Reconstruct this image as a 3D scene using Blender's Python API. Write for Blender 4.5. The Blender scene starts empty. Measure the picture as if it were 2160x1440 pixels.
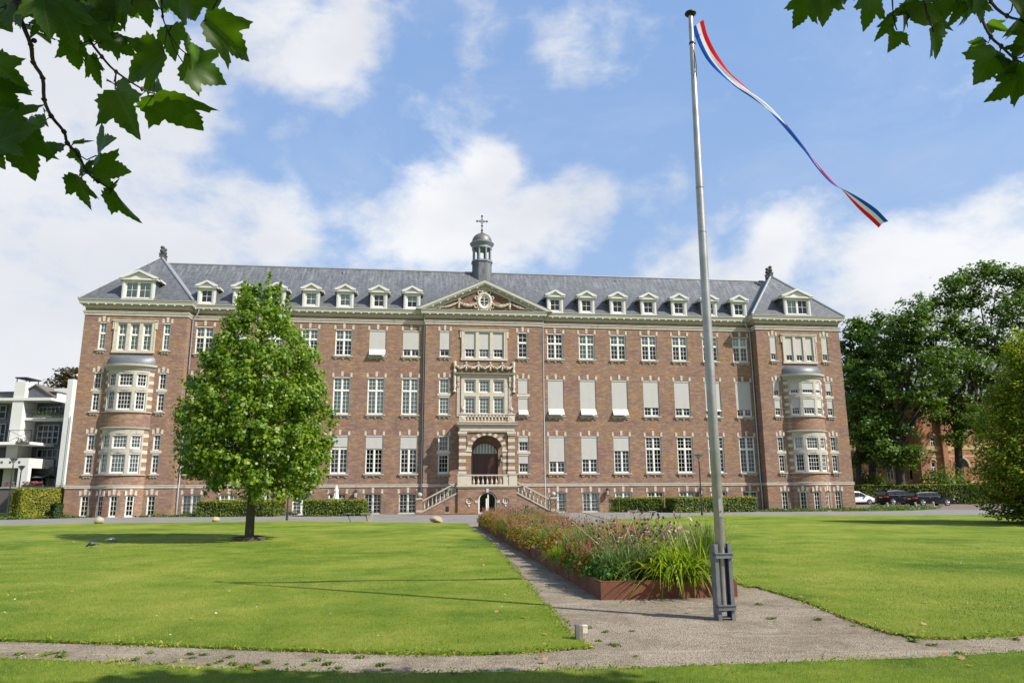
import bpy, math, random
import numpy as np
from mathutils import Matrix, Vector

S = bpy.context.scene
COL = S.collection
R = math.radians
rnd = random.Random(7)
nr = np.random.RandomState(11)

# ------------------------------------------------------------------ camera
FPX, PITCH, ROLL, YAW, CAMH = 1535.0, 0.203882, -0.005863, 0.122089, 1.67
_cp, _sp, _c, _s = math.cos(PITCH), math.sin(PITCH), math.cos(ROLL), math.sin(ROLL)
CF = np.array([0, _cp, _sp]); _R = np.array([1.0, 0, 0]); _U = np.array([0, -_sp, _cp])
CR = _c * _R + _s * _U; CU = _c * _U - _s * _R; CC = np.array([0, 0, CAMH])
cd = bpy.data.cameras.new("camera"); cam = bpy.data.objects.new("camera", cd); COL.objects.link(cam)
cam.matrix_world = Matrix(((CR[0], CU[0], -CF[0], 0), (CR[1], CU[1], -CF[1], 0), (CR[2], CU[2], -CF[2], CAMH), (0, 0, 0, 1)))
cd.sensor_width = 36.0; cd.lens = FPX / 2160 * 36.0; cd.clip_start = 0.05; cd.clip_end = 3000
S.camera = cam

# ------------------------------------------------------------------ light
EXPOSURE = 0.72
SUN_E, SUN_S, SKY_S = 4.6, 0.5, 0.105
SUND = Vector((8.4685, -4.2918, 9.0)).normalized()
sl = bpy.data.lights.new("sun", 'SUN'); sl.energy = SUN_E; sl.angle = R(SUN_S); sl.color = (1.0, 0.955, 0.88)
so = bpy.data.objects.new("sun", sl); COL.objects.link(so); so.location = (40, -20, 50)
so.rotation_euler = (-SUND).to_track_quat('-Z', 'Y').to_euler()
S.view_settings.view_transform = 'Standard'; S.view_settings.look = 'None'
S.view_settings.exposure = EXPOSURE; S.view_settings.gamma = 1.0; S.view_settings.use_curve_mapping = False
S.cycles.max_bounces = 6; S.cycles.diffuse_bounces = 3; S.cycles.glossy_bounces = 3
S.cycles.transparent_max_bounces = 12; S.cycles.transmission_bounces = 4
S.cycles.caustics_reflective = False; S.cycles.caustics_refractive = False

def ray(px, py): return CF + (px - 1080) / FPX * CR - (py - 720) / FPX * CU
def at(px, py, Y):
    d = ray(px, py); return CC + d * (Y / d[1])
def ground(px, py, z=0.0):
    d = ray(px, py); return CC + d * ((z - CAMH) / d[2])
def dist_at(px, py, D):
    d = ray(px, py); return CC + d / np.linalg.norm(d) * D

# ------------------------------------------------------------------ node helpers
class NT:
    def __init__(s, tree): s.t = tree; s.n = tree.nodes; s.l = tree.links
    def add(s, typ, **kw):
        n = s.n.new(typ)
        for k, v in kw.items():
            if k.startswith('_'): setattr(n, k[1:], v)
        return n
    def link(s, a, b): s.l.new(a, b)
    def setin(s, sock, v):
        if hasattr(v, 'links') or isinstance(v, bpy.types.NodeSocket): s.l.new(v, sock)
        else: sock.default_value = v
    def math(s, op, a, b=0.0, c=0.0, clamp=False):
        n = s.n.new('ShaderNodeMath'); n.operation = op; n.use_clamp = clamp
        for i, v in enumerate((a, b, c)): s.setin(n.inputs[i], v)
        return n.outputs[0]
    def vmath(s, op, a, b=(0, 0, 0)):
        n = s.n.new('ShaderNodeVectorMath'); n.operation = op
        s.setin(n.inputs[0], a); s.setin(n.inputs[1], b)
        return n.outputs['Value'] if op in ('DOT_PRODUCT', 'LENGTH') else n.outputs[0]
    def smooth(s, v, a, b, lo=0.0, hi=1.0):
        n = s.n.new('ShaderNodeMapRange'); n.interpolation_type = 'SMOOTHSTEP'
        for i, x in enumerate((v, a, b, lo, hi)): s.setin(n.inputs[i], x)
        return n.outputs[0]
    def noise(s, vec, scale, detail=4.0, rough=0.55, dist=0.0):
        n = s.n.new('ShaderNodeTexNoise'); n.inputs['Scale'].default_value = scale
        n.inputs['Detail'].default_value = detail; n.inputs['Roughness'].default_value = rough
        n.inputs['Distortion'].default_value = dist
        if vec is not None: s.l.new(vec, n.inputs['Vector'])
        return n.outputs[0]
    def mix(s, f, a, b, mode='MIX'):
        n = s.n.new('ShaderNodeMix'); n.data_type = 'RGBA'; n.blend_type = mode
        s.setin(n.inputs[0], f)
        for sock, v in ((n.inputs[6], a), (n.inputs[7], b)):
            s.setin(sock, (*v, 1.0) if isinstance(v, tuple) and len(v) == 3 else v)
        return n.outputs[2]
    def ramp(s, f, stops):
        n = s.n.new('ShaderNodeValToRGB'); s.setin(n.inputs[0], f); e = n.color_ramp.elements
        while len(e) < len(stops): e.new(0.5)
        for i, (p, c) in enumerate(stops): e[i].position = p; e[i].color = (*c, 1.0)
        return n.outputs[0]
    def scale(s, vec, xyz): return s.vmath('MULTIPLY', vec, xyz)

# ------------------------------------------------------------------ world: sky with clouds
W = bpy.data.worlds.new("World"); S.world = W; W.use_nodes = True
w = NT(W.node_tree); w.n.clear()
sky = w.add('ShaderNodeTexSky'); sky.sky_type = 'NISHITA'; sky.sun_disc = False
sky.sun_elevation = math.asin(SUND.z); sky.sun_rotation = math.atan2(SUND.x, SUND.y)
sky.air_density = 1.0; sky.dust_density = 0.6; sky.ozone_density = 1.6
tc = w.add('ShaderNodeTexCoord'); D = tc.outputs['Generated']
sep = w.add('ShaderNodeSeparateXYZ'); w.link(D, sep.inputs[0]); dz = sep.outputs[2]
dz2 = w.math('ADD', w.math('MAXIMUM', dz, 0.0), 0.22)
cmb = w.add('ShaderNodeCombineXYZ')
w.link(w.math('DIVIDE', sep.outputs[0], dz2), cmb.inputs[0]); w.link(w.math('DIVIDE', sep.outputs[1], dz2), cmb.inputs[1])
pl = cmb.outputs[0]
blobs = [  # px, py, radius px, weight : cloud banks over the real horizon
    (-40, 420, 460, .85), (60, 130, 330, .62), (150, 640, 330, .62), (330, 420, 190, .34), (330, 120, 200, .30),
    (640, 60, 190, .60), (800, 30, 120, .36), (700, 150, 110, .30), (1000, 30, 90, .20), (1240, 60, 150, .27), (1180, 120, 90, .18), (1330, 110, 70, .12),
    (990, 450, 190, .56), (1200, 450, 130, .44), (860, 480, 130, .34), (1040, 350, 70, .34), (1020, 560, 230, .34),
    (700, 520, 190, .46), (560, 440, 120, .40), (500, 560, 200, .32), (610, 310, 70, .28), (450, 250, 90, .22),
    (1420, 560, 110, .56), (1560, 530, 130, .46), (1750, 590, 200, .48), (2080, 580, 220, .52), (1400, 400, 80, .20), (1960, 660, 230, .46), (1640, 480, 80, .2), (2130, 480, 120, .2)]
tot = None
for px, py, rp, wt in blobs:
    d = ray(px, py); d = d / np.linalg.norm(d); rr = math.atan(rp / FPX)
    dot = w.vmath('DOT_PRODUCT', D, tuple(d))
    b = w.smooth(dot, math.cos(rr), math.cos(rr * 0.15), 0.0, wt)
    tot = b if tot is None else w.math('ADD', tot, b)
vn = w.vmath('NORMALIZE', D)
n1 = w.noise(w.scale(D, (1, 1, 1.7)), 5.2, 9, 0.60, 0.35); n2 = w.noise(w.scale(D, (1, 1, 1.5)), 17.0, 7, 0.62, 0.2)
side = w.math('MAXIMUM', w.math('MULTIPLY', sep.outputs[1], -0.6), 0.0)          # broken cloud elsewhere in the sky
nn = w.math('ADD', w.math('MULTIPLY', w.math('SUBTRACT', n1, 0.5), 1.8), w.math('MULTIPLY', w.math('SUBTRACT', n2, 0.5), 0.95))
dens = w.math('ADD', w.math('ADD', w.math('MINIMUM', tot, 0.95), side), nn)
alpha = w.smooth(dens, 0.08, 0.90)
alpha = w.math('MULTIPLY', alpha, 0.94)
thin = w.smooth(w.noise(pl, 2.2, 8, 0.65, 0.6), 0.42, 0.85, 0.0, 0.20)           # high thin veil
alpha = w.math('MAXIMUM', alpha, thin)
shade = w.smooth(w.noise(w.scale(D, (1, 1, 2.0)), 3.3, 5, 0.5), 0.35, 0.68)
dl = ray(60, 520); dl = dl / np.linalg.norm(dl)
grey = w.smooth(w.vmath('DOT_PRODUCT', D, tuple(dl)), math.cos(0.42), math.cos(0.03))
shade2 = w.math('MULTIPLY', shade, w.math('SUBTRACT', 1.0, w.math('MULTIPLY', grey, 0.6)))
ccol = w.mix(shade2, (4.55, 4.65, 4.9), (5.7, 5.75, 5.8))
skyc = w.mix(1.0, sky.outputs[0], (0.98, 1.08, 1.16), 'MULTIPLY')
skyc = w.mix(w.smooth(dz, 0.0, 0.75, 0.80, 0.74), skyc, w.mix(w.smooth(dz, .15, .62), (2.3, 3.2, 4.75), (1.7, 2.75, 4.8)))
skyc = w.mix(w.smooth(dz, 0.0, 0.30, 0.55, 0.0), skyc, (3.6, 4.0, 4.7))
final = w.mix(alpha, skyc, ccol)
bg = w.add('ShaderNodeBackground'); bg.inputs[1].default_value = SKY_S; w.link(final, bg.inputs[0])
wo = w.add('ShaderNodeOutputWorld'); w.link(bg.outputs[0], wo.inputs[0])

# ------------------------------------------------------------------ materials
MATS = {}
def newmat(name):
    m = bpy.data.materials.new(name); m.use_nodes = True; t = NT(m.node_tree)
    b = t.n.get('Principled BSDF'); MATS[name] = m
    return m, t, b
def plain(name, col, rough=0.6, metal=0.0, var=0.12, scale=6.0, spec=0.5, bump=0.0):
    m, t, b = newmat(name); tcn = t.add('ShaderNodeTexCoord'); v = tcn.outputs['Object']
    n = t.noise(v, scale, 5, 0.6)
    c = t.mix(n, tuple(x * (1 - var * 1.6) for x in col), tuple(min(1, x * (1 + var)) for x in col))
    t.link(c, b.inputs['Base Color']); b.inputs['Roughness'].default_value = rough; b.inputs['Metallic'].default_value = metal
    b.inputs['Specular IOR Level'].default_value = spec
    if bump:
        bn = t.add('ShaderNodeBump'); bn.inputs['Strength'].default_value = bump; bn.inputs['Distance'].default_value = 0.02
        t.link(t.noise(v, scale * 4, 4), bn.inputs['Height']); t.link(bn.outputs[0], b.inputs['Normal'])
    return m

def wall_vec(t):
    tcn = t.add('ShaderNodeTexCoord'); sp = t.add('ShaderNodeSeparateXYZ'); t.link(tcn.outputs['Object'], sp.inputs[0])
    cb = t.add('ShaderNodeCombineXYZ'); t.link(t.math('ADD', sp.outputs[0], sp.outputs[1]), cb.inputs[0]); t.link(sp.outputs[2], cb.inputs[1])
    return cb.outputs[0], tcn.outputs['Object'], sp

def brick_mat(name, c1, c2, c3, mortar, soldier=False, stain=True):
    m, t, b = newmat(name); v, obj, sp = wall_vec(t)
    if soldier:
        v = t.scale(v, (1, 0.25, 1))
    br = t.add('ShaderNodeTexBrick'); t.link(v, br.inputs['Vector']); br.inputs['Scale'].default_value = 1.0
    br.inputs['Brick Width'].default_value = 0.07 if soldier else 0.22; br.inputs['Row Height'].default_value = 0.065 if not soldier else 0.3
    br.inputs['Mortar Size'].default_value = 0.0075; br.inputs['Mortar Smooth'].default_value = 0.3
    br.inputs['Color1'].default_value = (*c1, 1); br.inputs['Color2'].default_value = (*c2, 1); br.inputs['Mortar'].default_value = (*mortar, 1)
    big = t.noise(t.scale(v, (0.35, 1.1, 1)), 1.3, 6, 0.62, 0.4)
    fine = t.noise(t.scale(v, (4.5, 15.4, 1)), 1.0, 2, 0.8); mott = t.noise(t.scale(v, (1.6, 5.2, 1)), 1.0, 3, 0.75); drift = t.noise(t.scale(v, (.55, .8, 1)), 1.0, 5, 0.6, .5)
    col = t.mix(t.smooth(fine, 0.45, 0.75), br.outputs[0], c3)
    col = t.mix(t.smooth(mott, .40, .62, 0.0, .50), col, t.mix(.5, (0.085, 0.050, 0.048), c1)); col = t.mix(t.smooth(mott, .50, .30, 0.0, .42), col, (0.40, 0.285, 0.175))
    col = t.mix(0.75, col, t.ramp(drift, [(0.36, (0.92, 0.82, 0.88)), (0.5, (1, 1, 1)), (0.66, (1.12, 1.0, 0.78))]), 'MULTIPLY')
    col = t.mix(0.7, col, t.ramp(big, [(0.3, (0.86, 0.80, 0.95)), (0.5, (1, 1, 1)), (0.72, (1.12, 0.98, 0.80))]), 'MULTIPLY')
    if stain:
        stn = t.noise(t.scale(obj, (1.2, 1.2, 0.25)), 1.0, 6, 0.65)
        col = t.mix(t.smooth(stn, 0.50, 0.78, 0.0, 0.45), col, (0.10, 0.078, 0.066))
    t.link(col, b.inputs['Base Color']); b.inputs['Roughness'].default_value = 0.9; b.inputs['Specular IOR Level'].default_value = 0.2
    bn = t.add('ShaderNodeBump'); bn.inputs['Strength'].default_value = 0.35; bn.inputs['Distance'].default_value = 0.008
    t.link(br.outputs['Fac'], bn.inputs['Height']); bn.invert = True; t.link(bn.outputs[0], b.inputs['Normal'])
    return m

def slate_mat():
    m, t, b = newmat('slate'); _, obj, sp = wall_vec(t)
    gn = t.add('ShaderNodeNewGeometry'); tv = t.add('ShaderNodeVectorTransform'); tv.vector_type = 'NORMAL'; tv.convert_from = 'WORLD'; tv.convert_to = 'OBJECT'; t.link(gn.outputs['True Normal'], tv.inputs[0])
    sn = t.add('ShaderNodeSeparateXYZ'); t.link(tv.outputs[0], sn.inputs[0]); sel = t.math('GREATER_THAN', t.math('ABSOLUTE', sn.outputs[0]), t.math('ABSOLUTE', sn.outputs[1]))
    cb = t.add('ShaderNodeCombineXYZ'); t.link(t.math('ADD', t.math('MULTIPLY', sel, sp.outputs[1]), t.math('MULTIPLY', t.math('SUBTRACT', 1.0, sel), sp.outputs[0])), cb.inputs[0]); t.link(t.math('MULTIPLY', sp.outputs[2], 1.38), cb.inputs[1]); v = cb.outputs[0]
    br = t.add('ShaderNodeTexBrick'); t.link(v, br.inputs['Vector']); br.inputs['Scale'].default_value = 1.0
    br.inputs['Brick Width'].default_value = 0.24; br.inputs['Row Height'].default_value = 0.125
    br.inputs['Mortar Size'].default_value = 0.008; br.inputs['Color1'].default_value = (0.066, 0.068, 0.073, 1)
    br.inputs['Color2'].default_value = (0.118, 0.121, 0.127, 1); br.inputs['Mortar'].default_value = (0.04, 0.043, 0.05, 1)
    streak = t.noise(t.scale(v, (4.2, 0.42, 1)), 1.0, 7, 0.78)
    patch = t.noise(t.scale(v, (0.7, 0.4, 1)), 1.0, 4, 0.6)
    hi = t.smooth(t.math('ADD', sp.outputs[2], t.math('MULTIPLY', t.math('SUBTRACT', patch, 0.5), 6.0)), 17.6, 21.0, 0.12, 0.95)
    k = t.math('MULTIPLY', t.smooth(streak, 0.40, 0.80, 0.0, 0.68), hi)
    col = t.mix(k, br.outputs[0], (0.34, 0.355, 0.365))
    t.link(col, b.inputs['Base Color']); b.inputs['Roughness'].default_value = 0.55
    bn = t.add('ShaderNodeBump'); bn.inputs['Strength'].default_value = 0.5; bn.inputs['Distance'].default_value = 0.012; bn.invert = True
    t.link(br.outputs['Fac'], bn.inputs['Height']); t.link(bn.outputs[0], b.inputs['Normal'])
    return m

def stone_mat(name, col, dark, amount=0.5):
    m, t, b = newmat(name); v, obj, sp = wall_vec(t)
    n = t.noise(obj, 3.0, 7, 0.65); n2 = t.noise(t.scale(obj, (5, 5, 0.8)), 1.0, 5, 0.6); n3 = t.noise(obj, 30.0, 3, 0.6)
    c = t.mix(n3, tuple(x * 0.85 for x in col), tuple(min(1, x * 1.08) for x in col))
    k = t.math('MULTIPLY', t.smooth(n, 0.45, 0.75), t.smooth(n2, 0.35, 0.65))
    c = t.mix(t.math('MULTIPLY', k, amount), c, dark)
    nz = t.add('ShaderNodeNewGeometry'); sz = t.add('ShaderNodeSeparateXYZ'); t.link(nz.outputs['Normal'], sz.inputs[0])
    c = t.mix(t.math('MULTIPLY', t.smooth(sz.outputs[2], 0.5, 0.9), 0.55 * amount + 0.2), c, dark)   # lichen on ledges
    t.link(c, b.inputs['Base Color']); b.inputs['Roughness'].default_value = 0.85
    bn = t.add('ShaderNodeBump'); bn.inputs['Strength'].default_value = 0.25; bn.inputs['Distance'].default_value = 0.01
    t.link(n3, bn.inputs['Height']); t.link(bn.outputs[0], b.inputs['Normal'])
    return m

def leaf_mat(name, stops, trans=0.45, tcol=1.6, rough=0.5, spec=0.35, bs=1.6, ba=0.9):
    m, t, b = newmat(name); g = t.add('ShaderNodeNewGeometry')
    tcn = t.add('ShaderNodeTexCoord'); big = t.noise(tcn.outputs['Object'], bs, 4, 0.6)
    f = t.math('ADD', t.math('MULTIPLY', g.outputs['Random Per Island'], 0.75), t.math('MULTIPLY', t.math('SUBTRACT', big, 0.5), ba), clamp=False)
    f = t.math('ADD', f, 0.12, clamp=True)
    c = t.ramp(f, stops)
    t.link(c, b.inputs['Base Color']); b.inputs['Roughness'].default_value = rough; b.inputs['Specular IOR Level'].default_value = spec
    tr = t.add('ShaderNodeBsdfTranslucent'); t.link(t.mix(1.0, c, (tcol, tcol * 1.12, tcol * 0.55), 'MULTIPLY'), tr.inputs[0])
    mx = t.add('ShaderNodeMixShader'); mx.inputs[0].default_value = trans
    t.link(b.outputs[0], mx.inputs[1]); t.link(tr.outputs[0], mx.inputs[2])
    out = t.n.get('Material Output'); t.link(mx.outputs[0], out.inputs[0])
    return m

def glass_mat(name, tint=(0.62, 0.70, 0.70), refl=1.0):
    m, t, b = newmat(name); t.n.remove(b)
    tr = t.add('ShaderNodeBsdfTransparent'); tr.inputs[0].default_value = (*tint, 1)
    gl = t.add('ShaderNodeBsdfGlossy'); gl.inputs['Roughness'].default_value = 0.02
    tcn = t.add('ShaderNodeTexCoord'); bn = t.add('ShaderNodeBump'); bn.inputs['Strength'].default_value = 0.05; bn.inputs['Distance'].default_value = 0.02
    t.link(t.noise(tcn.outputs['Object'], 1.6, 2), bn.inputs['Height']); t.link(bn.outputs[0], gl.inputs['Normal'])
    fr = t.add('ShaderNodeFresnel'); fr.inputs[0].default_value = 1.6
    k = t.math('MULTIPLY', fr.outputs[0], 1.25 * refl, clamp=True)
    mx = t.add('ShaderNodeMixShader'); t.link(k, mx.inputs[0]); t.link(tr.outputs[0], mx.inputs[1]); t.link(gl.outputs[0], mx.inputs[2])
    t.link(mx.outputs[0], t.n.get('Material Output').inputs[0])
    return m

brick = brick_mat('brick', (0.270, 0.152, 0.098), (0.155, 0.090, 0.073), (0.36, 0.232, 0.120), (0.34, 0.31, 0.265))
brick_dark = brick_mat('brick_dark', (0.20, 0.095, 0.068), (0.125, 0.062, 0.052), (0.22, 0.12, 0.075), (0.25, 0.20, 0.17))
brick_soldier = brick_mat('brick_soldier', (0.27, 0.135, 0.095), (0.19, 0.095, 0.075), (0.27, 0.15, 0.10), (0.30, 0.25, 0.21), soldier=True, stain=False)
brick_orange = brick_mat('brick_orange', (0.48, 0.20, 0.115), (0.36, 0.15, 0.085), (0.50, 0.26, 0.15), (0.42, 0.34, 0.27))
stone = stone_mat('sandstone', (0.52, 0.46, 0.365), (0.16, 0.142, 0.112), 0.65)
stone_old = stone_mat('weathered_stone', (0.42, 0.375, 0.30), (0.10, 0.095, 0.08), 0.85)
stone_band = stone_mat('band_stone', (0.50, 0.46, 0.39), (0.15, 0.14, 0.12), 0.75)
slate = slate_mat()
lead = plain('lead', (0.26, 0.28, 0.30), 0.45, 0.2, 0.25, 3.0)
lead_light = plain('lead_flashing', (0.27, 0.285, 0.295), 0.5, 0.1, 0.2, 4.0)
copper = plain('bronze_dome', (0.15, 0.143, 0.135), 0.5, 0.3, 0.25, 3.0)
white = plain('white_paint', (0.72, 0.705, 0.655), 0.45, 0, 0.05, 3.0)
cream = plain('cream_paint', (0.43, 0.41, 0.345), 0.5, 0, 0.08, 2.0)
dormer_paint = plain('dormer_paint', (0.58, 0.565, 0.53), 0.5, 0, 0.08, 2.0)
cream_w = plain('light_cream_paint', (0.66, 0.63, 0.52), 0.5, 0, 0.06, 2.0)
glass = glass_mat('window_glass', (.86, .90, .90))
glass_dark = glass_mat('dark_glass', (0.40, 0.44, 0.46), 0.4)
curtain_m = plain('net_curtain', (0.66, 0.74, 0.72), 0.9, 0, 0.08, 1.0)
curtain_w = plain('white_curtain', (0.76, 0.84, 0.88), 0.9, 0, 0.06, 1.0)
curtain_g = plain('green_curtain', (0.16, 0.19, 0.15), 0.9, 0, 0.2, 1.0)
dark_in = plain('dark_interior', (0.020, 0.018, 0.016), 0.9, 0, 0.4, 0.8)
blind_m = plain('blind_fabric', (0.44, 0.425, 0.395), 0.85, 0, 0.05, 2.0)
blind_l = plain('awning_fabric', (0.62, 0.585, 0.51), 0.85, 0, 0.04, 2.0)
zinc = plain('zinc_pipe', (0.36, 0.40, 0.44), 0.45, 0.4, 0.12, 3.0)
iron = plain('black_iron', (0.02, 0.02, 0.022), 0.5, 0.3, 0.2, 5.0)
maroon = plain('maroon_door', (0.055, 0.013, 0.012), 0.3, 0, 0.2, 3.0)
lampglass = plain('lantern_glass', (0.55, 0.55, 0.5), 0.15, 0, 0.05, 3.0)

# ------------------------------------------------------------------ mesh builder
class MB:
    def __init__(s): s.v = []; s.f = []; s.mi = []; s.T = None; s.m = 0
    def _add(s, vs):
        o = len(s.v)
        if s.T is not None: vs = [tuple(s.T @ Vector(p)) for p in vs]
        s.v.extend([tuple(p) for p in vs]); return o
    def face(s, vs):
        o = s._add(vs); s.f.append(tuple(range(o, o + len(vs)))); s.mi.append(s.m)
    def box(s, x0, x1, y0, y1, z0, z1):
        o = s._add([(x0, y0, z0), (x1, y0, z0), (x1, y1, z0), (x0, y1, z0), (x0, y0, z1), (x1, y0, z1), (x1, y1, z1), (x0, y1, z1)])
        for q in ((0, 3, 2, 1), (4, 5, 6, 7), (0, 1, 5, 4), (1, 2, 6, 5), (2, 3, 7, 6), (3, 0, 4, 7)):
            s.f.append(tuple(o + i for i in q)); s.mi.append(s.m)
    def cbox(s, cx, cy, cz, sx, sy, sz): s.box(cx - sx / 2, cx + sx / 2, cy - sy / 2, cy + sy / 2, cz - sz / 2, cz + sz / 2)
    def prism(s, poly, y0, y1):            # polygon in x,z extruded along y
        n = len(poly); o = s._add([(x, y0, z) for x, z in poly] + [(x, y1, z) for x, z in poly])
        s.f.append(tuple(o + i for i in range(n))); s.f.append(tuple(o + n + i for i in reversed(range(n)))); s.mi += [s.m, s.m]
        for i in range(n):
            j = (i + 1) % n; s.f.append((o + i, o + n + i, o + n + j, o + j)); s.mi.append(s.m)
    def vprism(s, poly, z0, z1):           # polygon in x,y extruded along z
        n = len(poly); o = s._add([(x, y, z0) for x, y in poly] + [(x, y, z1) for x, y in poly])
        s.f.append(tuple(o + i for i in reversed(range(n)))); s.f.append(tuple(o + n + i for i in range(n))); s.mi += [s.m, s.m]
        for i in range(n):
            j = (i + 1) % n; s.f.append((o + i, o + j, o + n + j, o + n + i)); s.mi.append(s.m)
    def tube(s, pts, rad, n=8, cap=True):
        pts = [Vector(p) for p in pts]
        rad = rad if isinstance(rad, (list, tuple)) else [rad] * len(pts)
        ref = None; rings = []
        for i, p in enumerate(pts):
            d = (pts[min(i + 1, len(pts) - 1)] - pts[max(i - 1, 0)])
            if d.length < 1e-9: d = Vector((0, 0, 1))
            d.normalize()
            if ref is None:
                ref = d.cross(Vector((0, 0, 1)) if abs(d.z) < 0.9 else Vector((1, 0, 0))).normalized()
            a = (ref - d * ref.dot(d)).normalized(); b = d.cross(a); ref = a
            rings.append(s._add([tuple(p + (a * math.cos(2 * math.pi * k / n) + b * math.sin(2 * math.pi * k / n)) * rad[i]) for k in range(n)]))
        for i in range(len(rings) - 1):
            for k in range(n):
                j = (k + 1) % n; s.f.append((rings[i] + k, rings[i] + j, rings[i + 1] + j, rings[i + 1] + k)); s.mi.append(s.m)
        if cap:
            s.f.append(tuple(rings[0] + k for k in reversed(range(n)))); s.f.append(tuple(rings[-1] + k for k in range(n))); s.mi += [s.m, s.m]
    def lathe(s, prof, c=(0, 0, 0), n=16, sx=1.0, sy=1.0):   # profile (r,z)
        rings = []
        for r_, z in prof:
            rings.append(s._add([(c[0] + sx * r_ * math.cos(2 * math.pi * k / n), c[1] + sy * r_ * math.sin(2 * math.pi * k / n), c[2] + z) for k in range(n)]))
        for i in range(len(rings) - 1):
            for k in range(n):
                j = (k + 1) % n; s.f.append((rings[i] + k, rings[i] + j, rings[i + 1] + j, rings[i + 1] + k)); s.mi.append(s.m)
        s.f.append(tuple(rings[0] + k for k in reversed(range(n)))); s.f.append(tuple(rings[-1] + k for k in range(n))); s.mi += [s.m, s.m]
    def ring(s, c, r, t, n=24, ax='y', m=6, sx=1.0, sz=1.0):  # torus whose axis is y
        base = len(s.v); vs = []
        for i in range(n):
            a = 2 * math.pi * i / n
            for j in range(m):
                b = 2 * math.pi * j / m; q = r + t * math.cos(b)
                if ax == 'y': vs.append((c[0] + sx * q * math.cos(a), c[1] + t * math.sin(b), c[2] + sz * q * math.sin(a)))
                elif ax == 'x': vs.append((c[0] + t * math.sin(b), c[1] + q * math.cos(a), c[2] + q * math.sin(a)))
                else: vs.append((c[0] + q * math.cos(a), c[1] + q * math.sin(a), c[2] + t * math.sin(b)))
        o = s._add(vs)
        for i in range(n):
            for j in range(m):
                i2 = (i + 1) % n; j2 = (j + 1) % m
                s.f.append((o + i * m + j, o + i2 * m + j, o + i2 * m + j2, o + i * m + j2)); s.mi.append(s.m)
    def panel(s, s0, s1, z0, z1, holes, fmap, depth=0.16, ds=None, edges=False):
        """wall sheet in (s,z) with rectangular holes whose reveals run back by depth; fmap(s,z,d) -> point"""
        S_ = sorted({s0, s1, *[h[0] for h in holes], *[h[1] for h in holes]}); Z = sorted({z0, z1, *[h[2] for h in holes], *[h[3] for h in holes]})
        S_ = [a for a in S_ if s0 - 1e-6 <= a <= s1 + 1e-6]; Z = [a for a in Z if z0 - 1e-6 <= a <= z1 + 1e-6]
        if ds:
            T = []
            for a, b in zip(S_, S_[1:]):
                k = max(1, int(math.ceil((b - a) / ds))); T += [a + (b - a) * i / k for i in range(k)]
            S_ = T + [S_[-1]]
        for a, b in zip(S_, S_[1:]):
            for c, d in zip(Z, Z[1:]):
                mx, mz = (a + b) / 2, (c + d) / 2
                if any(h[0] < mx < h[1] and h[2] < mz < h[3] for h in holes): continue
                s.face([fmap(a, c, 0), fmap(b, c, 0), fmap(b, d, 0), fmap(a, d, 0)])
        for h in holes:
            a, b, c, d = h[:4]
            ss = [x for x in S_ if a - 1e-6 <= x <= b + 1e-6]
            for p, q in zip(ss, ss[1:]):
                s.face([fmap(p, c, 0), fmap(p, c, depth), fmap(q, c, depth), fmap(q, c, 0)])
                s.face([fmap(p, d, 0), fmap(q, d, 0), fmap(q, d, depth), fmap(p, d, depth)])
            s.face([fmap(a, c, 0), fmap(a, d, 0), fmap(a, d, depth), fmap(a, c, depth)])
            s.face([fmap(b, c, 0), fmap(b, c, depth), fmap(b, d, depth), fmap(b, d, 0)])
    def sweep(s, path, prof, closed=False):
        """profile (out,z) swept along a 2-D path; outward is to the right of travel"""
        n = len(path); P = [Vector(p) for p in path]; cols = []
        for i in range(n):
            din = (P[i] - P[i - 1]).normalized() if (i > 0 or closed) else None
            dout = (P[(i + 1) % n] - P[i]).normalized() if (i < n - 1 or closed) else None
            if din is None: din = dout
            if dout is None: dout = din
            nin = Vector((din.y, -din.x)); nout = Vector((dout.y, -dout.x)); nm = (nin + nout)
            nm = nm.normalized(); k = 1.0 / max(0.3, nm.dot(nin)); nm = nm * k
            cols.append(s._add([(P[i].x + nm.x * o, P[i].y + nm.y * o, z) for o, z in prof]))
        m = len(prof)
        for i in range(n - 1 + (1 if closed else 0)):
            j = (i + 1) % n
            for k in range(m - 1):
                s.f.append((cols[i] + k, cols[j] + k, cols[j] + k + 1, cols[i] + k + 1)); s.mi.append(s.m)
        if not closed:
            s.f.append(tuple(cols[0] + k for k in range(m))); s.f.append(tuple(cols[-1] + k for k in reversed(range(m)))); s.mi += [s.m, s.m]
    def build(s, name, mats, parent=None, smooth=False, label=None, loc=None):
        me = bpy.data.meshes.new(name); me.from_pydata(s.v, [], s.f)
        mats = mats if isinstance(mats, (list, tuple)) else [mats]
        for m in mats: me.materials.append(m)
        if len(mats) > 1: me.polygons.foreach_set('material_index', s.mi)
        if smooth: me.polygons.foreach_set('use_smooth', [True] * len(me.polygons))
        me.update(); o = bpy.data.objects.new(name, me); COL.objects.link(o)
        if parent: o.parent = parent
        if loc is not None: o.location = loc
        if label: o['label'] = label
        return o

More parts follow.
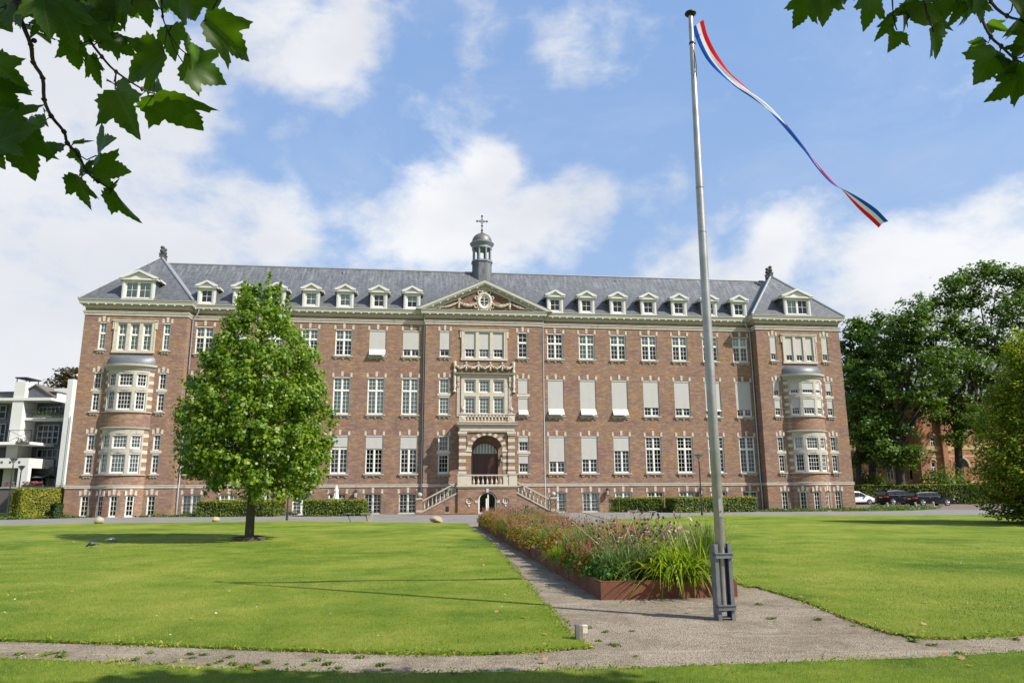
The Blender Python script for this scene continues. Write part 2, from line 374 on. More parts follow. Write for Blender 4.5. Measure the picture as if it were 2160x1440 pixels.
def smooth_angle(o, deg=40):
    me = o.data; me.polygons.foreach_set('use_smooth', [True] * len(me.polygons))
    try: me.set_sharp_from_angle(angle=R(deg))
    except Exception: pass
    return o
def thing(name, label, cat, loc=(0, 0, 0), rz=0.0, group=None):
    o = bpy.data.objects.new(name, None); COL.objects.link(o); o.location = loc; o.rotation_euler = (0, 0, rz)
    o.empty_display_size = 0.3
    o['label'] = label; o['category'] = cat
    if group: o['group'] = group
    return o
def tag(o, label=None, cat=None, group=None, kind=None):
    if label: o['label'] = label
    if cat: o['category'] = cat
    if group: o['group'] = group
    if kind: o['kind'] = kind
    return o
def copy_tree(o, parent=None):
    c = o.copy(); COL.objects.link(c); c.parent = parent
    for ch in [x for x in o.children]: copy_tree(ch, c)
    return c

def fast_mesh(name, V, k, mats, parent=None, loc=None, midx=None, smooth=False):
    """V: (n*k,3) array, every k vertices one face"""
    n = len(V) // k; me = bpy.data.meshes.new(name)
    me.vertices.add(n * k); me.vertices.foreach_set('co', np.asarray(V, np.float32).ravel())
    me.loops.add(n * k); me.loops.foreach_set('vertex_index', np.arange(n * k, dtype=np.int32))
    me.polygons.add(n); me.polygons.foreach_set('loop_start', np.arange(0, n * k, k, dtype=np.int32))
    try: me.polygons.foreach_set('loop_total', np.full(n, k, np.int32))
    except Exception: pass
    for m in (mats if isinstance(mats, (list, tuple)) else [mats]): me.materials.append(m)
    if midx is not None: me.polygons.foreach_set('material_index', np.asarray(midx, np.int32))
    if smooth: me.polygons.foreach_set('use_smooth', np.ones(n, bool))
    me.update(calc_edges=True); o = bpy.data.objects.new(name, me); COL.objects.link(o)
    if parent: o.parent = parent
    if loc is not None: o.location = loc
    return o
LEAF_A = np.array([(-.5, 0), (-.2, -.36), (.12, -.30), (.5, 0), (.12, .30), (-.2, .36)])
LEAF_L = np.array([(-.5, 0), (-.32, -.30), (-.12, -.22), (.0, -.52), (.14, -.2), (.36, -.24), (.5, 0), (.36, .24), (.14, .2), (.0, .52), (-.12, .22), (-.32, .30)])
LEAF_C = np.array([(-.5, -.05), (-.35, -.42), (-.08, -.28), (.1, -.55), (.28, -.2), (.55, -.12), (.33, .14), (.42, .42), (.08, .3), (-.12, .55), (-.26, .2)])
def leaf_verts(P, N, size, shape, rs, aspect=1.0, bend=0.15):
    P = np.asarray(P, float); N = np.asarray(N, float); n = len(P)
    N = N / np.maximum(np.linalg.norm(N, axis=1, keepdims=True), 1e-6)
    r = rs.normal(size=(n, 3)); a = np.cross(N, r); a /= np.maximum(np.linalg.norm(a, axis=1, keepdims=True), 1e-6); b = np.cross(N, a)
    k = len(shape); sz = np.broadcast_to(np.asarray(size, float), (n,))[:, None, None]
    u = shape[:, 0][None, :, None]; v = shape[:, 1][None, :, None] * aspect
    V = P[:, None, :] + sz * (a[:, None, :] * u + b[:, None, :] * v - N[:, None, :] * bend * (u * u + 1.5 * v * v))
    return V.reshape(-1, 3)
def leaf_cloud(name, P, N, size, shape, mat, parent=None, rs=nr, loc=None, aspect=1.0):
    return fast_mesh(name, leaf_verts(P, N, size, shape, rs, aspect), len(shape), mat, parent, loc)
# ================================================================== THE INSTITUTE BUILDING
BO = (-2.358125, 60.033814, 0.0)
BLD = thing('brick_institute', 'long four storey brown brick institute with slate roof, dormers and domed cupola', 'building', BO, YAW)
I4 = Matrix.Identity(4)
def TR(x, y, z, rz=0.0): return Matrix.Translation((x, y, z)) @ Matrix.Rotation(rz, 4, 'Z')

def light_geo(fr, pn, bl, aw, cu, T, W, H, cas=2, tr=0.6, tt=0.10, cols=2, rt=2, rb=3, blind=None, curtain=None, st=None, cassette=True, depth=0.0):
    """one glazed light in local coordinates (x centred, z from 0, y=0 the wall face)"""
    for m in (fr, pn, bl, aw, cu):
        if m is not None: m.T = T
    b = 0.06; y0 = 0.09 + depth; y1 = 0.17 + depth
    fr.box(-W / 2, -W / 2 + b, y0, y1, 0, H); fr.box(W / 2 - b, W / 2, y0, y1, 0, H)
    fr.box(-W / 2 + b, W / 2 - b, y0, y1, 0, b + .02); fr.box(-W / 2 + b, W / 2 - b, y0, y1, H - b, H)
    parts = [(b + .02, H - b, rb)] if not tr else [(b + .02, tr * H - tt / 2, rb), (tr * H + tt / 2, H - b, rt)]
    if tr and st is None: fr.box(-W / 2 + b, W / 2 - b, y0 - .012, y1, tr * H - tt / 2, tr * H + tt / 2)
    if tr and st is not None:
        st.T = T; st.box(-W / 2 - st_ext[0], W / 2 + st_ext[0], -.015, y1 + .02, tr * H - tt / 2 + .02, tr * H + tt / 2 - .02)
        fr.box(-W / 2 + b, W / 2 - b, y0, y1, tr * H - tt / 2 - .06, tr * H - tt / 2 + .019); fr.box(-W / 2 + b, W / 2 - b, y0, y1, tr * H + tt / 2 - .019, tr * H + tt / 2 + .05)
    mw = 0.10; iw = W - 2 * b
    cw = (iw - (cas - 1) * mw) / cas
    for k in range(cas):
        xa = -W / 2 + b + k * (cw + mw); xb = xa + cw
        if k < cas - 1: fr.box(xb, xb + mw, y0 - .006, y1, b + .02, H - b)
        for za, zb, rows in parts:
            s = 0.042
            fr.box(xa, xa + s, y0 + .022, y1 - .01, za, zb); fr.box(xb - s, xb, y0 + .022, y1 - .01, za, zb)
            fr.box(xa + s, xb - s, y0 + .022, y1 - .01, za, za + s); fr.box(xa + s, xb - s, y0 + .022, y1 - .01, zb - s, zb)
            for i in range(1, cols):
                x = xa + s + (cw - 2 * s) * i / cols; fr.box(x - .0125, x + .0125, y0 + .03, y1 - .02, za + s, zb - s)
            for j in range(1, rows):
                z = za + s + (zb - za - 2 * s) * j / rows; fr.box(xa + s, xb - s, y0 + .032, y1 - .022, z - .0125, z + .0125)
    for za, zb, rows in parts:
        pn.face([(-W / 2 + b, y0 + .047, za), (W / 2 - b, y0 + .047, za), (W / 2 - b, y0 + .047, zb), (-W / 2 + b, y0 + .047, zb)])
    if curtain and cu is not None:
        c0, c1 = curtain if isinstance(curtain, tuple) else (0.0, 1.0)
        n = max(8, int(W / .07)); za, zb = .05 + c0 * (H - .1), .05 + c1 * (H - .1)
        xs = [-W / 2 + .02 + (W - .04) * i / n for i in range(n + 1)]; ys = [y1 + .07 + .025 * math.sin(i * 1.7 + W * 9) for i in range(n + 1)]
        for i in range(n): cu.face([(xs[i], ys[i], za), (xs[i + 1], ys[i + 1], za), (xs[i + 1], ys[i + 1], zb), (xs[i], ys[i], zb)])
    if bl is not None:
        segs = [(0.0, H, blind)] if not (st is not None) else [(tr * H + tt / 2, H, blind[1] if blind else None), (0, tr * H - tt / 2, blind[0] if blind else None)]
        for za, zb, q in segs:
            if cassette: bl.box(-W / 2 + .012, W / 2 - .012, .015, .088, zb - .125, zb - .012)
            if not q: continue
            f, awn = q if isinstance(q, tuple) else (q, False)
            top = zb - .125; bot = top - (zb - za - .14) * f
            n = max(6, int(W / .09)); zk = bot if not awn else max(bot, za + (.58 if awn is True else awn))
            xs = [-W / 2 + .03 + (W - .06) * i / n for i in range(n + 1)]
            wv = [.0035 * math.sin(i * .8 + W * 13 + zb) for i in range(n + 1)]
            for i in range(n):
                bl.face([(xs[i], .052 + wv[i], zk), (xs[i + 1], .052 + wv[i + 1], zk), (xs[i + 1], .052, top), (xs[i], .052, top)])
            for sx in (-1, 1): bl.box(sx * (W / 2 - .022) - .012, sx * (W / 2 - .022) + .012, .03, .075, za + .02, top)
            if awn:
                out = .30 if awn is True else awn * .6; zl = zk - (.50 if awn is True else awn * .9)
                aw.T = T
                for i in range(n):
                    aw.face([(xs[i], -out, zl), (xs[i + 1], -out, zl), (xs[i + 1], .052 + wv[i + 1], zk), (xs[i], .052 + wv[i], zk)])
                aw.box(-W / 2 + .03, W / 2 - .03, -out - .02, -out + .012, zl - .03, zl + .01)
                for sx in (-1, 1): aw.tube([(sx * (W / 2 - .02), .05, zl + .02), (sx * (W / 2 - .02), -out, zl)], .012, 5)
            else:
                bl.box(-W / 2 + .03, W / 2 - .03, .03, .07, bot - .035, bot)
st_ext = [0.12]
SILL_N = [0]
def finish_window(name, fr, pn, bl, aw, cu, cmat, li=None, sl=None, st=None, ba=None, label=None):
    w_ = fr.build(name, white, BLD, label=label)
    pn.build('pane', glass, w_)
    if bl is not None and bl.f: bl.build('blind', blind_m, w_)
    if aw is not None and aw.f: aw.build('awning', blind_l, w_)
    if cu is not None and cu.f: cu.build('curtain', cmat, w_)
    if li is not None and li.f: li.build('lintel', [stone, brick_soldier], w_)
    if sl is not None and sl.f: sl.build('sill', stone_old, w_)
    if st is not None and st.f: st.build('stone_transom', stone, w_)
    if ba is not None and ba.f: ba.build('bars', iron, w_)
    return w_
def lintel_geo(li, T, W, H):
    li.T = T; li.m = 0
    j = lambda a: a * (1 + .06 * (rnd.random() - .5))
    li.prism([(-.085, H + .01), (.085, H + .01), (.105, H + .43), (-.105, H + .43)], -.022, .06)
    for s in (-1, 1):
        q = [(W / 2 - .07, H + .01), (W / 2 + .12, H - .07), (W / 2 + .125, H + .31), (W / 2 - .02, H + .31)]
        q = [(s * x, z) for x, z in q]
        li.prism(q if s > 0 else q[::-1], -.021, .06)
    li.m = 1
    for a, b in ((-W / 2 + .06, -.095), (.095, W / 2 - .06)): li.box(a, b, -.005, .05, H + .012, H + .30)
    li.m = 0
def sill_geo(sl, T, W, scroll=True):
    sl.T = T
    sl.box(-W / 2 - .10, W / 2 + .10, -.12, .10, -.115, -.004); sl.box(-W / 2 - .06, W / 2 + .06, -.07, .10, -.15, -.116)
    if scroll:
        a = W / 2 - .02; top = -.151; pts = []; n = 28
        for i in range(n + 1):
            x = -a + 2 * a * i / n; t = abs(x) / a
            z = -.20 - .075 * max(0, math.cos(t * math.pi * 2.5)) * (1 if t < .95 else .4) - (.05 if t < .12 else 0) - (.07 if .86 < t < .99 else 0)
            pts.append((x, z))
        sl.prism(pts + [(a, top), (-a, top)], -.05, .02)
        for x in (-a + .05, a - .05): sl.ring((x, -.055, -.235), .045, .022, 10, m=5)
        sl.ring((0, -.055, -.22), .04, .025, 10, m=5)
        for x in (-a * .45, a * .45): sl.ring((x, -.05, -.205), .03, .018, 8, m=4)

def window(x, z0, W, H, y=0.0, blind=None, curtain=None, cmat=None, sill='scroll', bars=False, stone_tr=False, name='window', cassette=True, label=None, **kw):
    fr, pn, bl, aw, cu, li, sl, ba = MB(), MB(), MB(), MB(), MB(), MB(), MB(), MB(); st = MB() if stone_tr else None
    T = TR(x, y, z0)
    light_geo(fr, pn, bl, aw, cu, T, W, H, blind=blind, curtain=curtain, st=st, cassette=cassette, **kw)
    lintel_geo(li, T, W, H)
    if sill: sill_geo(sl, T, W, sill == 'scroll')
    if bars:
        ba.T = T; n = max(4, int(W / .14))
        for i in range(n): xx = -W / 2 + .07 + (W - .14) * i / (n - 1); ba.tube([(xx, .03, .02), (xx, .03, H - .1)], .009, 5)
        for zz in (.25, .9, H - .2): ba.box(-W / 2 + .01, W / 2 - .01, .018, .042, zz - .012, zz + .012)
    return finish_window(name, fr, pn, bl, aw, cu, cmat or curtain_m, li, sl, st, ba, label)

# ---- facade tables
C0, SP = 6.069, 2.75
colx = lambda side, k: side * (C0 + SP * k)
ROWS = {'b': (.03, 1.62), '1': (3.17, 3.06), '2': (7.89, 3.07), '3': (12.69, 2.24)}
KW = {'b': dict(cas=2, tr=None, cols=2, rb=5), '1': dict(cas=2, tr=.645, cols=2, rt=3, rb=5), '2': dict(cas=2, tr=.63, cols=2, rt=3, rb=5), '3': dict(cas=2, tr=.59, cols=2, rt=2, rb=3)}
# state per column counted from the centre: (blind, curtain)
N = None; full = (1.0, True)
ST = {
    ('3', -1): [((.70), N, 0), (full, N, 0), (N, (.55, 1.), 0), (N, (.5, 1.), 0), (N, N, 0), (N, (.6, 1.), 0), (N, (.55, 1.), 0)],
    ('3', 1): [(N, N, 0), (N, (.0, 1.), 'g'), (N, (.55, 1.), 'g'), (N, (.58, 1.), 'w'), (N, (.6, 1.), 'w'), (N, (.55, 1.), 'w'), (N, (.58, 1.), 'g')],
    ('2', -1): [(N, (0., 1.), 0), (N, (0., 1.), 0), (N, (0., 1.), 0), (N, (0., 1.), 0), (N, (0, 1.), 0), (.9, N, 0), (.82, N, 0)],
    ('2', 1): [(full, N, 0), (full, N, 0), (full, N, 0), (.74, N, 0), (.76, N, 0), ((.80, .12), N, 0), (.79, N, 0)],
    ('1', -1): [(.31, N, 0), (.31, N, 0), (.27, N, 0), (.3, N, 0), (.3, N, 0), (.3, N, 0), (N, (0., 1.), 0)],
    ('1', 1): [(.67, N, 0), (.61, N, 0), (.37, N, 0), (N, N, 0), (N, N, 0), (N, N, 0), (N, N, 0)],
    ('b', -1): [(N, (.0, 1.), 'd'), (N, (.0, 1.), 'd'), (N, (0, 1.), 'd'), (N, (0., 1.), 0), (N, N, 0), (N, (0, 1.), 0), (N, (0., 1.), 'w')],
    ('b', 1): [(N, (0., 1.), 'w'), (N, (0., 1.), 'w'), (N, (0., 1.), 0), (N, (0., 1.), 'd'), (N, (0., 1.), 0), (N, N, 0), (N, N, 0)],
}
CM = {0: curtain_m, 'w': curtain_w, 'g': curtain_m, 'd': curtain_g}
holes = {'L': [], 'R': [], 'C': [], 'WL': [], 'WR': []}
WM = 1.375
for row in 'b123':
    z0, H = ROWS[row]
    for side in (-1, 1):
        for k in range(7):
            x = colx(side, k); bl_, cu_, cm_ = ST[(row, side)][k]
            holes['L' if side < 0 else 'R'].append((x - WM / 2, x + WM / 2, z0, z0 + H))
            window(x, z0, WM, H, 0.0, bl_, cu_, CM[cm_], sill='scroll' if row != 'b' else 'plain',
                   bars=(row == 'b' and k in (0, 1, 6)), cassette=row != 'b', **KW[row])

def slim(x, y, row, W, key, blind=None, curtain=None, cm=0):
    z0, H = ROWS[row]; H = H - .02
    holes[key].append((x - W / 2, x + W / 2, z0, z0 + H))
    if row == '3': window(x, z0, W, H, y, blind, curtain, CM[cm], cas=1, tr=.58, cols=2, rt=2, rb=3)
    elif row in '12': window(x, z0, W, H, y, blind, curtain, CM[cm], cas=1, tr=.535 if row == '2' else .545, tt=.26, cols=2 if W < .7 else 3, rt=3, rb=4, stone_tr=True)
    else: window(x, z0, W, H, y, blind, curtain, CM[cm], sill='plain', cassette=False, cas=1, tr=None, cols=2, rb=4)
# centre bay (face y=-.3)
YC = -.3
slim(-3.29, YC, '3', .86, 'C', .70); slim(3.25, YC, '3', .86, 'C', N, N)
slim(-3.29, YC, '2', .86, 'C', N, (0, 1.)); slim(3.25, YC, '2', .86, 'C', ((1., .42), .97))
slim(-3.29, YC, '1', .86, 'C', N, (.5, 1.), 'd'); slim(3.25, YC, '1', .86, 'C', (.42, .32))
slim(-3.3, YC, 'b', .86, 'C', N, (0, 1.), 'd'); slim(3.3, YC, 'b', .86, 'C')
# wings (face y=-1)
YW = -1.0; WCX = 27.52
for sgn, key in ((-1, 'WL'), (1, 'WR')):
    c = sgn * WCX
    for dx in (-2.38, 2.38):
        if sgn < 0:
            slim(c + dx, YW, '3', .57, key, N, (0, 1.)); slim(c + dx, YW, '2', .57, key, N, N); slim(c + dx, YW, '1', .57, key, N, (0, 1.), 'd')
        else:
            slim(c + dx, YW, '3', .57, key, .70); slim(c + dx, YW, '2', .57, key, (.50, .62)); slim(c + dx, YW, '1', .57, key, N, (.5, 1.) if dx < 0 else N, 'd')
        slim(c + dx + (.02 if dx < 0 else -.02), YW, 'b', .62, key, N, N)

# ---- triple windows in stone surrounds
def triple(cx, y, off, W, z0, z1, ox, oz0, oz1, key, blind=None, curtain=None, cm=0, two=None, mid=None, ears=True, label=None):
    fr, pn, bl, aw, cu = MB(), MB(), MB(), MB(), MB(); su = MB()
    for i, d in enumerate((-off, 0, off)):
        cu_i = mid if (i == 1 and mid) else curtain
        if two is None:
            light_geo(fr, pn, bl, aw, cu, TR(cx + d, y - .02, z0), W, z1 - z0, cas=1, tr=.57, cols=2 if W < .7 else 3, rt=2, rb=3, blind=blind, curtain=cu_i)
        else:
            for a, b, rows in ((z0, two[0], 4 if W > .7 else 4), (two[1], z1, 3)):
                light_geo(fr, pn, bl, aw, cu, TR(cx + d, y - .02, a), W, b - a, cas=1, tr=None, cols=3 if W > .7 else 2, rb=rows, curtain=cu_i)
    e = W / 2; xs = [cx - ox, cx - off - e, cx - off + e, cx - e, cx + e, cx + off - e, cx + off + e, cx + ox]
    yf, yb = y - .07, y + .2
    for i in (0, 2, 4, 6): su.box(xs[i], xs[i + 1], yf + (.012 if i in (2, 4) else 0), yb, oz0 + .2, z1)
    su.box(xs[0] - .03, xs[-1] + .03, yf - .03, yb, oz0, oz0 + .2); su.box(xs[0], xs[-1], yf, yb, z1, oz1 - .06)
    su.box(xs[0] - .12, xs[-1] + .12, yf - .06, yb, oz1 - .06, oz1 + .02)
    if ears:
        for sx in (-1, 1):
            su.box(cx + sx * ox + (0 if sx > 0 else -.11), cx + sx * ox + (.11 if sx > 0 else 0), yf + .004, yb, z1 - .42, oz1 - .061)
            su.cbox(cx + sx * (ox + .05), yf + .02, z1 - .46, .14, .12, .07)
            su.box(cx + sx * (ox - .06) - .03, cx + sx * (ox - .06) + .03, yf - .03, yf + .001, oz0 + .21, oz1 - .07)
        su.box(cx - ox + .02, cx + ox - .02, yf - .03, yf - .001, oz1 - .17, oz1 - .10)
    if two: 
        for i in (1, 3, 5): su.box(xs[i], xs[i + 1], yf + .013, yb, two[0], two[1])
    w_ = finish_window('window', fr, pn, bl, aw, cu, CM[cm], label=label)
    su.build('stone_surround', stone, w_)
    holes[key].append((cx - ox + .03, cx + ox - .03, oz0 + .03, oz1 - .03))
triple(0.0, YC, 1.19, .92, 12.64, 14.82, 1.93, 12.41, 15.03, 'C', .64, N, 'g', mid=(0, .45))
triple(0.02, YC, 1.19, .92, 7.93, 10.80, 1.93, 7.70, 11.12, 'C', N, (0, 1.), 0, two=(9.40, 9.72), ears=False)
triple(-WCX, YW, .93, .68, 12.64, 14.82, 1.56, 12.44, 15.03, 'WL', N, (0, 1.), 0)
triple(WCX, YW, .93, .68, 12.64, 14.82, 1.56, 12.44, 15.03, 'WR', .72, N, 0)

# ---- bow windows on the wings
BR = 2.227; BYC = YW + BR - .85; SM = BR * .904
def bow(cx):
    def f(s, z, d): t = s / BR; r = BR - d; return (cx + r * math.sin(t), BYC - r * math.cos(t), z)
    return f
def bow_path(cx, extra=0.0, n=20): return [(cx + (BR + extra) * math.sin(t), BYC - (BR + extra) * math.cos(t)) for t in [-.904 + 1.808 * i / n for i in range(n + 1)]]
for sgn, key in ((-1, 'WL'), (1, 'WR')):
    cx = sgn * WCX; f = bow(cx)
    wall = MB(); wall.panel(-SM, SM, 0, 2.12, [(s - .29, s + .29, .03, 1.62) for s in (-1.13, 0, 1.13)], f, .14, .22)
    wall.panel(-SM, SM, 2.12, 3.05, [], f, .1, .22); wall.panel(-SM, SM, 6.45, 7.75, [], f, .1, .22); wall.panel(-SM, SM, 10.98, 11.4, [], f, .1, .22)
    quo = MB()
    for za, zb in ((3.05, 6.45), (7.75, 10.98)):
        k = 0; z = za
        while z < zb - .01:
            h = .26 if k % 2 else .36; z2 = min(z + h, zb)
            for a, b in ((-SM, -1.62), (1.62, SM)):
                (quo if k % 2 else wall).panel(a, b, z, z2, [], (lambda s, zz, d: f(s, zz, d - .012)) if k % 2 else f, .1, .22)
            z = z2; k += 1
    bw = wall.build('bow_window', brick, BLD); smooth_angle(bw, 25)
    quo.build('quoin', stone, bw)
    sur = MB(); fr, pn, bl, aw, cu = MB(), MB(), MB(), MB(), MB()
    for z0, zm0, zm1, z1, oz0, oz1, row in ((3.20, 4.73, 5.03, 6.12, 3.05, 6.45, '1'), (7.93, 9.42, 9.72, 10.80, 7.75, 10.98, '2')):
        hs = []
        for s, W_ in ((-1.14, .74), (0, 1.06), (1.14, .74)):
            for a, b, rows in ((z0, zm0, 4), (zm1, z1, 3)):
                hs.append((s - W_ / 2, s + W_ / 2, a, b)); t = s / BR
                bq = None; cq = None
                if sgn > 0 and row == '2': bq = .55 if a == z0 else .62
                if sgn < 0 and row == '1': cq = (0, 1.)
                if sgn < 0 and row == '2': cq = None
                if sgn > 0 and row == '1' and a != z0 and s < .5: cq = (0, 1.)
                light_geo(fr, pn, bl, aw, cu, TR(cx + BR * math.sin(t), BYC - BR * math.cos(t), a, t), W_, b - a, cas=1, tr=None, cols=4 if s == 0 else 3, rb=rows, blind=bq, curtain=cq)
        sur.panel(-1.62, 1.62, oz0, oz1, hs, (lambda s, z, d: f(s, z, d - .03)), .2, .2)
    wn = finish_window('window', fr, pn, bl, aw, cu, curtain_m)
    sur.build('stone_surround', stone_old, wn)
    for s in (-1.13, 0, 1.13):
        t = s / BR; fr, pn, cu, li, sl = MB(), MB(), MB(), MB(), MB(); T = TR(cx + BR * math.sin(t), BYC - BR * math.cos(t), .03, t)
        light_geo(fr, pn, None, None, cu, T, .58, 1.59, cas=1, tr=None, cols=2, rb=4, cassette=False); lintel_geo(li, T, .58, 1.59); sill_geo(sl, T, .58, False)
        finish_window('window', fr, pn, None, None, cu, curtain_g, li, sl)
    tr_ = MB()
    P = bow_path(cx); 
    tr_.sweep(P, [(0, 3.04), (.10, 3.05), (.11, 3.13), (.0, 3.16)]); tr_.sweep(P, [(0, 7.74), (.10, 7.75), (.11, 7.84), (0, 7.87)])
    tr_.sweep(P, [(0, 6.44), (.06, 6.46), (.14, 6.56), (.14, 6.60), (0, 6.66)])
    tr_.build('moulding', stone_old, bw)
    cn = MB(); cn.sweep(P, [(0, 10.98), (.05, 11.02), (.08, 11.14), (.12, 11.16), (.24, 11.26), (.30, 11.30), (.32, 11.44), (.0, 11.47)])
    for i in range(44):
        t = -.89 + 1.78 * i / 43; cn.T = TR(cx + (BR + .1) * math.sin(t), BYC - (BR + .1) * math.cos(t), 11.10, t); cn.cbox(0, 0, 0, .05, .05, .06)
    cn.T = None; cn.build('bow_cornice', cream, bw)
    dm = MB(); nt = 24; nk = 9
    def dp(i, j):
        t = -.904 + 1.808 * i / nt; a = math.pi / 2 * j / nk; k = math.cos(a) ** .8; 
        x = (BR + .05) * math.sin(t); yy = (BYC - (BR + .05) * math.cos(t)) - YW
        return (cx + x * (.72 + .28 * k), YW + yy * k - .015, 11.46 + .78 * math.sin(a))
    for i in range(nt):
        for j in range(nk): dm.face([dp(i, j), dp(i + 1, j), dp(i + 1, j + 1), dp(i, j + 1)])
    smooth_angle(dm.build('bow_roof', plain('slate_bow' + key, (.13, .14, .155), .45, .05, .35, 7.0), bw), 50)
    holes[key].append((cx - 1.74, cx + 1.74, 0.0, 11.35))

# ---- walls
wall = MB()
flat = lambda y: (lambda s, z, d: (s, y + d, z))
TOP = 16.1
wall.panel(-23.65, -4.9, 0, TOP, holes['L'], flat(0.0), .2)
wall.panel(4.9, 23.65, 0, TOP, holes['R'], flat(0.0), .2)
DOORH = (-.94, 1.14, 2.2, 5.66)
wall.panel(-4.9, 4.9, 0, TOP, holes['C'] + [DOORH], flat(YC), .2)
wall.panel(-31.35, -23.65, 0, TOP, holes['WL'], flat(YW), .2); wall.panel(23.65, 31.35, 0, TOP, holes['WR'], flat(YW), .2)
for x, y0, y1 in ((-4.9, YC, 0), (4.9, YC, 0), (-23.65, YW, 0), (23.65, YW, 0), (-31.35, YW, 9.5), (31.35, YW, 9.5)):
    wall.face([(x, y0, 0), (x, y1, 0), (x, y1, TOP), (x, y0, TOP)])
wall.face([(-31.35, 9.5, 0), (31.35, 9.5, 0), (31.35, 9.5, TOP), (-31.35, 9.5, TOP)])
WALL = wall.build('wall', brick, BLD)
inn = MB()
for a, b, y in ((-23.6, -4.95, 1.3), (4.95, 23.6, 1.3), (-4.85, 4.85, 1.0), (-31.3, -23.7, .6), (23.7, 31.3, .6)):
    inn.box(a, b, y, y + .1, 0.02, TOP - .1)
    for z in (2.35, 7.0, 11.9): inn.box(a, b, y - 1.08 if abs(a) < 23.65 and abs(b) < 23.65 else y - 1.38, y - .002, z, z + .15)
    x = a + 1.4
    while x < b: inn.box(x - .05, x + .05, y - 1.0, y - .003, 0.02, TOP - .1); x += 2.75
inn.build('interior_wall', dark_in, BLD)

# ---- string courses and cornice following the facade
FP = [(-31.35, 9.5), (-31.35, YW), (-23.65, YW), (-23.65, 0), (-4.9, 0), (-4.9, YC), (4.9, YC), (4.9, 0), (23.65, 0), (23.65, YW), (31.35, YW), (31.35, 9.5)]
bd = MB(); bd.sweep(FP, [(.0, 15.40), (.06, 15.42), (.06, 15.56), (.10, 15.58), (.11, 15.66), (.14, 15.69), (.14, 15.74), (0, 15.78)])
bd.build('string_course', stone_band, BLD)
for a, b in ((0, 2), (8, 10)):
    pass
pb = MB()
def seg(path): pb.sweep(path, [(0, 2.10), (.05, 2.12), (.05, 2.24), (.08, 2.27), (.08, 2.31), (0, 2.34)])
seg(FP[:1] + [FP[1], (-WCX - 1.76, YW)]); seg(bow_path(-WCX)); seg([(-WCX + 1.76, YW), FP[2], FP[3], FP[4], FP[5], (-2.3, YC)])
seg([(2.45, YC), FP[6], FP[7], FP[8], FP[9], (WCX - 1.76, YW)]); seg(bow_path(WCX)); seg([(WCX + 1.76, YW), FP[10], FP[11]])
pb.build('plinth_band', stone_band, BLD)
cn = MB()
cn.sweep(FP, [(.0, 15.98), (.03, 16.0), (.05, 16.10), (.07, 16.12), (.07, 16.19), (.12, 16.21), (.16, 16.28), (.38, 16.28), (.38, 16.42), (.41, 16.44), (.41, 16.50), (.47, 16.58), (.47, 16.62), (.0, 16.66)])
def along(path, step, out, z, sx, sy, sz, mb):
    for (ax, ay), (bx, by) in zip(path, path[1:]):
        L = math.hypot(bx - ax, by - ay)
        if L < .8: continue
        dx, dy = (bx - ax) / L, (by - ay) / L; n = max(1, int(L / step)); a = math.atan2(dy, dx)
        for i in range(n):
            t = (i + .5) * L / n; mb.T = TR(ax + dx * t + dy * out, ay + dy * t - dx * out, z, a); mb.cbox(0, 0, 0, sx, sy, sz)
    mb.T = None
cor = cn.build('cornice', cream, BLD)
md = MB(); along(FP, .62, .28, 16.245, .13, .19, .066, md); md.build('modillion', cream_w, cor)
dn = MB(); along(FP[1:-1], .15, .10, 16.155, .075, .06, .065, dn); dn.build('dentil', cream_w, cor)

# ---- roofs
ES = 16.64; SL = 1.044
rf = MB()
RY, RZ = 4.0, 21.3
rf.face([(-27.4, -.40, ES), (27.4, -.40, ES), (27.4, RY, RZ), (-27.4, RY, RZ)])
rf.face([(27.4, 2 * RY + .6, ES), (-27.4, 2 * RY + .6, ES), (-27.4, RY, RZ), (27.4, RY, RZ)])
for c in (-27.5, 27.5):
    xa, xb, ya, yb = c - 4.28, c + 4.28, -1.42, 10.2; ax, ay0, ay1, az = c, 3.0, 3.65, 21.55
    rf.face([(xa, ya, ES), (xb, ya, ES), (ax, ay0, az)]); rf.face([(xb, ya, ES), (xb, yb, ES), (ax, ay1, az), (ax, ay0, az)])
    rf.face([(xb, yb, ES), (xa, yb, ES), (ax, ay1, az)]); rf.face([(xa, yb, ES), (xa, ya, ES), (ax, ay0, az), (ax, ay1, az)])
roof = rf.build('roof', slate, BLD)
rg = MB()
rg.tube([(-27.2, RY, RZ + .02), (27.2, RY, RZ + .02)], .09, 8)
for c in (-27.5, 27.5):
    for sx in (-1, 1): rg.tube([(c + sx * 4.28, -1.42, ES + .03), (c, 3.0, 21.57)], .10, 6)
    rg.tube([(c, 3.0, 21.57), (c, 3.65, 21.57)], .1, 6)
    s = 1 if c < 0 else -1     # lead valley where the pavilion meets the main roof
    v0 = Vector((c + s * 4.25, -.38, ES + .06)); v1 = Vector((c + s * .24, 3.96, 21.3))
    rg.tube([v0, v1], .09, 6)
rg.build('ridge_flashing', lead_light, roof)
vt = MB()
for x in (-12.2, 12.6): vt.tube([(x, 3.4, 20.6), (x, 3.4, 21.0)], .06, 8)
vt.build('vent_pipe', lead, roof)

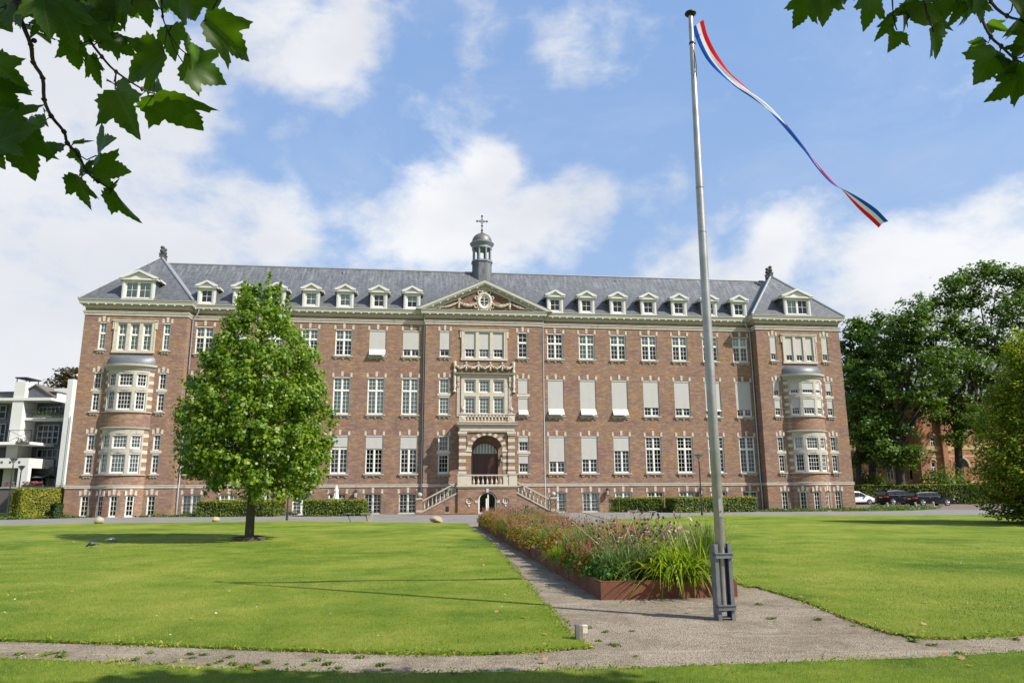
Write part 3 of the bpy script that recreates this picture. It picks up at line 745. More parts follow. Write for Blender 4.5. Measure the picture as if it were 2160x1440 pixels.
def dormer(x, y, W, zt, zb, gz, ov, rz=0.0, lights=1, curtain=None, cm=0, openr=False):
    T = TR(x, y, 0, rz); b = MB(); b.T = T
    e = .225; op = W / 2 - e
    zb2 = zb + .13
    # front posts and boards
    b.box(-W / 2, -op, 0, .22, zb, zt); b.box(op, W / 2, 0, .22, zb, zt); b.box(-op, op, 0, .22, zb, zb2); b.box(-op, op, 0, .22, zt - .09, zt)
    b.box(-W / 2 - .03, W / 2 + .03, -.06, .02, zb - .05, zb + .03)
    for sx in (-1, 1): b.box(sx * (W / 2 - .11) - .035, sx * (W / 2 - .11) + .035, -.025, .0005, zb + .06, zt - .06)
    # pediment
    o2 = W / 2 + ov
    b.prism([(-o2, zt), (o2, zt), (o2, zt + .13), (-o2, zt + .13)], -.16, .3)
    b.prism([(-o2 + .25, zt + .13), (o2 - .25, zt + .13), (0, gz - .13)], -.03, .2)
    for sx in (-1, 1):
        q = [(sx * o2, zt + .131), (sx * (o2 + .05), zt + .22), (0, gz), (0, gz - .15), (sx * (o2 - .30), zt + .131)]
        b.prism(q if sx > 0 else q[::-1], -.22, .3)
    d = b.build('dormer', dormer_paint, BLD)
    r = MB(); r.T = T; dd = 4.2 if lights > 1 else 3.0
    for sx in (-1, 1):
        q = [(sx * (o2 + .07), zt + .195), (sx * (o2 + .07), zt + .245), (0, gz + .05), (0, gz)]
        r.prism(q if sx > 0 else q[::-1], -.10, dd)
    r.build('dormer_roof', lead, d)
    ck = MB(); ck.T = T
    for sx in (-1, 1): ck.box(sx * (W / 2 - .04) - .03, sx * (W / 2 - .04) + .03, .22, dd - .3, zb - .4, zt + .2)
    ck.box(-W / 2 + .07, W / 2 - .07, .9, dd - .3, zb - .2, zt)
    ck.build('dormer_cheek', slate, d)
    so_ = MB(); so_.T = T
    for sx in (-1, 1): so_.box(sx * (o2 - .04) - .12, sx * (o2 - .04) + .12, .3, dd, zt + .08, zt + .2)
    so_.build('dormer_eaves', cream_w, d)
    fr, pn, cu = MB(), MB(), MB(); wi = (2 * op) / lights
    for i in range(lights):
        xx = -op + wi * (i + .5)
        Tw = T @ Matrix.Translation((xx, -.03, zb2))
        light_geo(fr, pn, None, None, cu, Tw, wi - .005, zt - .09 - zb2, cas=1, tr=None, cols=2, rb=2, cassette=False, curtain=(curtain if not (openr and i == lights - 1) else None), depth=.02)
    wn = fr.build('dormer_window', white, d); pn.build('pane', glass, d)
    if cu.f: cu.build('curtain', CM[cm], d)
    return d
for side in (-1, 1):
    for k in range(7):
        cu = None; cm = 0
        if side < 0 and k == 0: cu, cm = (.5, 1.), 0
        if side < 0 and k in (3, 2): cu, cm = (0, 1.), 'g'
        dormer(colx(side, k), -.36, 1.38, 18.00, 16.64, 18.64, .16, 0, 1, cu, cm)
dormer(-WCX + .05, -1.36, 2.42, 18.22, 16.62, 19.05, .24, 0, 2, (0, 1.), 'g'); dormer(WCX - .02, -1.36, 2.42, 18.22, 16.62, 19.05, .24, 0, 2, (0, 1.), 'w', True)
dormer(-31.2, 3.2, 1.9, 18.3, 16.7, 18.95, .2, -math.pi / 2, 1); dormer(31.2, 3.2, 1.9, 18.3, 16.7, 18.95, .2, math.pi / 2, 1)

# ---- centre pediment
pm = MB(); PZ0, PZ1, PX = 16.62, 19.12, 5.55
k = (PZ1 - PZ0) / PX
pm.prism([(-PX, PZ0), (PX, PZ0), (0, PZ1 - .02)], -.36, 2.6)
ped = pm.build('pediment', brick_dark, BLD)
rk = MB()
def rake(a, b, y0, y1, x_in=0.0):      # strip between a and b below the rake line
    for sx in (-1, 1):
        q = [(sx * PX, PZ0 - a), (0, PZ1 - a), (0, PZ1 - b), (sx * PX, PZ0 - b)]
        q = [(x, max(z, PZ0 + .002)) for x, z in q]
        q = [(sx * (PX - a / k), PZ0 + .004), (0, PZ1 - a), (0, PZ1 - b), (sx * (PX - b / k), PZ0 + .004)]
        rk.prism(q if sx < 0 else q[::-1], y0, y1)
rake(-.10, .12, -.80, 0.0); rake(.12, .22, -.74, 0.0); rake(.22, .33, -.55, 0.0); rake(.33, .52, -.44, 0.0)
rk.build('raking_cornice', cream, ped)
ml = MB()
for sx in (-1, 1):
    for i in range(1, 9):
        t = i / 9.0; x = sx * PX * (1 - t); z = PZ0 + (PZ1 - PZ0) * t - .27
        ml.T = Matrix.Translation((x, -.64, z)) @ Matrix.Rotation(sx * math.atan(k), 4, 'Y'); 
        if z > PZ0 + .12: ml.cbox(0, 0, .02, .14, .19, .07)
    for i in range(2, 40):
        t = i / 40.0; x = sx * PX * (1 - t); z = PZ0 + (PZ1 - PZ0) * t - .42
        ml.T = Matrix.Translation((x, -.46, z)) @ Matrix.Rotation(sx * math.atan(k), 4, 'Y')
        if z > PZ0 + .06: ml.cbox(0, 0, 0, .07, .05, .07)
ml.T = None; ml.build('modillion', cream_w, ped)
prf = MB()
for sx in (-1, 1):
    q = [(sx * (PX + .05), PZ0 + .10), (sx * (PX + .05), PZ0 + .16), (0, PZ1 + .16), (0, PZ1 + .10)]
    prf.prism(q if sx < 0 else q[::-1], -.78, 3.4)
prf.build('pediment_roof', slate, ped)
# oval window with scrolled stone frame
OV = (-.02, -.36, 17.48)
fr = MB(); fr.ring((OV[0], -.40, OV[2]), .40, .06, 28, sz=1.25); fr.box(OV[0] - .02, OV[0] + .02, -.42, -.38, OV[2] - .48, OV[2] + .48); fr.box(OV[0] - .38, OV[0] + .38, -.415, -.385, OV[2] - .02, OV[2] + .02)
for dzz in (-.26, .26): fr.box(OV[0] - .34, OV[0] + .34, -.412, -.388, OV[2] + dzz - .015, OV[2] + dzz + .015)
ow = fr.build('oval_window', white, BLD)
pn = MB(); pn.face([(OV[0] + .39 * math.cos(a), -.385, OV[2] + .48 * math.sin(a)) for a in [2 * math.pi * i / 24 for i in range(24)]]); pn.build('pane', glass, ow)
bk = MB(); bk.face([(OV[0] + .40 * math.cos(a), -.365, OV[2] + .5 * math.sin(a)) for a in [2 * math.pi * i / 24 for i in range(24)]]); bk.build('reveal', dark_in, ow)
ca = MB(); ca.ring((OV[0], -.44, OV[2]), .53, .10, 32, sz=1.22, m=8); ca.ring((OV[0], -.40, OV[2]), .62, .08, 32, sz=1.2, m=6)
for sx in (-1, 1):
    for zz, rr in ((.75, .16), (.30, .12), (-.45, .14), (-.72, .13)): ca.ring((OV[0] + sx * (.38 if abs(zz) > .6 else .68), -.44, OV[2] + zz), rr, .055, 14)
ca.ring((OV[0], -.46, OV[2] + .86), .17, .07, 14); ca.ring((OV[0], -.44, OV[2] - .78), .14, .06, 12)
ca.prism([(OV[0] - .34, OV[2] + .78), (OV[0] + .34, OV[2] + .78), (OV[0] + .22, OV[2] + 1.0), (OV[0], OV[2] + 1.07), (OV[0] - .22, OV[2] + 1.0)], -.46, -.36)
smooth_angle(ca.build('cartouche', stone, ow), 60)
def garland(mb, a, b, sag, r0, r1, y, knots=True, n=16):
    ax, az = a; bx, bz = b
    pts = []; rr = []
    for i in range(n + 1):
        t = i / n; pts.append((ax + (bx - ax) * t, y - .05 * math.sin(math.pi * t), az + (bz - az) * t - sag * 4 * t * (1 - t)))
        rr.append((r0 + (r1 - r0) * math.sin(math.pi * t)) * (1 + .22 * math.sin(i * 2.4)))
    mb.tube(pts, rr, 7)
    q = random.Random(int(abs(ax * 100) + abs(bz * 10)))
    for p, r_ in zip(pts[1:-1], rr[1:-1]):
        for m in range(3):
            a_ = q.uniform(0, 6.28); mb.lathe([(.001, -r_ * .45), (r_ * .5, 0), (.001, r_ * .45)], (p[0] + r_ * .8 * math.cos(a_), p[1] - r_ * .5 - .01, p[2] + r_ * .8 * math.sin(a_)), 6)
def drop(mb, x, z0, z1, y, r=.09):
    n = 10; pts = [(x, y, z0 + (z1 - z0) * i / n) for i in range(n + 1)]
    mb.tube(pts, [r * (.45 + .8 * abs(math.sin(i * 1.35 + .5))) for i in range(n + 1)], 7)
ga = MB()
for sx in (-1, 1):
    garland(ga, (sx * .65, 17.3), (sx * 2.15, 17.35), .26, .07, .14, -.45); drop(ga, sx * 2.15, 17.62, 16.85, -.44, .10)
    ga.ring((sx * 2.15, -.45, 17.6), .10, .04, 10); garland(ga, (sx * 2.2, 17.35), (sx * 3.75, 16.88), .14, .05, .09, -.43); ga.ring((sx * 3.75, -.43, 16.86), .09, .035, 10)
smooth_angle(ga.build('garland', stone, ped), 60)

# hood, pilasters and festoons round the first floor centre window
hd = MB(); hd.sweep([(-2.28, YC + .1), (-2.28, YC - .06), (2.32, YC - .06), (2.32, YC + .1)], [(0, 11.12), (.05, 11.14), (.10, 11.22), (.24, 11.26), (.24, 11.33), (.28, 11.36), (0, 11.40)])
for x0 in (-2.26, 2.02): hd.box(x0, x0 + .26, YC - .05, YC + .1, 7.75, 11.11)
for x in (-2.13, 2.15): hd.box(x - .11, x + .11, YC - .16, YC - .051, 10.62, 11.1); hd.box(x - .08, x + .08, YC - .11, YC - .051, 10.2, 10.619)
hd.build('window_hood', stone_old, BLD)
fs = MB()
xs = [-2.1, -1.05, 0, 1.05, 2.1]
xs = [-2.45, -1.5, -.5, .5, 1.5, 2.45]
for a, b in zip(xs, xs[1:]): garland(fs, (a, 12.05), (b, 12.05), .30, .06, .13, YC - .09, n=12)
for x in xs[1:-1]: drop(fs, x, 12.25, 11.55, YC - .09, .10)
for x in (xs[0], xs[-1]): drop(fs, x, 12.25, 9.75, YC - .09, .13); fs.ring((x, YC - .1, 12.2), .11, .045, 10)
smooth_angle(fs.build('garland', stone, BLD), 60)

# ---- porch
PC = .10
po = MB(); po2 = MB()
def banded(x0, x1, y0, y1, z0, z1, stones):
    z = z0
    for a, b in sorted(stones):
        if a > z: po.box(x0, x1, y0, y1, z, a)
        po2.box(x0 - .012, x1 + .012, y0 - .012, y1 + .012, a, b); z = b
    if z < z1: po.box(x0, x1, y0, y1, z, z1)
STN = [(2.2, 3.16), (3.42, 3.67), (3.97, 4.22), (4.50, 4.75), (5.04, 5.29), (5.57, 5.82), (6.07, 6.10)]
for sx in (-1, 1):
    xa, xb = sorted((PC + sx * 1.68, PC + sx * 2.21)); banded(xa, xb, -1.95, -1.42, 2.2, 6.1, STN)
    po2.box(xa - .06, xb + .06, -2.01, -1.38, 3.1, 3.28); po2.box(xa - .05, xb + .05, -2.0, -1.38, 6.10, 6.2); po2.box(xa - .09, xb + .09, -2.04, -1.36, 6.2, 6.36)
    xa, xb = sorted((PC + sx * 1.25, PC + sx * 1.667)); banded(xa, xb, -1.84, -1.45, 2.2, 4.80, [(2.2, 3.0), (3.42, 3.67), (3.97, 4.22), (4.5, 4.72)] if sx > 0 else [(2.2, 3.0), (4.5, 4.72)])
    po2.box(xa - .05, xb - .001 if sx > 0 else xb + .05, -1.9, -1.40, 4.80, 4.96)
# arch ring with alternating voussoirs and the spandrel above
AZ, AR, AR2 = 4.96, 1.24, 1.62
nv = 19
for i in range(nv):
    a0, a1 = math.pi * i / nv, math.pi * (i + 1) / nv; am = [a0 + (a1 - a0) * j / 3 for j in range(4)]
    q = [(PC + AR * math.cos(a), AZ + AR * .92 * math.sin(a)) for a in am] + [(PC + AR2 * math.cos(a), AZ + AR2 * .86 * math.sin(a)) for a in reversed(am)]
    (po2 if i % 2 == 0 else po).prism(q[::-1], -1.86 if i % 2 == 0 else -1.845, -1.44)
sp = []
for i in range(13):
    a = math.pi * i / 12; sp.append((PC + AR2 * math.cos(a), AZ + AR2 * .86 * math.sin(a)))
for p, q in zip(sp, sp[1:]): po.prism([(p[0], 6.36), (p[0], p[1]), (q[0], q[1]), (q[0], 6.36)], -1.82, -1.46)
porch = po.build('porch', brick, BLD)
po2.box(PC - 2.2, PC + 2.2, -1.93, YC - .02, 6.36, 6.90)
po2.box(PC - 2.14, PC + 2.14, -1.96, -1.931, 6.44, 6.80)
po2.sweep([(PC - 2.2, YC), (PC - 2.2, -1.93), (PC + 2.2, -1.93), (PC + 2.2, YC)], [(0, 6.82), (.05, 6.84), (.10, 6.90), (.22, 6.94), (.24, 7.05), (.28, 7.10), (.28, 7.14), (0, 7.17)])
po2.box(PC - 2.2, PC + 2.2, -1.93, YC - .02, 6.9, 7.16)
po2.build('stonework', stone, porch)
def baluster(mb, x, y, z0, h, r=.085):
    mb.box(x - r * .9, x + r * .9, y - r * .9, y + r * .9, z0, z0 + h * .07); mb.box(x - r * .9, x + r * .9, y - r * .9, y + r * .9, z0 + h * .93, z0 + h)
    mb.lathe([(r * .55, h * .07), (r * .8, h * .12), (r, h * .28), (r * .75, h * .42), (r * .42, h * .60), (r * .36, h * .74), (r * .55, h * .84), (r * .8, h * .88), (r * .8, h * .93)], (x, y, z0), 8)
def pedestal(mb, x0, x1, y0, y1, z0, z1):
    mb.box(x0, x1, y0, y1, z0, z1 - .1); mb.box(x0 - .05, x1 + .05, y0 - .05, y1 + .05, z1 - .1, z1)
    cx_, cz_ = (x0 + x1) / 2, (z0 + z1 - .1) / 2; hw = (x1 - x0) / 2 - .08; hh = (z1 - .1 - z0) / 2 - .08
    o = [(cx_ - hw, y0 - .004, cz_ - hh), (cx_ + hw, y0 - .004, cz_ - hh), (cx_ + hw, y0 - .004, cz_ + hh), (cx_ - hw, y0 - .004, cz_ + hh)]; ap = (cx_, y0 - .045, cz_)
    for a, b in zip(o, o[1:] + o[:1]): mb.face([a, b, ap])
ub = MB(); uy = -1.78
for sx in (-1, 1): pedestal(ub, *sorted((PC + sx * 1.68, PC + sx * 2.22)), -1.98, -1.55, 7.17, 7.84)
ub.box(PC - 1.62, PC + 1.62, -1.90, -1.62, 7.17, 7.23); ub.box(PC - 1.62, PC + 1.62, -1.92, -1.60, 7.74, 7.83)
for i in range(12): baluster(ub, PC - 1.52 + 3.04 * i / 11, uy, 7.231, .508)
smooth_angle(ub.build('balustrade', stone, porch), 35)
fi = MB()
for sx in (-1, 1): fi.lathe([(.14, 0), (.14, .06), (.07, .10), (.06, .14), (.13, .20), (.17, .30), (.15, .42), (.07, .52), (.05, .56), (.06, .60), (.01, .66)], (PC + sx * 1.95, -1.77, 7.841), 12)
smooth_angle(fi.build('urn_finial', stone_old, porch), 40)
# porch door
dr = MB(); cxd = .10; dw = 1.04
dr.box(cxd - dw, cxd + dw, -.10, -.02, 4.62, 4.74)
for x in (cxd - dw, cxd + dw - .09): dr.box(x, x + .09, -.12, -.02, 2.2, 4.62)
for sx in (-1, 1):
    xa, xb = sorted((cxd + sx * .01, cxd + sx * (dw - .1))); dr.box(xa, xb, -.07, -.03, 2.2, 4.62)
    for za, zb in ((2.35, 3.1), (3.25, 4.45)):
        dr.box(xa + .12, xb - .12, -.085, -.0705, za, zb); dr.box(xa + .20, xb - .20, -.098, -.0855, za + .08, zb - .08)
for i in range(9):
    x = cxd - dw + .05 + (2 * dw - .1) * i / 8; zt = 4.74 + .86 * math.sqrt(max(0.02, 1 - ((x - cxd) / dw) ** 2)); dr.box(x - .025, x + .025, -.10, -.04, 4.74, zt)
arc = [(cxd + dw * math.cos(math.pi * i / 16), 4.74 + .88 * math.sin(math.pi * i / 16)) for i in range(17)]
for p, q in zip(arc, arc[1:]): dr.tube([(p[0], -.07, p[1]), (q[0], -.07, q[1])], .05, 5)
door = dr.build('front_door', maroon, BLD)
fl = MB(); fl.face([(x, -.055, z) for x, z in arc]); fl.build('fanlight', curtain_m, door)
fx = MB()
for p, q in zip(arc, arc[1:]): fx.prism([(p[0], 5.67), (p[0], p[1] + .05), (q[0], q[1] + .05), (q[0], 5.67)], -.24, -.0)
fx.build('door_arch', brick, door)
bk = MB(); bk.box(cxd - 1.1, cxd + 1.1, .02, .06, 2.15, 5.7); bk.build('door_backing', dark_in, door)
# landing with its lower wall, arched garden door and round windows
la = MB(); LY = -2.3
DH = (PC - .72, PC + .72, 0.0, 1.70)
RW = [(PC - 1.42, 1.02), (PC + 1.42, 1.02)]
la.panel(PC - 2.3, PC + 2.3, 0, 2.0, [DH] + [(x - .24, x + .24, z - .24, z + .24) for x, z in RW], flat(LY), .25)
for x in (PC - 2.3, PC + 2.3): la.face([(x, LY, 0), (x, YC, 0), (x, YC, 2.0), (x, LY, 2.0)])
aq = [(PC + .72 * math.cos(math.pi * i / 14), .98 + .72 * math.sin(math.pi * i / 14)) for i in range(15)]
for p, q in zip(aq, aq[1:]): la.prism([(p[0], 1.70), (p[0], p[1]), (q[0], q[1]), (q[0], 1.70)], LY + .002, LY + .2)
for x, z in RW:
    rq = [(x + .22 * math.cos(2 * math.pi * i / 24), z + .22 * math.sin(2 * math.pi * i / 24)) for i in range(25)]
    for p, q in zip(rq, rq[1:]):
        u_ = [(x + (.241 if px_ > x else -.241), pz_) for px_, pz_ in (p, q)]
        la.prism([p, q, u_[1], u_[0]], LY + .002, LY + .2)
        zt_ = [(px_, z + (.241 if pz_ > z else -.241)) for px_, pz_ in (p, q)]
        la.prism([p, q, zt_[1], zt_[0]], LY + .003, LY + .2)
    la.ring((x, LY + .0, z), .28, .035, 24)
arch_r = [(PC + .80 * math.cos(math.pi * i / 14), .98 + .80 * math.sin(math.pi * i / 14)) for i in range(15)]
for p, q in zip(arch_r, arch_r[1:]): la.tube([(p[0], LY, p[1]), (q[0], LY, q[1])], .05, 5)
landing = la.build('landing', brick, BLD)
ls = MB()
ls.sweep([(PC - 2.3, YC), (PC - 2.3, LY), (PC + 2.3, LY), (PC + 2.3, YC)], [(0, 1.96), (.04, 1.98), (.08, 2.06), (.12, 2.10), (.12, 2.18), (0, 2.20)])
ls.box(PC - 2.3, PC + 2.3, LY, YC - .02, 2.0, 2.2)
for sx in (-1, 1):
    xa, xb = sorted((PC + sx * 1.70, PC + sx * 2.33)); ls.box(xa, xb, LY - .03, LY + .36, 2.2, 2.98); ls.box(xa - .04, xb + .04, LY - .07, LY + .40, 2.98, 3.06)
    xa, xb = sorted((PC + sx * 1.24, PC + sx * 1.699)); ls.box(xa, xb, LY + .02, LY + .30, 2.2, 2.96); ls.box(xa, xb, LY - .01, LY + .33, 2.961, 3.04)
    ls.box(PC + sx * .84 - .11, PC + sx * .84 + .11, LY - .04, LY + .05, .86, 1.08)
ls.box(PC - 1.24, PC + 1.24, LY + .03, LY + .28, 2.2, 2.27); ls.box(PC - 1.24, PC + 1.24, LY, LY + .31, 2.93, 3.02)
ls.prism([(PC - .08, 1.66), (PC + .08, 1.66), (PC + .10, 1.95), (PC - .10, 1.95)], LY - .05, LY + .05)
for i in range(7): baluster(ls, PC - 1.06 + 2.12 * i / 6, LY + .155, 2.271, .658, .095)
smooth_angle(ls.build('balustrade', stone, landing), 35)
gd = MB()
for sx in (-1, 1):
    xa, xb = sorted((PC + sx * .012, PC + sx * .70))
    gd.box(xa, xa + .10, LY + .10, LY + .16, .02, 1.55 if sx > 0 else 1.50); gd.box(xb - .10, xb, LY + .10, LY + .16, .02, 1.2); gd.box(xa + .10, xb - .10, LY + .101, LY + .159, .02, .16)
for p, q in zip(aq, aq[1:]): gd.tube([(PC + (p[0] - PC) * .95, LY + .13, .98 + (p[1] - .98) * .95), (PC + (q[0] - PC) * .95, LY + .13, .98 + (q[1] - .98) * .95)], .045, 5)
gdo = gd.build('garden_door', white, BLD)
pn = MB(); pn.face([(PC - .7, LY + .13, .03), (PC + .7, LY + .13, .03)] + [(x, LY + .13, z) for x, z in aq]); pn.build('pane', glass_dark, gdo)
bk = MB(); bk.box(PC - .8, PC + .8, LY + .5, LY + .55, 0, 1.9); bk.build('door_backing', dark_in, gdo)
for x, z in RW:
    fr = MB(); fr.ring((x, LY + .06, z), .19, .035, 22); fr.box(x - .012, x + .012, LY + .05, LY + .08, z - .18, z + .18); fr.box(x - .18, x + .18, LY + .052, LY + .078, z - .012, z + .012)
    fr.prism([(x - .07, z - .31), (x + .07, z - .31), (x + .035, z - .42), (x - .035, z - .42)], LY - .04, LY + .02)
    rw = fr.build('round_window', white, BLD)
    pn = MB(); pn.face([(x + .19 * math.cos(2 * math.pi * i / 20), LY + .067, z + .19 * math.sin(2 * math.pi * i / 20)) for i in range(20)]); pn.build('pane', glass, rw)
    bk = MB(); bk.box(x - .26, x + .26, LY + .22, LY + .24, z - .26, z + .26); bk.build('reveal', dark_in, rw)
# outside stairs down both sides
for sx in (-1, 1):
    br_, stn, tr2 = MB(), MB(), MB()
    x0, x1 = PC + sx * 2.302, PC + sx * 5.0; y0, y1 = -2.15, -1.9
    zr = lambda x: 1.60 - (abs(x - PC) - 2.3) * (1.42 / 2.7)
    q = [(x0, 0), (x1, 0), (x1, zr(x1) - .02), (x0, zr(x0) - .02)]
    br_.prism(q if sx > 0 else q[::-1], y0, y1)
    xa, xb = sorted((PC + sx * 5.0, PC + sx * 5.46)); br_.box(xa, xb, -2.28, -1.80, .36, 1.12); stn.box(xa - .006, xb + .006, -2.286, -1.794, .20, .36); br_.box(xa, xb, -2.28, -1.80, 0, .20)
    stn.box(xa - .05, xb + .05, -2.33, -1.75, 1.12, 1.20); stn.box(xa - .02, xb + .02, -2.30, -1.78, 1.20, 1.27)
    stn.lathe([(.10, 0), (.06, .04), (.12, .07), (.19, .17), (.20, .24), (.17, .34), (.09, .41), (.01, .43)], ((xa + xb) / 2, -2.04, 1.271), 14)
    def bar(za, zb, ya, yb):
        q = [(x0, zr(x0) + za), (x1, zr(x1) + za), (x1, zr(x1) + zb), (x0, zr(x0) + zb)]; stn.prism(q if sx > 0 else q[::-1], ya, yb)
    bar(-.02, .11, y0 - .06, y1 + .06); bar(.80, .92, y0 - .03, y1 + .03)
    for i in range(9):
        x = PC + sx * (2.45 + 2.4 * i / 8); baluster(stn, x, (y0 + y1) / 2, zr(x) + .08, .74, .075)
    for i in range(13):
        xx = PC + sx * (2.305 + (12 - i) * .21); a, b = sorted((xx, xx + sx * .21)); tr2.box(a, b, -1.89, -.62, 0, .17 * (i + 1) - .001)
    st_ = br_.build('stair_parapet', brick, BLD); smooth_angle(stn.build('balustrade', stone_old, st_), 35); tr2.build('steps', stone_band, st_)
    ni = MB(); xx = PC + sx * 3.1; ni.box(xx - .13, xx + .13, -2.156, -2.12, .18, .62); ni.build('vent_opening', dark_in, st_)
    nj = MB(); nj.box(xx - .20, xx + .20, -2.22, -2.1, .10, .179); nj.build('sill', stone, st_)
hr = MB(); hr.tube([(5.4, -2.6, 0), (5.4, -2.6, .95), (5.9, -2.4, .95), (5.95, -2.4, 0)], .02, 6); hr.tube([(5.4, -2.6, .95), (4.9, -2.45, .6)], .02, 6); hr.build('handrail', iron, BLD)
kb = MB(); kb.box(PC - 5.5, PC - .8, -2.72, LY - .001, 0, .13); kb.box(PC + .8, PC + 5.5, -2.72, LY - .001, 0, .13); kb.build('brick_plinth', brick_dark, BLD)

# ---- cupola on the ridge
cu = MB(); CX_, CY_ = .12, RY
def octo(r): return [(CX_ + r * math.cos(math.pi / 8 + math.pi / 4 * i), CY_ + r * math.sin(math.pi / 8 + math.pi / 4 * i)) for i in range(8)]
cu.vprism(octo(.95), 19.6, 22.22); base = cu.build('cupola', slate, BLD)
cb = MB()
cb.vprism(octo(1.03), 22.22, 22.34)
cb.vprism([(CX_ + (x - CX_) * .92, CY_ + (y - CY_) * .92) for x, y in octo(1.0)], 22.34, 22.42)
for i in range(8):
    a = math.pi / 8 + math.pi / 4 * i; x, y = CX_ + .80 * math.cos(a), CY_ + .80 * math.sin(a)
    cb.lathe([(.13, 0), (.13, .10), (.10, .12), (.095, .9), (.085, 1.0), (.12, 1.02), (.12, 1.10)], (x, y, 22.42), 10)
cb.lathe([(.62, 0), (.72, .02), (.92, .05), (.92, .30), (.98, .33), (1.0, .42), (1.10, .50), (1.12, .60), (1.05, .66), (.94, .70)], (CX_, CY_, 23.50), 28)
smooth_angle(cb.build('lantern', plain('painted_zinc', (.20, .22, .245), .5, .1, .2, 3.0), base), 40)
dm = MB(); dm.lathe([(.93, 0), (.93, .05), (.92, .18), (.87, .38), (.76, .58), (.60, .74), (.40, .86), (.20, .92), (.13, .95), (.15, 1.0), (.10, 1.08), (.06, 1.16), (.10, 1.2), (.04, 1.26)], (CX_, CY_, 24.18), 28)
smooth_angle(dm.build('dome', copper, base), 50)
cr = MB(); cz = 25.42
cr.box(CX_ - .035, CX_ + .035, CY_ - .03, CY_ + .03, cz, cz + 1.42); cr.box(CX_ - .46, CX_ + .46, CY_ - .029, CY_ + .029, cz + .86, cz + .93)
for dx, dzz in ((-.46, .895), (.46, .895), (0, 1.40), (0, .45)): cr.ring((CX_ + dx, CY_, cz + dzz), .075, .03, 10)
for sx in (-1, 1):
    for sz in (-1, 1): cr.tube([(CX_ + sx * .04, CY_, cz + .895 + sz * .22), (CX_ + sx * .12, CY_, cz + .895 + sz * .12), (CX_ + sx * .24, CY_, cz + .895 + sz * .04)], .018, 5)
cr.lathe([(.10, 0), (.12, .06), (.05, .14), (.035, .3)], (CX_, CY_, cz - .04), 10)
cr.build('cross', iron, base)
# ---- finials on the pavilions
for c in (-27.5, 27.5):
    for y in (3.0, 3.62):
        f_ = MB(); f_.box(c - .17, c + .17, y - .17, y + .17, 21.3, 21.83); f_.box(c - .21, c + .21, y - .21, y + .21, 21.83, 21.89)
        f_.lathe([(.10, 0), (.08, .06), (.16, .11), (.20, .22), (.18, .33), (.09, .39), (.11, .44), (.17, .50), (.17, .58), (.11, .66), (.02, .70)], (c, y, 21.89), 14)
        smooth_angle(f_.build('urn_finial', plain('finial_stone%d%d' % (c, y), (.085, .08, .078), .8, 0, .3, 6), BLD), 40)
# ---- downpipes and wall lanterns
for x, y, zt in ((-4.99, -.06, 16.0), (5.01, -.06, 16.0), (-23.52, -.10, 16.0), (23.50, -.10, 16.0)):
    p = MB(); s = 1 if x > 0 else -1; o = -s * .45 if abs(x) > 20 else 0
    p.tube([(x + o, y - .25, 16.25), (x + o * .9, y - .2, 15.95), (x, y - .02, 15.35), (x, y - .02, 2.5), (x, y - .10, 2.3), (x, y - .10, .02)], .062, 8)
    for z in (3.2, 5.6, 8.2, 10.8, 13.2): p.lathe([(.078, 0), (.078, .06)], (x, y - .02, z), 8)
    smooth_angle(p.build('downpipe', zinc, BLD), 50)
def lantern(x, y, z):
    m = MB(); m.tube([(x, y, z + .28), (x, y - .12, z + .36), (x, y - .24, z + .30)], .016, 5); m.box(x - .05, x + .05, y - .02, y, z + .12, z + .36)
    m.lathe([(.05, .31), (.16, .20), (.17, .17), (.03, .16)], (x, y - .24, z), 6); m.lathe([(.13, -.22), (.08, -.26), (.02, -.30)], (x, y - .24, z), 6)
    for i in range(6):
        a = math.pi / 3 * i; m.tube([(x + .15 * math.cos(a), y - .24 + .15 * math.sin(a), z + .16), (x + .125 * math.cos(a), y - .24 + .125 * math.sin(a), z - .22)], .012, 4)
    o = m.build('wall_lantern', iron, BLD)
    g = MB(); g.lathe([(.11, -.20), (.135, .155)], (x, y - .24, z), 6); g.build('lantern_glass', lampglass, o)
lantern(-10.15, 0, 1.55); lantern(-18.3, 0, 1.6); lantern(10.2, 0, 1.6); lantern(18.2, 0, 1.6); lantern(1.42, YC, 4.3)
# ================================================================== GROUND
def poly_sheet(name, pts, z, mat, label=None):
    m = MB(); m.face([(x, y, z) for x, y in pts]); o = m.build(name, mat); o['kind'] = 'structure'; return o
def G(px, py): p = ground(px, py); return (float(p[0]), float(p[1]))

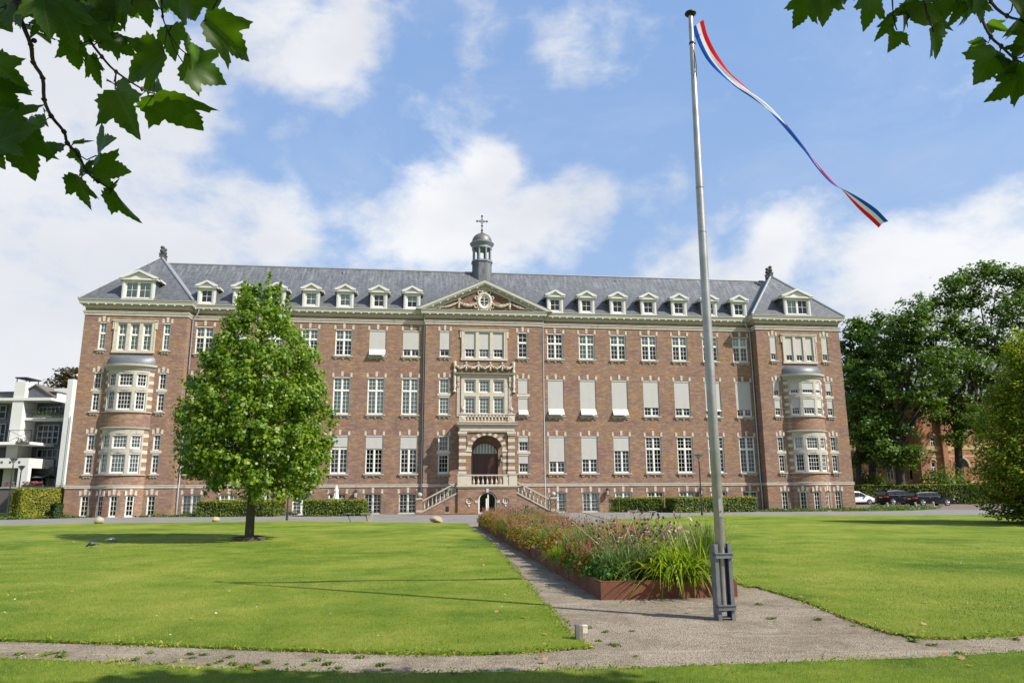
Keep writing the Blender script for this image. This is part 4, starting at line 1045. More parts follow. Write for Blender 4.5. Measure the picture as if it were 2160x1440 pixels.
def lawn_mat():
    m, t, b = newmat('lawn_grass'); tcn = t.add('ShaderNodeTexCoord'); v = tcn.outputs['Object']
    big = t.noise(v, .22, 5, .6, .4); mid = t.noise(t.scale(v, (1, 1.0, 1)), 1.1, 5, .65); fine = t.noise(v, 14, 4, .7); vf = t.noise(v, 90, 3, .7)
    dry = t.noise(t.scale(v, (1.0, 1.0, 1)), .55, 6, .7, .6)
    k = t.math('ADD', t.math('MULTIPLY', big, .5), t.math('ADD', t.math('MULTIPLY', mid, .35), t.math('MULTIPLY', fine, .2)))
    c = t.ramp(k, [(.38, (.052, .108, .007)), (.50, (.145, .208, .016)), (.62, (.26, .28, .038))])
    c = t.mix(t.smooth(dry, .56, .76, 0, .65), c, (.33, .285, .09))
    c = t.mix(t.smooth(vf, .3, .7, .0, .45), c, t.mix(.5, c, (.02, .035, .005)))
    t.link(c, b.inputs['Base Color']); b.inputs['Roughness'].default_value = .85; b.inputs['Specular IOR Level'].default_value = .15
    bn = t.add('ShaderNodeBump'); bn.inputs['Strength'].default_value = .8; bn.inputs['Distance'].default_value = .03
    t.link(t.math('ADD', t.math('MULTIPLY', fine, .5), vf), bn.inputs['Height']); t.link(bn.outputs[0], b.inputs['Normal'])
    return m
def gravel_mat():
    m, t, b = newmat('fine_gravel'); tcn = t.add('ShaderNodeTexCoord'); v = tcn.outputs['Object']
    vo = t.add('ShaderNodeTexVoronoi'); vo.inputs['Scale'].default_value = 70; t.link(v, vo.inputs['Vector'])
    vo2 = t.add('ShaderNodeTexVoronoi'); vo2.inputs['Scale'].default_value = 190; t.link(v, vo2.inputs['Vector'])
    big = t.noise(v, .8, 6, .65, .3); mid = t.noise(v, 7, 5, .7)
    sp = t.add('ShaderNodeSeparateXYZ'); t.link(vo.outputs['Color'], sp.inputs[0]); sp2 = t.add('ShaderNodeSeparateXYZ'); t.link(vo2.outputs['Color'], sp2.inputs[0])
    k = t.math('ADD', t.math('MULTIPLY', sp.outputs[0], .5), t.math('MULTIPLY', sp2.outputs[0], .5))
    c = t.ramp(k, [(.15, (.075, .058, .038)), (.5, (.225, .180, .128)), (.85, (.42, .355, .27))])
    c = t.mix(t.smooth(big, .40, .62, .0, .62), c, (.115, .088, .058)); trk = t.noise(t.scale(v, (.6, 2.6, 1)), 1.3, 4, .6, .8); c = t.mix(t.smooth(trk, .52, .70, 0, .45), c, (.38, .325, .25)); c = t.mix(t.smooth(mid, .35, .7, 0, .45), c, (.31, .255, .185))
    t.link(c, b.inputs['Base Color']); b.inputs['Roughness'].default_value = .95; b.inputs['Specular IOR Level'].default_value = .15
    bn = t.add('ShaderNodeBump'); bn.inputs['Strength'].default_value = .9; bn.inputs['Distance'].default_value = .012
    t.link(t.math('ADD', vo.outputs['Distance'], t.math('MULTIPLY', mid, .6)), bn.inputs['Height']); t.link(bn.outputs[0], b.inputs['Normal'])
    return m
def asphalt_mat():
    m, t, b = newmat('asphalt'); tcn = t.add('ShaderNodeTexCoord'); v = tcn.outputs['Object']
    n = t.noise(v, .5, 6, .65); f_ = t.noise(v, 40, 3, .7)
    c = t.ramp(t.math('ADD', t.math('MULTIPLY', n, .6), t.math('MULTIPLY', f_, .4)), [(.3, (.125, .115, .105)), (.5, (.175, .165, .152)), (.7, (.235, .222, .205))])
    t.link(c, b.inputs['Base Color']); b.inputs['Roughness'].default_value = .9
    return m
lawn_m, gravel_m, asphalt_m = lawn_mat(), gravel_mat(), asphalt_mat()
brickpave = plain('brick_paving', (.17, .115, .085), .9, 0, .3, 2.0)
soil = plain('soil', (.045, .032, .022), .95, 0, .4, 6.0, bump=.4)

poly_sheet('ground', [(-900, -300), (900, -300), (900, 1500), (-900, 1500)], -.012, lawn_m)
# the gravel paths: a strip across the front, a fork up to the flagpole and a path along the planter
def jit(p, a=.03): return (p[0] + rnd.uniform(-a, a), p[1] + rnd.uniform(-a, a))
def dense(pts, step=.25, a=.03):
    out = []
    for p, q in zip(pts, pts[1:]):
        L = math.hypot(q[0] - p[0], q[1] - p[1]); n = max(1, int(L / step))
        for i in range(n): t = i / n; out.append(jit((p[0] + (q[0] - p[0]) * t, p[1] + (q[1] - p[1]) * t), a if i else a * .5))
    return out + [pts[-1]]
def cat(pts, per=4):
    P = [Vector(p) for p in pts]; P = [P[0] * 2 - P[1]] + P + [P[-1] * 2 - P[-2]]; o = []
    for i in range(1, len(P) - 2):
        for k in range(per):
            t = k / per; a, b, c, d = P[i - 1], P[i], P[i + 1], P[i + 2]
            v = .5 * ((2 * b) + (c - a) * t + (2 * a - 5 * b + 4 * c - d) * t * t + (3 * b - a - 3 * c + d) * t ** 3); o.append((v.x, v.y))
    return o + [(P[-2].x, P[-2].y)]
LE = [G(x, y) for x, y in ((984, 1104), (1010, 1125), (1040, 1150), (1085, 1200), (1130, 1255), (1168, 1300), (1200, 1335), (1236, 1362))]
BE = [G(x, y) for x, y in ((1236, 1368), (1000, 1381), (700, 1376), (400, 1365), (200, 1358), (0, 1352))]
left_edge = cat(LE) + [G(1252, 1366)] + cat(BE) + [(-9, 9.55), (-14, 10.6), (-40, 15.0)]
FE = [G(x, y) for x, y in ((0, 1392), (300, 1407), (600, 1420), (900, 1425), (1300, 1415), (1500, 1408), (1800, 1397), (2000, 1390), (2160, 1378))]
front_edge = [(-40, 13.4), (-14, 9.2)] + cat(FE) + [(9, 9.0), (16, 11), (45, 19)]
RE = [(5.6, 60.0), (5.6, 40.0), (5.0, 22.0)] + [G(x, y) for x, y in ((1552, 1228), (1600, 1240), (1700, 1271), (1800, 1311), (1880, 1337), (1950, 1347), (2040, 1347), (2160, 1340))]
right_edge = [(45, 21.0), (16, 12.6), (9, 10.3)] + cat(RE[::-1])
PATH = dense(left_edge, .22, .035) + dense(front_edge, .22, .03) + dense(right_edge, .22, .035)
far = G(984, 1104)
PATH = [p for p in PATH] + [(far[0] + 6, far[1] + 3)]
poly_sheet('gravel_path', PATH, 0.0, gravel_m)
# lawns are the raised turf left of, right of and in front of the gravel
def turf(name, edge, closing):
    pts = edge + closing; m = MB()
    m.face([(x, y, .028) for x, y in pts])
    for p, q in zip(edge, edge[1:]): m.face([(p[0], p[1], -.01), (q[0], q[1], -.01), (q[0], q[1], .028), (p[0], p[1], .028)])
    o = m.build(name, lawn_m); o['kind'] = 'structure'; return o
LEd = dense(left_edge, .18, .03); FEd = dense(front_edge, .18, .025); REd = dense(right_edge, .18, .03)
RF = [G(x, y) for x, y in ((984, 1104), (770, 1101), (600, 1099), (453, 1101), (330, 1103), (200, 1104), (100, 1106), (0, 1108))]
turf('lawn', LEd, [(-120, 30), (-120, 41.0)] + RF[::-1])
RF2 = [G(x, y) for x, y in ((1370, 1094), (1400, 1092), (1480, 1087), (1600, 1087), (1800, 1087), (2060, 1086))]
turf('lawn', REd[:-4] + [(5.65, 46.0)], RF2 + [(60, 52), (120, 56), (120, 36)])
turf('lawn', FEd, [(60, 12), (60, -30), (-60, -30), (-60, 12)])
# asphalt drive in front of the building
RB = [G(x, y) for x, y in ((0, 1096), (200, 1091), (400, 1090), (412, 1089))]
drive = [(-120, 40.0)] + [G(0, 1108)] + RF[::-1][1:] + [(5.5, 43.0)] + RF2 + [(60, 51.5), (120, 55)] + [(120, 64), (58, 60), (40, 62), (36.5, 63.5)] + \
        [G(1900, 1077), G(1800, 1078), G(1600, 1079), G(1597, 1078), G(1430, 1079), G(1400, 1079)] + [(10.5, 61.4), (5, 60.9), (-8, 59.3), (-16, 58.4), (-18, 57.9)] + RB[::-1] + [(-44, 50), (-120, 52)]
poly_sheet('drive', drive, 0.004, asphalt_m)
poly_sheet('parking_area', [(36.5, 63.6), (40, 62.2), (56, 61), (72, 80), (66, 92), (44, 100), (38, 96), (34, 78)], 0.0, brickpave)

# ---- grass blades growing on the turf (denser near the path)
def grass_blades(n, seed, inside, sampler, hmin, hmax, wmin, wmax, name, label):
    rs = np.random.RandomState(seed); P = sampler(rs, n); P = P[inside(P)]
    n = len(P); a = rs.uniform(0, 2 * np.pi, n); lean = rs.uniform(.1, .75, n); h = rs.uniform(hmin, hmax, n); d = np.hypot(P[:, 0], P[:, 1]); wd = rs.uniform(wmin, wmax, n) * np.clip(d / 9, .8, 2.5)
    la = rs.uniform(0, 2 * np.pi, n)
    b0 = np.stack([P[:, 0] - np.cos(a) * wd, P[:, 1] - np.sin(a) * wd, np.full(n, .022)], 1); b1 = np.stack([P[:, 0] + np.cos(a) * wd, P[:, 1] + np.sin(a) * wd, np.full(n, .022)], 1)
    tp = np.stack([P[:, 0] + np.cos(la) * lean * h, P[:, 1] + np.sin(la) * lean * h, .022 + h * (1 - .4 * lean)], 1)
    V = np.stack([b0, b1, tp], 1).reshape(-1, 3)
    o = fast_mesh(name, V, 3, grass_m); tag(o, label, 'grass', kind='stuff'); return o
grass_m = leaf_mat('grass_blade', [(0, (.050, .112, .006)), (.42, (.145, .215, .014)), (.75, (.250, .285, .032)), (1, (.42, .36, .10))], .35, 1.3, .6, .2, .33, 2.4)
def inpoly(poly):
    xs = np.array([p[0] for p in poly]); ys = np.array([p[1] for p in poly])
    def f(P):
        c = np.zeros(len(P), bool); j = len(xs) - 1
        for i in range(len(xs)):
            k = ((ys[i] > P[:, 1]) != (ys[j] > P[:, 1])) & (P[:, 0] < (xs[j] - xs[i]) * (P[:, 1] - ys[i]) / (ys[j] - ys[i] + 1e-12) + xs[i]); c ^= k; j = i
        return c
    return f
def fan(y0, y1, side=None):
    def f(rs, n):
        u = rs.uniform(0, 1, n); y = 1 / (1 / y0 + (1 / y1 - 1 / y0) * u); x = rs.uniform(-.74, .74, n) * y + (0 if side is None else 0); return np.stack([x, y], 1)
    return f
grass_blades(150000, 3, inpoly(LEd + [(-120, 30), (-120, 41.0)] + RF[::-1]), fan(7.8, 26), .018, .045, .0016, .0032, 'grass', 'mown green grass of the big lawn left of the gravel path')
grass_blades(190000, 4, inpoly(REd[:-4] + [(5.65, 46.0)] + RF2 + [(60, 52), (120, 56), (120, 36)]), fan(8.2, 26), .018, .045, .0016, .0032, 'grass', 'mown green grass of the lawn right of the flagpole')
grass_blades(90000, 5, inpoly(FEd + [(60, 12), (60, -30), (-60, -30), (-60, 12)]), fan(5.6, 9.6), .018, .05, .0014, .0028, 'grass', 'mown green grass strip in front of the crossing gravel path')
def edge_tufts(edge, n, seed, label, out=.10):
    rs = np.random.RandomState(seed); E = np.array(edge); L = np.hypot(*(E[1:] - E[:-1]).T); d = np.hypot(E[:-1, 0], E[:-1, 1]); ok = (d < 30) & (np.abs(E[:-1, 0]) < .78 * E[:-1, 1] + .5)
    pr = np.where(ok, L / np.maximum(d, 4), 0); pr /= pr.sum(); i = rs.choice(len(L), n, p=pr); t = rs.uniform(0, 1, n)[:, None]
    P = E[i] * (1 - t) + E[i + 1] * t; cl = .5 + .5 * np.sin(P[:, :1] * 3.1 + P[:, 1:] * 2.3 + 2 * np.sin(P[:, :1] * 1.3)); P = P + rs.normal(0, .05, (n, 2)) * (.4 + cl)
    Q = np.concatenate([P, np.abs(rs.normal(0, .022, (n, 1))) * (.5 + cl) + .012], 1); Nn = rs.normal(0, .6, (n, 3)) + [0, 0, .8]
    o = leaf_cloud('grass', Q, Nn, rs.uniform(.018, .055, n), LEAF_A, grass_m, None, rs, aspect=.42); tag(o, label, 'grass', kind='stuff')
edge_tufts(LEd, 6000, 21, 'ragged longer grass along the edge of the big lawn')
edge_tufts(FEd, 2600, 22, 'ragged grass along the near edge of the crossing path')
edge_tufts(REd, 4000, 23, 'ragged longer grass along the edge of the lawn by the flagpole')

# ---- weeds in the gravel and fallen leaves
weed_m = leaf_mat('weed_leaf', [(0, (.07, .12, .015)), (.6, (.13, .18, .02)), (1, (.2, .22, .06))], .3, 1.2)
def weed(seed):
    rs = np.random.RandomState(seed); n = 46; a = rs.uniform(0, 6.28, n); r_ = rs.uniform(.01, .13, n)
    P = np.stack([r_ * np.cos(a), r_ * np.sin(a) * .7, .008 + rs.uniform(0, .03, n) * (1 - r_ * 5)], 1); Nn = rs.normal(0, .5, (n, 3)) + [0, 0, 1]
    return leaf_cloud('weed_tuft', P, Nn, rs.uniform(.03, .075, n), LEAF_A, weed_m, None, rs, aspect=.6)
protos = [weed(31), weed(32), weed(33)]
wp = [(45, 1380), (100, 1381), (130, 1377), (130, 1385), (210, 1397), (248, 1396), (285, 1392), (318, 1377), (330, 1405), (372, 1395), (400, 1380), (405, 1388), (430, 1381), (440, 1403), (462, 1396), (485, 1386), (490, 1402), (520, 1408), (508, 1407), (560, 1398), (575, 1415), (605, 1401), (640, 1402), (668, 1393), (690, 1401), (715, 1409), (760, 1387), (803, 1403), (815, 1414),
      (1290, 1360), (1262, 1352), (1333, 1331), (1300, 1362), (1278, 1333), (1240, 1325), (1600, 1275), (1725, 1307), (1627, 1305), (1800, 1320), (1928, 1353), (1966, 1361), (2022, 1378), (2140, 1349), (1340, 1384), (1195, 1417)]
for i, (x, y) in enumerate(wp):
    o = protos[i] if i < 3 else protos[i % 3].copy()
    if i >= 3: COL.objects.link(o)
    g = G(x, y); s = rnd.uniform(.35, .8); o.location = (g[0], g[1], 0.002); o.rotation_euler = (0, 0, rnd.uniform(0, 6)); o.scale = (s, s, s)
    tag(o, 'small flat green weed growing in the gravel path', 'weed', 'weeds growing in the gravel path')
fall_m = [plain('fallen_leaf_a', (.30, .12, .03), .8), plain('fallen_leaf_b', (.31, .19, .08), .8)]
fl_pts = [(95, 1182), (75, 1190), (66, 1200), (155, 1145), (150, 1252), (404, 1311), (555, 1173), (1047, 1296), (1075, 1275), (1105, 1308), (1150, 1345), (1950, 1323), (2025, 1298), (1952, 1276), (1993, 1389), (2030, 1397), (2046, 1413), (1925, 1346), (1750, 1273), (1690, 1264), (1140, 1390), (1150, 1399), (540, 1420), (1020, 1195), (960, 1203), (1455, 1293)]
for i, (x, y) in enumerate(fl_pts):
    g = G(x, y); V = leaf_verts([(0, 0, .015)], [(rnd.uniform(-.4, .4), rnd.uniform(-.5, .1), 1)], .075 if i % 2 else .055, LEAF_C, nr)
    o = fast_mesh('fallen_leaf', V, len(LEAF_C), fall_m[i % 2]); o.location = (g[0], g[1], .035)
    tag(o, 'dry brown leaf fallen on the grass and gravel', 'leaf', 'fallen leaves on the lawn and gravel')

m = MB()
for i in range(8): a = i * .785; m.face([(0, 0, .012), (.016 * math.cos(a - .3), .016 * math.sin(a - .3), .014), (.024 * math.cos(a), .024 * math.sin(a), .012), (.016 * math.cos(a + .3), .016 * math.sin(a + .3), .014)])
dz0 = m.build('daisy', plain('daisy_petal', (.75, .73, .66), .8)); rsD = np.random.RandomState(55); n_ = 0; inL = inpoly(LEd + [(-120, 30), (-120, 41.0)] + RF[::-1]); inR = inpoly(REd[:-4] + [(5.65, 46.0)] + RF2 + [(60, 52), (120, 56), (120, 36)])
for i in range(400):
    y = 1 / rsD.uniform(1 / 25, 1 / 8.5); x = rsD.uniform(-.72, .72) * y
    if n_ < 70 and (inL(np.array([[x, y]]))[0] or inR(np.array([[x, y]]))[0]):
        o = dz0 if n_ == 0 else dz0.copy()
        if n_: COL.objects.link(o)
        o.location = (x, y, .045); s_ = rsD.uniform(.4, .8); o.scale = (s_, s_, 1); o.rotation_euler = (rsD.uniform(-.4, .2), rsD.uniform(-.3, .3), rsD.uniform(0, 6)); tag(o, 'tiny white daisy in the mown lawn', 'flower', 'daisies dotted over the lawns'); n_ += 1
# ================================================================== FLAGPOLE
PB = G(1529, 1306); PX_, PY_ = PB
alu = plain('aluminium_pole', (.40, .39, .37), .42, .6, .35, 3.5)
galv = plain('galvanised_steel', (.20, .21, .22), .5, .5, .45, 6.0)
FPOLE = thing('flagpole', 'tall tapered grey metal flagpole held in a steel channel foot on the gravel', 'flagpole', (PX_, PY_, 0), .12)
m = MB(); zt = 9.0
m.tube([(0, 0, .10), (0, 0, .45), (0, 0, 1.2), (.005, 0, 3.2), (.02, 0, 6.0), (.045, 0, zt)], [.050, .055, .057, .0575, .055, .034], 20) if 0 else m.tube([(0, 0, .10), (0, 0, .45), (0, 0, .80), (0, 0, .82), (.005, 0, 3.2), (.02, 0, 6.0), (.045, 0, zt)], [.052, .052, .053, .066, .066, .058, .035], 20)
pole = smooth_angle(m.build('pole', alu, FPOLE), 50)
m = MB()
for z in (1.30, 3.25, 5.4, 6.1): m.lathe([(.0685 - z * .0012, 0), (.0685 - z * .0012, .010)], (.003 + .003 * z, 0, z), 20)
m.build('joint_ring', galv, pole)
m = MB(); m.lathe([(.02, 0), (.055, .0), (.09, .035), (.085, .055), (.02, .075)], (.045, 0, zt), 20); m.build('cap', iron, FPOLE)
m = MB(); m.tube([(.01, -.062, 1.32), (.01, -.062, 1.58)], .003, 6); m.box(-.018, .030, -.071, -.060, 1.33, 1.56); hp = m.build('access_hatch', plain('hatch', (.42, .42, .40), .4, .6), FPOLE)
m = MB(); m.lathe([(.012, -.004), (.012, .004)], (.006, -.073, 1.40), 8); m.build('lock', iron, hp)
m = MB()
for sx in (-1, 1):   # two upright channels, flanges towards the viewer
    m.box(sx * .112 - .006, sx * .112 + .006, -.075, .085, .0, .97)
    for yy in (-.083, .077): a, b = sorted((sx * .118, sx * .068)); m.box(a, b, yy, yy + .008, .0, .97)
m.build('channel_post', galv, FPOLE)
m = MB()
for z in (.185, .845): m.box(-.118, .122, -.115, -.0835, z - .055, z + .0); m.box(-.118, .130, -.13, .07, z + .0005, z + .010)
m.box(-.10, .10, -.07, .07, .02, .035)
m.build('clamp_plate', galv, FPOLE)
m = MB()
for z in (.16, .82):
    for sx in (-1, 1): m.lathe([(.014, 0), (.014, .012)], (sx * .119, -.05, z), 6)
m.build('bolt', iron, FPOLE)
m = MB(); m.tube([(.05, -.05, zt - .55), (.03, -.08, zt - .7), (.02, -.09, zt - .95), (.05, -.07, zt - 1.1), (.07, -.05, zt - .9), (.05, -.04, zt - .62)], .006, 5); m.lathe([(.05, 0), (.05, .03)], (.045, 0, zt - .5), 12)
m.tube([(.05, -.02, zt - .42), (.11, -.02, zt - .34), (.2, .02, zt - .3)], .004, 4); m.build('halyard', iron, FPOLE)

# long tricolour pennant, twisted by the wind
fl_m = []
for nm, c in (('flag_red', (.46, .014, .014)), ('flag_white', (.52, .53, .58)), ('flag_blue', (.010, .065, .30))):
    m_, t_, b_ = newmat(nm); b_.inputs['Base Color'].default_value = (*c, 1); b_.inputs['Roughness'].default_value = .9; b_.inputs['Specular IOR Level'].default_value = .04
    tr_ = t_.add('ShaderNodeBsdfTranslucent'); tr_.inputs[0].default_value = (*c, 1); mx_ = t_.add('ShaderNodeMixShader'); mx_.inputs[0].default_value = .18
    t_.link(b_.outputs[0], mx_.inputs[1]); t_.link(tr_.outputs[0], mx_.inputs[2]); t_.link(mx_.outputs[0], t_.n.get('Material Output').inputs[0]); fl_m.append(m_)
key = [  # centre px, angle of the cloth width in the picture (0 = right), twist (deg), cloth width
    (1472, 50, 35, 38, .25), (1482, 82, 36, 46, .25), (1500, 118, 40, 50, .25), (1525, 150, 46, 56, .25), (1552, 175, 50, 60, .25), (1590, 203, 52, 73, .21), (1625, 232, 48, 78, .17), (1660, 268, 40, 80, .15), (1695, 312, 38, 80, .14), (1725, 352, 36, 80, .14), (1755, 385, 38, 82, .16),
    (1780, 402, 44, 98, .22), (1800, 418, 50, 116, .24), (1822, 436, 54, 132, .25), (1843, 453, 50, 142, .24), (1862, 471, 42, 148, .20)]
def flag_pt(px, py):
    t = (px - 1465) / 400.0; return np.array(at(px, py, 10.2 + 1.67 * t))
V = []; F_ = []; mi = []
cent = cat([(k[0], k[1]) for k in key], 6); aux = cat([(k[2], k[3]) for k in key], 6); wds = cat([(k[4], 0) for k in key], 6)
NW = 9; rows_ = []
for i, ((px, py), (an, tw), (cw_, _)) in enumerate(zip(cent, aux, wds)):
    c = flag_pt(px, py); s = i / (len(cent) - 1); a, th_ = R(an), R(tw)
    vd_ = c - CC; vd_ = vd_ / np.linalg.norm(vd_); inp = CR * math.cos(a) + CU * math.sin(a); inp = inp - vd_ * (inp @ vd_); inp /= np.linalg.norm(inp); dep = vd_; row = []
    fold = .020 * math.sin(min(s * 1.3, 1) * math.pi)
    for j in range(NW + 1):
        t = j / NW - .5; wv_ = fold * (math.sin(t * 9 + s * 11) + .5 * math.sin(t * 16 - s * 23))
        p = c + (inp * math.cos(th_) + dep * math.sin(th_)) * t * cw_ + (inp * -math.sin(th_) + dep * math.cos(th_)) * wv_
        if s > .93: p = p + np.array([.55, 0, -.35]) * (s - .93) * (1.4 * t * t - .05 - .6 * t) + np.array([.1, .2, -.9]) * (s - .93) * (.5 * abs(t))
        row.append(tuple(p))
    rows_.append(row)
for r_ in rows_: V += r_
for i in range(len(rows_) - 1):
    for j in range(NW):
        a = i * (NW + 1) + j; F_.append((a, a + 1, a + NW + 2, a + NW + 1)); mi.append(2 if j < 3 else (1 if j < 6 else 0))
mb = MB(); mb.v = V; mb.f = F_; mb.mi = mi
pen = smooth_angle(mb.build('pennant', fl_m), 180)
tag(pen, 'long narrow red white and blue pennant streaming from the flagpole top', 'flag')
# ================================================================== PLANTER
PO = G(1268, 1265); PLEN, PW, PH = 25.6, 2.25, .27
corten = plain('rusty_steel', (.175, .062, .030), .8, .1, .6, 2.2)
PLN = thing('planter', 'long low rusty steel raised bed full of grasses and flowers', 'planter', (PO[0], PO[1], 0), YAW)
m = MB(); th = .02
for a in ((0, PW, 0, th), (0, PW, PLEN - th, PLEN), (0, th, th, PLEN - th), (PW - th, PW, th, PLEN - th)): m.box(a[0], a[1], a[2], a[3], 0, PH)
for a in ((-.003, PW + .003, -.003, .05), (-.003, PW + .003, PLEN - .05, PLEN + .003), (-.003, .05, .05, PLEN - .05), (PW - .05, PW + .003, .05, PLEN - .05)): m.box(a[0], a[1], a[2], a[3], PH + .0005, PH + .012)
m.build('steel_edge', corten, PLN)
m = MB(); m.box(th + .001, PW - th - .001, th + .001, PLEN - th - .001, .02, PH - .05); m.build('soil', soil, PLN)
m = MB()
for y in (2.6, 5.2, 7.8, 10.4, 13, 15.6): m.lathe([(.02, 0), (.02, .02)], (-.01, y, PH - .12), 6); m.box(-.004, -.0005, y - .003, y + .003, 0, PH)
m.build('seam', iron, PLN)

gr_leaf = leaf_mat('ornamental_grass', [(0, (.05, .10, .010)), (.5, (.10, .165, .018)), (1, (.19, .225, .04))], .4, 1.4)
sil_leaf = leaf_mat('silver_leaf', [(0, (.06, .11, .03)), (.6, (.12, .175, .05)), (1, (.2, .24, .08))], .35, 1.3)
lily_leaf = leaf_mat('daylily_leaf', [(0, (.09, .155, .008)), (.5, (.19, .265, .012)), (1, (.36, .37, .03))], .45, 1.5)
plume_m = leaf_mat('grass_plume', [(0, (.19, .12, .075)), (.6, (.28, .20, .12)), (1, (.36, .28, .18))], .3, 1.0)
autumn_m = leaf_mat('autumn_leaf', [(0, (.07, .13, .012)), (.35, (.18, .19, .018)), (.7, (.36, .19, .025)), (1, (.30, .07, .03))], .45, 1.5)
pink_m = leaf_mat('pink_flower', [(0, (.36, .035, .09)), (.6, (.55, .06, .16)), (1, (.60, .20, .26))], .35, 1.2)
ppink_m = leaf_mat('pale_pink_petal', [(0, (.50, .27, .28)), (1, (.62, .42, .40))], .3, 1.0)
cone_m = plain('seed_cone', (.07, .032, .025), .9, 0, .3, 30)
stem_m = leaf_mat('stem', [(0, (.16, .14, .045)), (1, (.36, .30, .14))], .1, 1.0)
cone_leaf = leaf_mat('coneflower_leaf', [(0, (.05, .10, .015)), (.6, (.12, .19, .03)), (.85, (.24, .22, .06)), (1, (.42, .17, .16))], .35, 1.3)
low_leaf = leaf_mat('low_leaf', [(0, (.04, .10, .012)), (.6, (.085, .18, .02)), (1, (.14, .22, .03))], .4, 1.4)

def blades(n, h, spread, w, rs, droop=.5, segs=4, base=.10):
    """arching strap leaves as quads"""
    out = []
    for i in range(n):
        a = rs.uniform(0, 6.283); hh = h * rs.uniform(.6, 1.08); sp_ = spread * rs.uniform(.15, 1.0); dr = droop * rs.uniform(.4, 1.2) * sp_ / max(spread, .01)
        bx, by = rs.normal(0, base, 2); pa = a + 1.5708 + rs.uniform(-.5, .5); L, R_ = [], []
        for k in range(segs + 1):
            t = k / segs; r_ = sp_ * t ** 1.35; z = hh * (t - dr * t ** 3); ww = w * (1 - t ** 2.2) * .5 + .0006
            cx_, cy_ = bx + r_ * math.cos(a), by + r_ * math.sin(a)
            L.append((cx_ + ww * math.cos(pa), cy_ + ww * math.sin(pa), z)); R_.append((cx_ - ww * math.cos(pa), cy_ - ww * math.sin(pa), z))
        for k in range(segs): out += [L[k], R_[k], R_[k + 1], L[k + 1]]
    return np.array(out)
def quads(name, V, mat, par):
    """strap leaves with joined segments so that each blade is one island"""
    o = fast_mesh(name, V, 4, mat, par); return o
def stems(n, h, spread, rs, r=.004, base=.12):
    mb = MB(); tips = []
    for i in range(n):
        a = rs.uniform(0, 6.283); s = spread * math.sqrt(rs.uniform(0, 1)); hh = h * rs.uniform(.72, 1.1); bx, by = rs.normal(0, base, 2)
        pts = [(bx, by, 0), (bx + s * .35 * math.cos(a), by + s * .35 * math.sin(a), hh * .55), (bx + s * math.cos(a), by + s * math.sin(a), hh)]
        mb.tube(pts, [r, r * .8, r * .6], 4, False); tips.append(pts[-1])
    return mb, np.array(tips)
def p_grass(rs):
    t = thing('grass_clump', 'x', 'grass clump'); quads('foliage', blades(420, .72, .42, .010, rs, .35), gr_leaf, t)
    mb, tp = stems(14, .84, .42, rs, .0022); P = []; 
    for p in tp:
        for q in range(9): P.append(p + rs.normal(0, .012, 3) - [0, 0, q * .02])
    mb.build('stem', stem_m, t); leaf_cloud('plume', np.array(P), rs.normal(size=(len(P), 3)), rs.uniform(.018, .035, len(P)), LEAF_A, plume_m, t, rs, aspect=.5); return t
def p_cone(rs):
    t = thing('coneflower', 'x', 'flower'); mb, tp = stems(13, .74, .34, rs, .0045); mb.build('stem', stem_m, t); cm_ = MB(); PP, NN = [], []
    for p in tp:
        cm_.lathe([(.006, -.012), (.021, .0), (.022, .014), (.014, .028), (.003, .033)], tuple(p), 8)
        if rs.uniform() < .16:
            for q in range(10): a = q * .628; PP.append(p + [.030 * math.cos(a), .030 * math.sin(a), -.014]); NN.append([math.cos(a), math.sin(a), .5])
    cm_.build('seed_head', cone_m, t)
    if PP: leaf_cloud('petals', np.array(PP), np.array(NN), .034, LEAF_A, ppink_m, t, rs, aspect=.6)
    n = 430; a = rs.uniform(0, 6.28, n); r_ = .32 * np.sqrt(rs.uniform(0, 1, n)); P = np.stack([r_ * np.cos(a), r_ * np.sin(a), rs.uniform(.05, .60, n) * (1.15 - r_)], 1)
    leaf_cloud('foliage', P, rs.normal(size=(n, 3)) + [0, 0, .7], rs.uniform(.05, .11, n), LEAF_A, cone_leaf, t, rs, aspect=.5); return t
def p_lily(rs):
    t = thing('daylily', 'x', 'plant'); quads('foliage', blades(560, .54, .66, .020, rs, 1.25, 8, .11), lily_leaf, t)
    mb, tp = stems(9, .62, .25, rs, .005); mb.build('stem', stem_m, t); leaf_cloud('seed_pod', np.repeat(tp, 4, 0) + rs.normal(0, .015, (len(tp) * 4, 3)), rs.normal(size=(len(tp) * 4, 3)), .05, LEAF_A, ppink_m, t, rs, aspect=.5); return t
def p_mound(rs, mat, flower, h=.55, r0=.42, n=900, spikes=40, name='persicaria', lab='x'):
    t = thing(name, lab, 'plant'); a = rs.uniform(0, 6.28, n); u = rs.uniform(0, 1, n) ** .45; el = rs.uniform(0, 1, n)
    rr = r0 * u; P = np.stack([rr * np.cos(a) * np.sqrt(1 - el * el), rr * np.sin(a) * np.sqrt(1 - el * el), .04 + h * el * (.55 + .45 * u)], 1)
    P[:, 2] += .03 * np.sin(P[:, 0] * 18) * np.cos(P[:, 1] * 15); Nn = P - [0, 0, .1] + rs.normal(0, .25, (n, 3)); Nn[:, 2] += .25
    leaf_cloud('foliage', P, Nn, rs.uniform(.05, .10, n), LEAF_A, mat, t, rs, aspect=.62)
    if spikes:
        mb, tp = stems(spikes, h * 1.28, r0 * .85, rs, .0028); mb.build('stem', stem_m, t); Q = []
        for p in tp:
            for q in range(12): Q.append(p + rs.normal(0, .006, 3) - [0, 0, q * .009])
        leaf_cloud('flowers', np.array(Q), rs.normal(size=(len(Q), 3)), .02, LEAF_A, flower, t, rs)
    return t
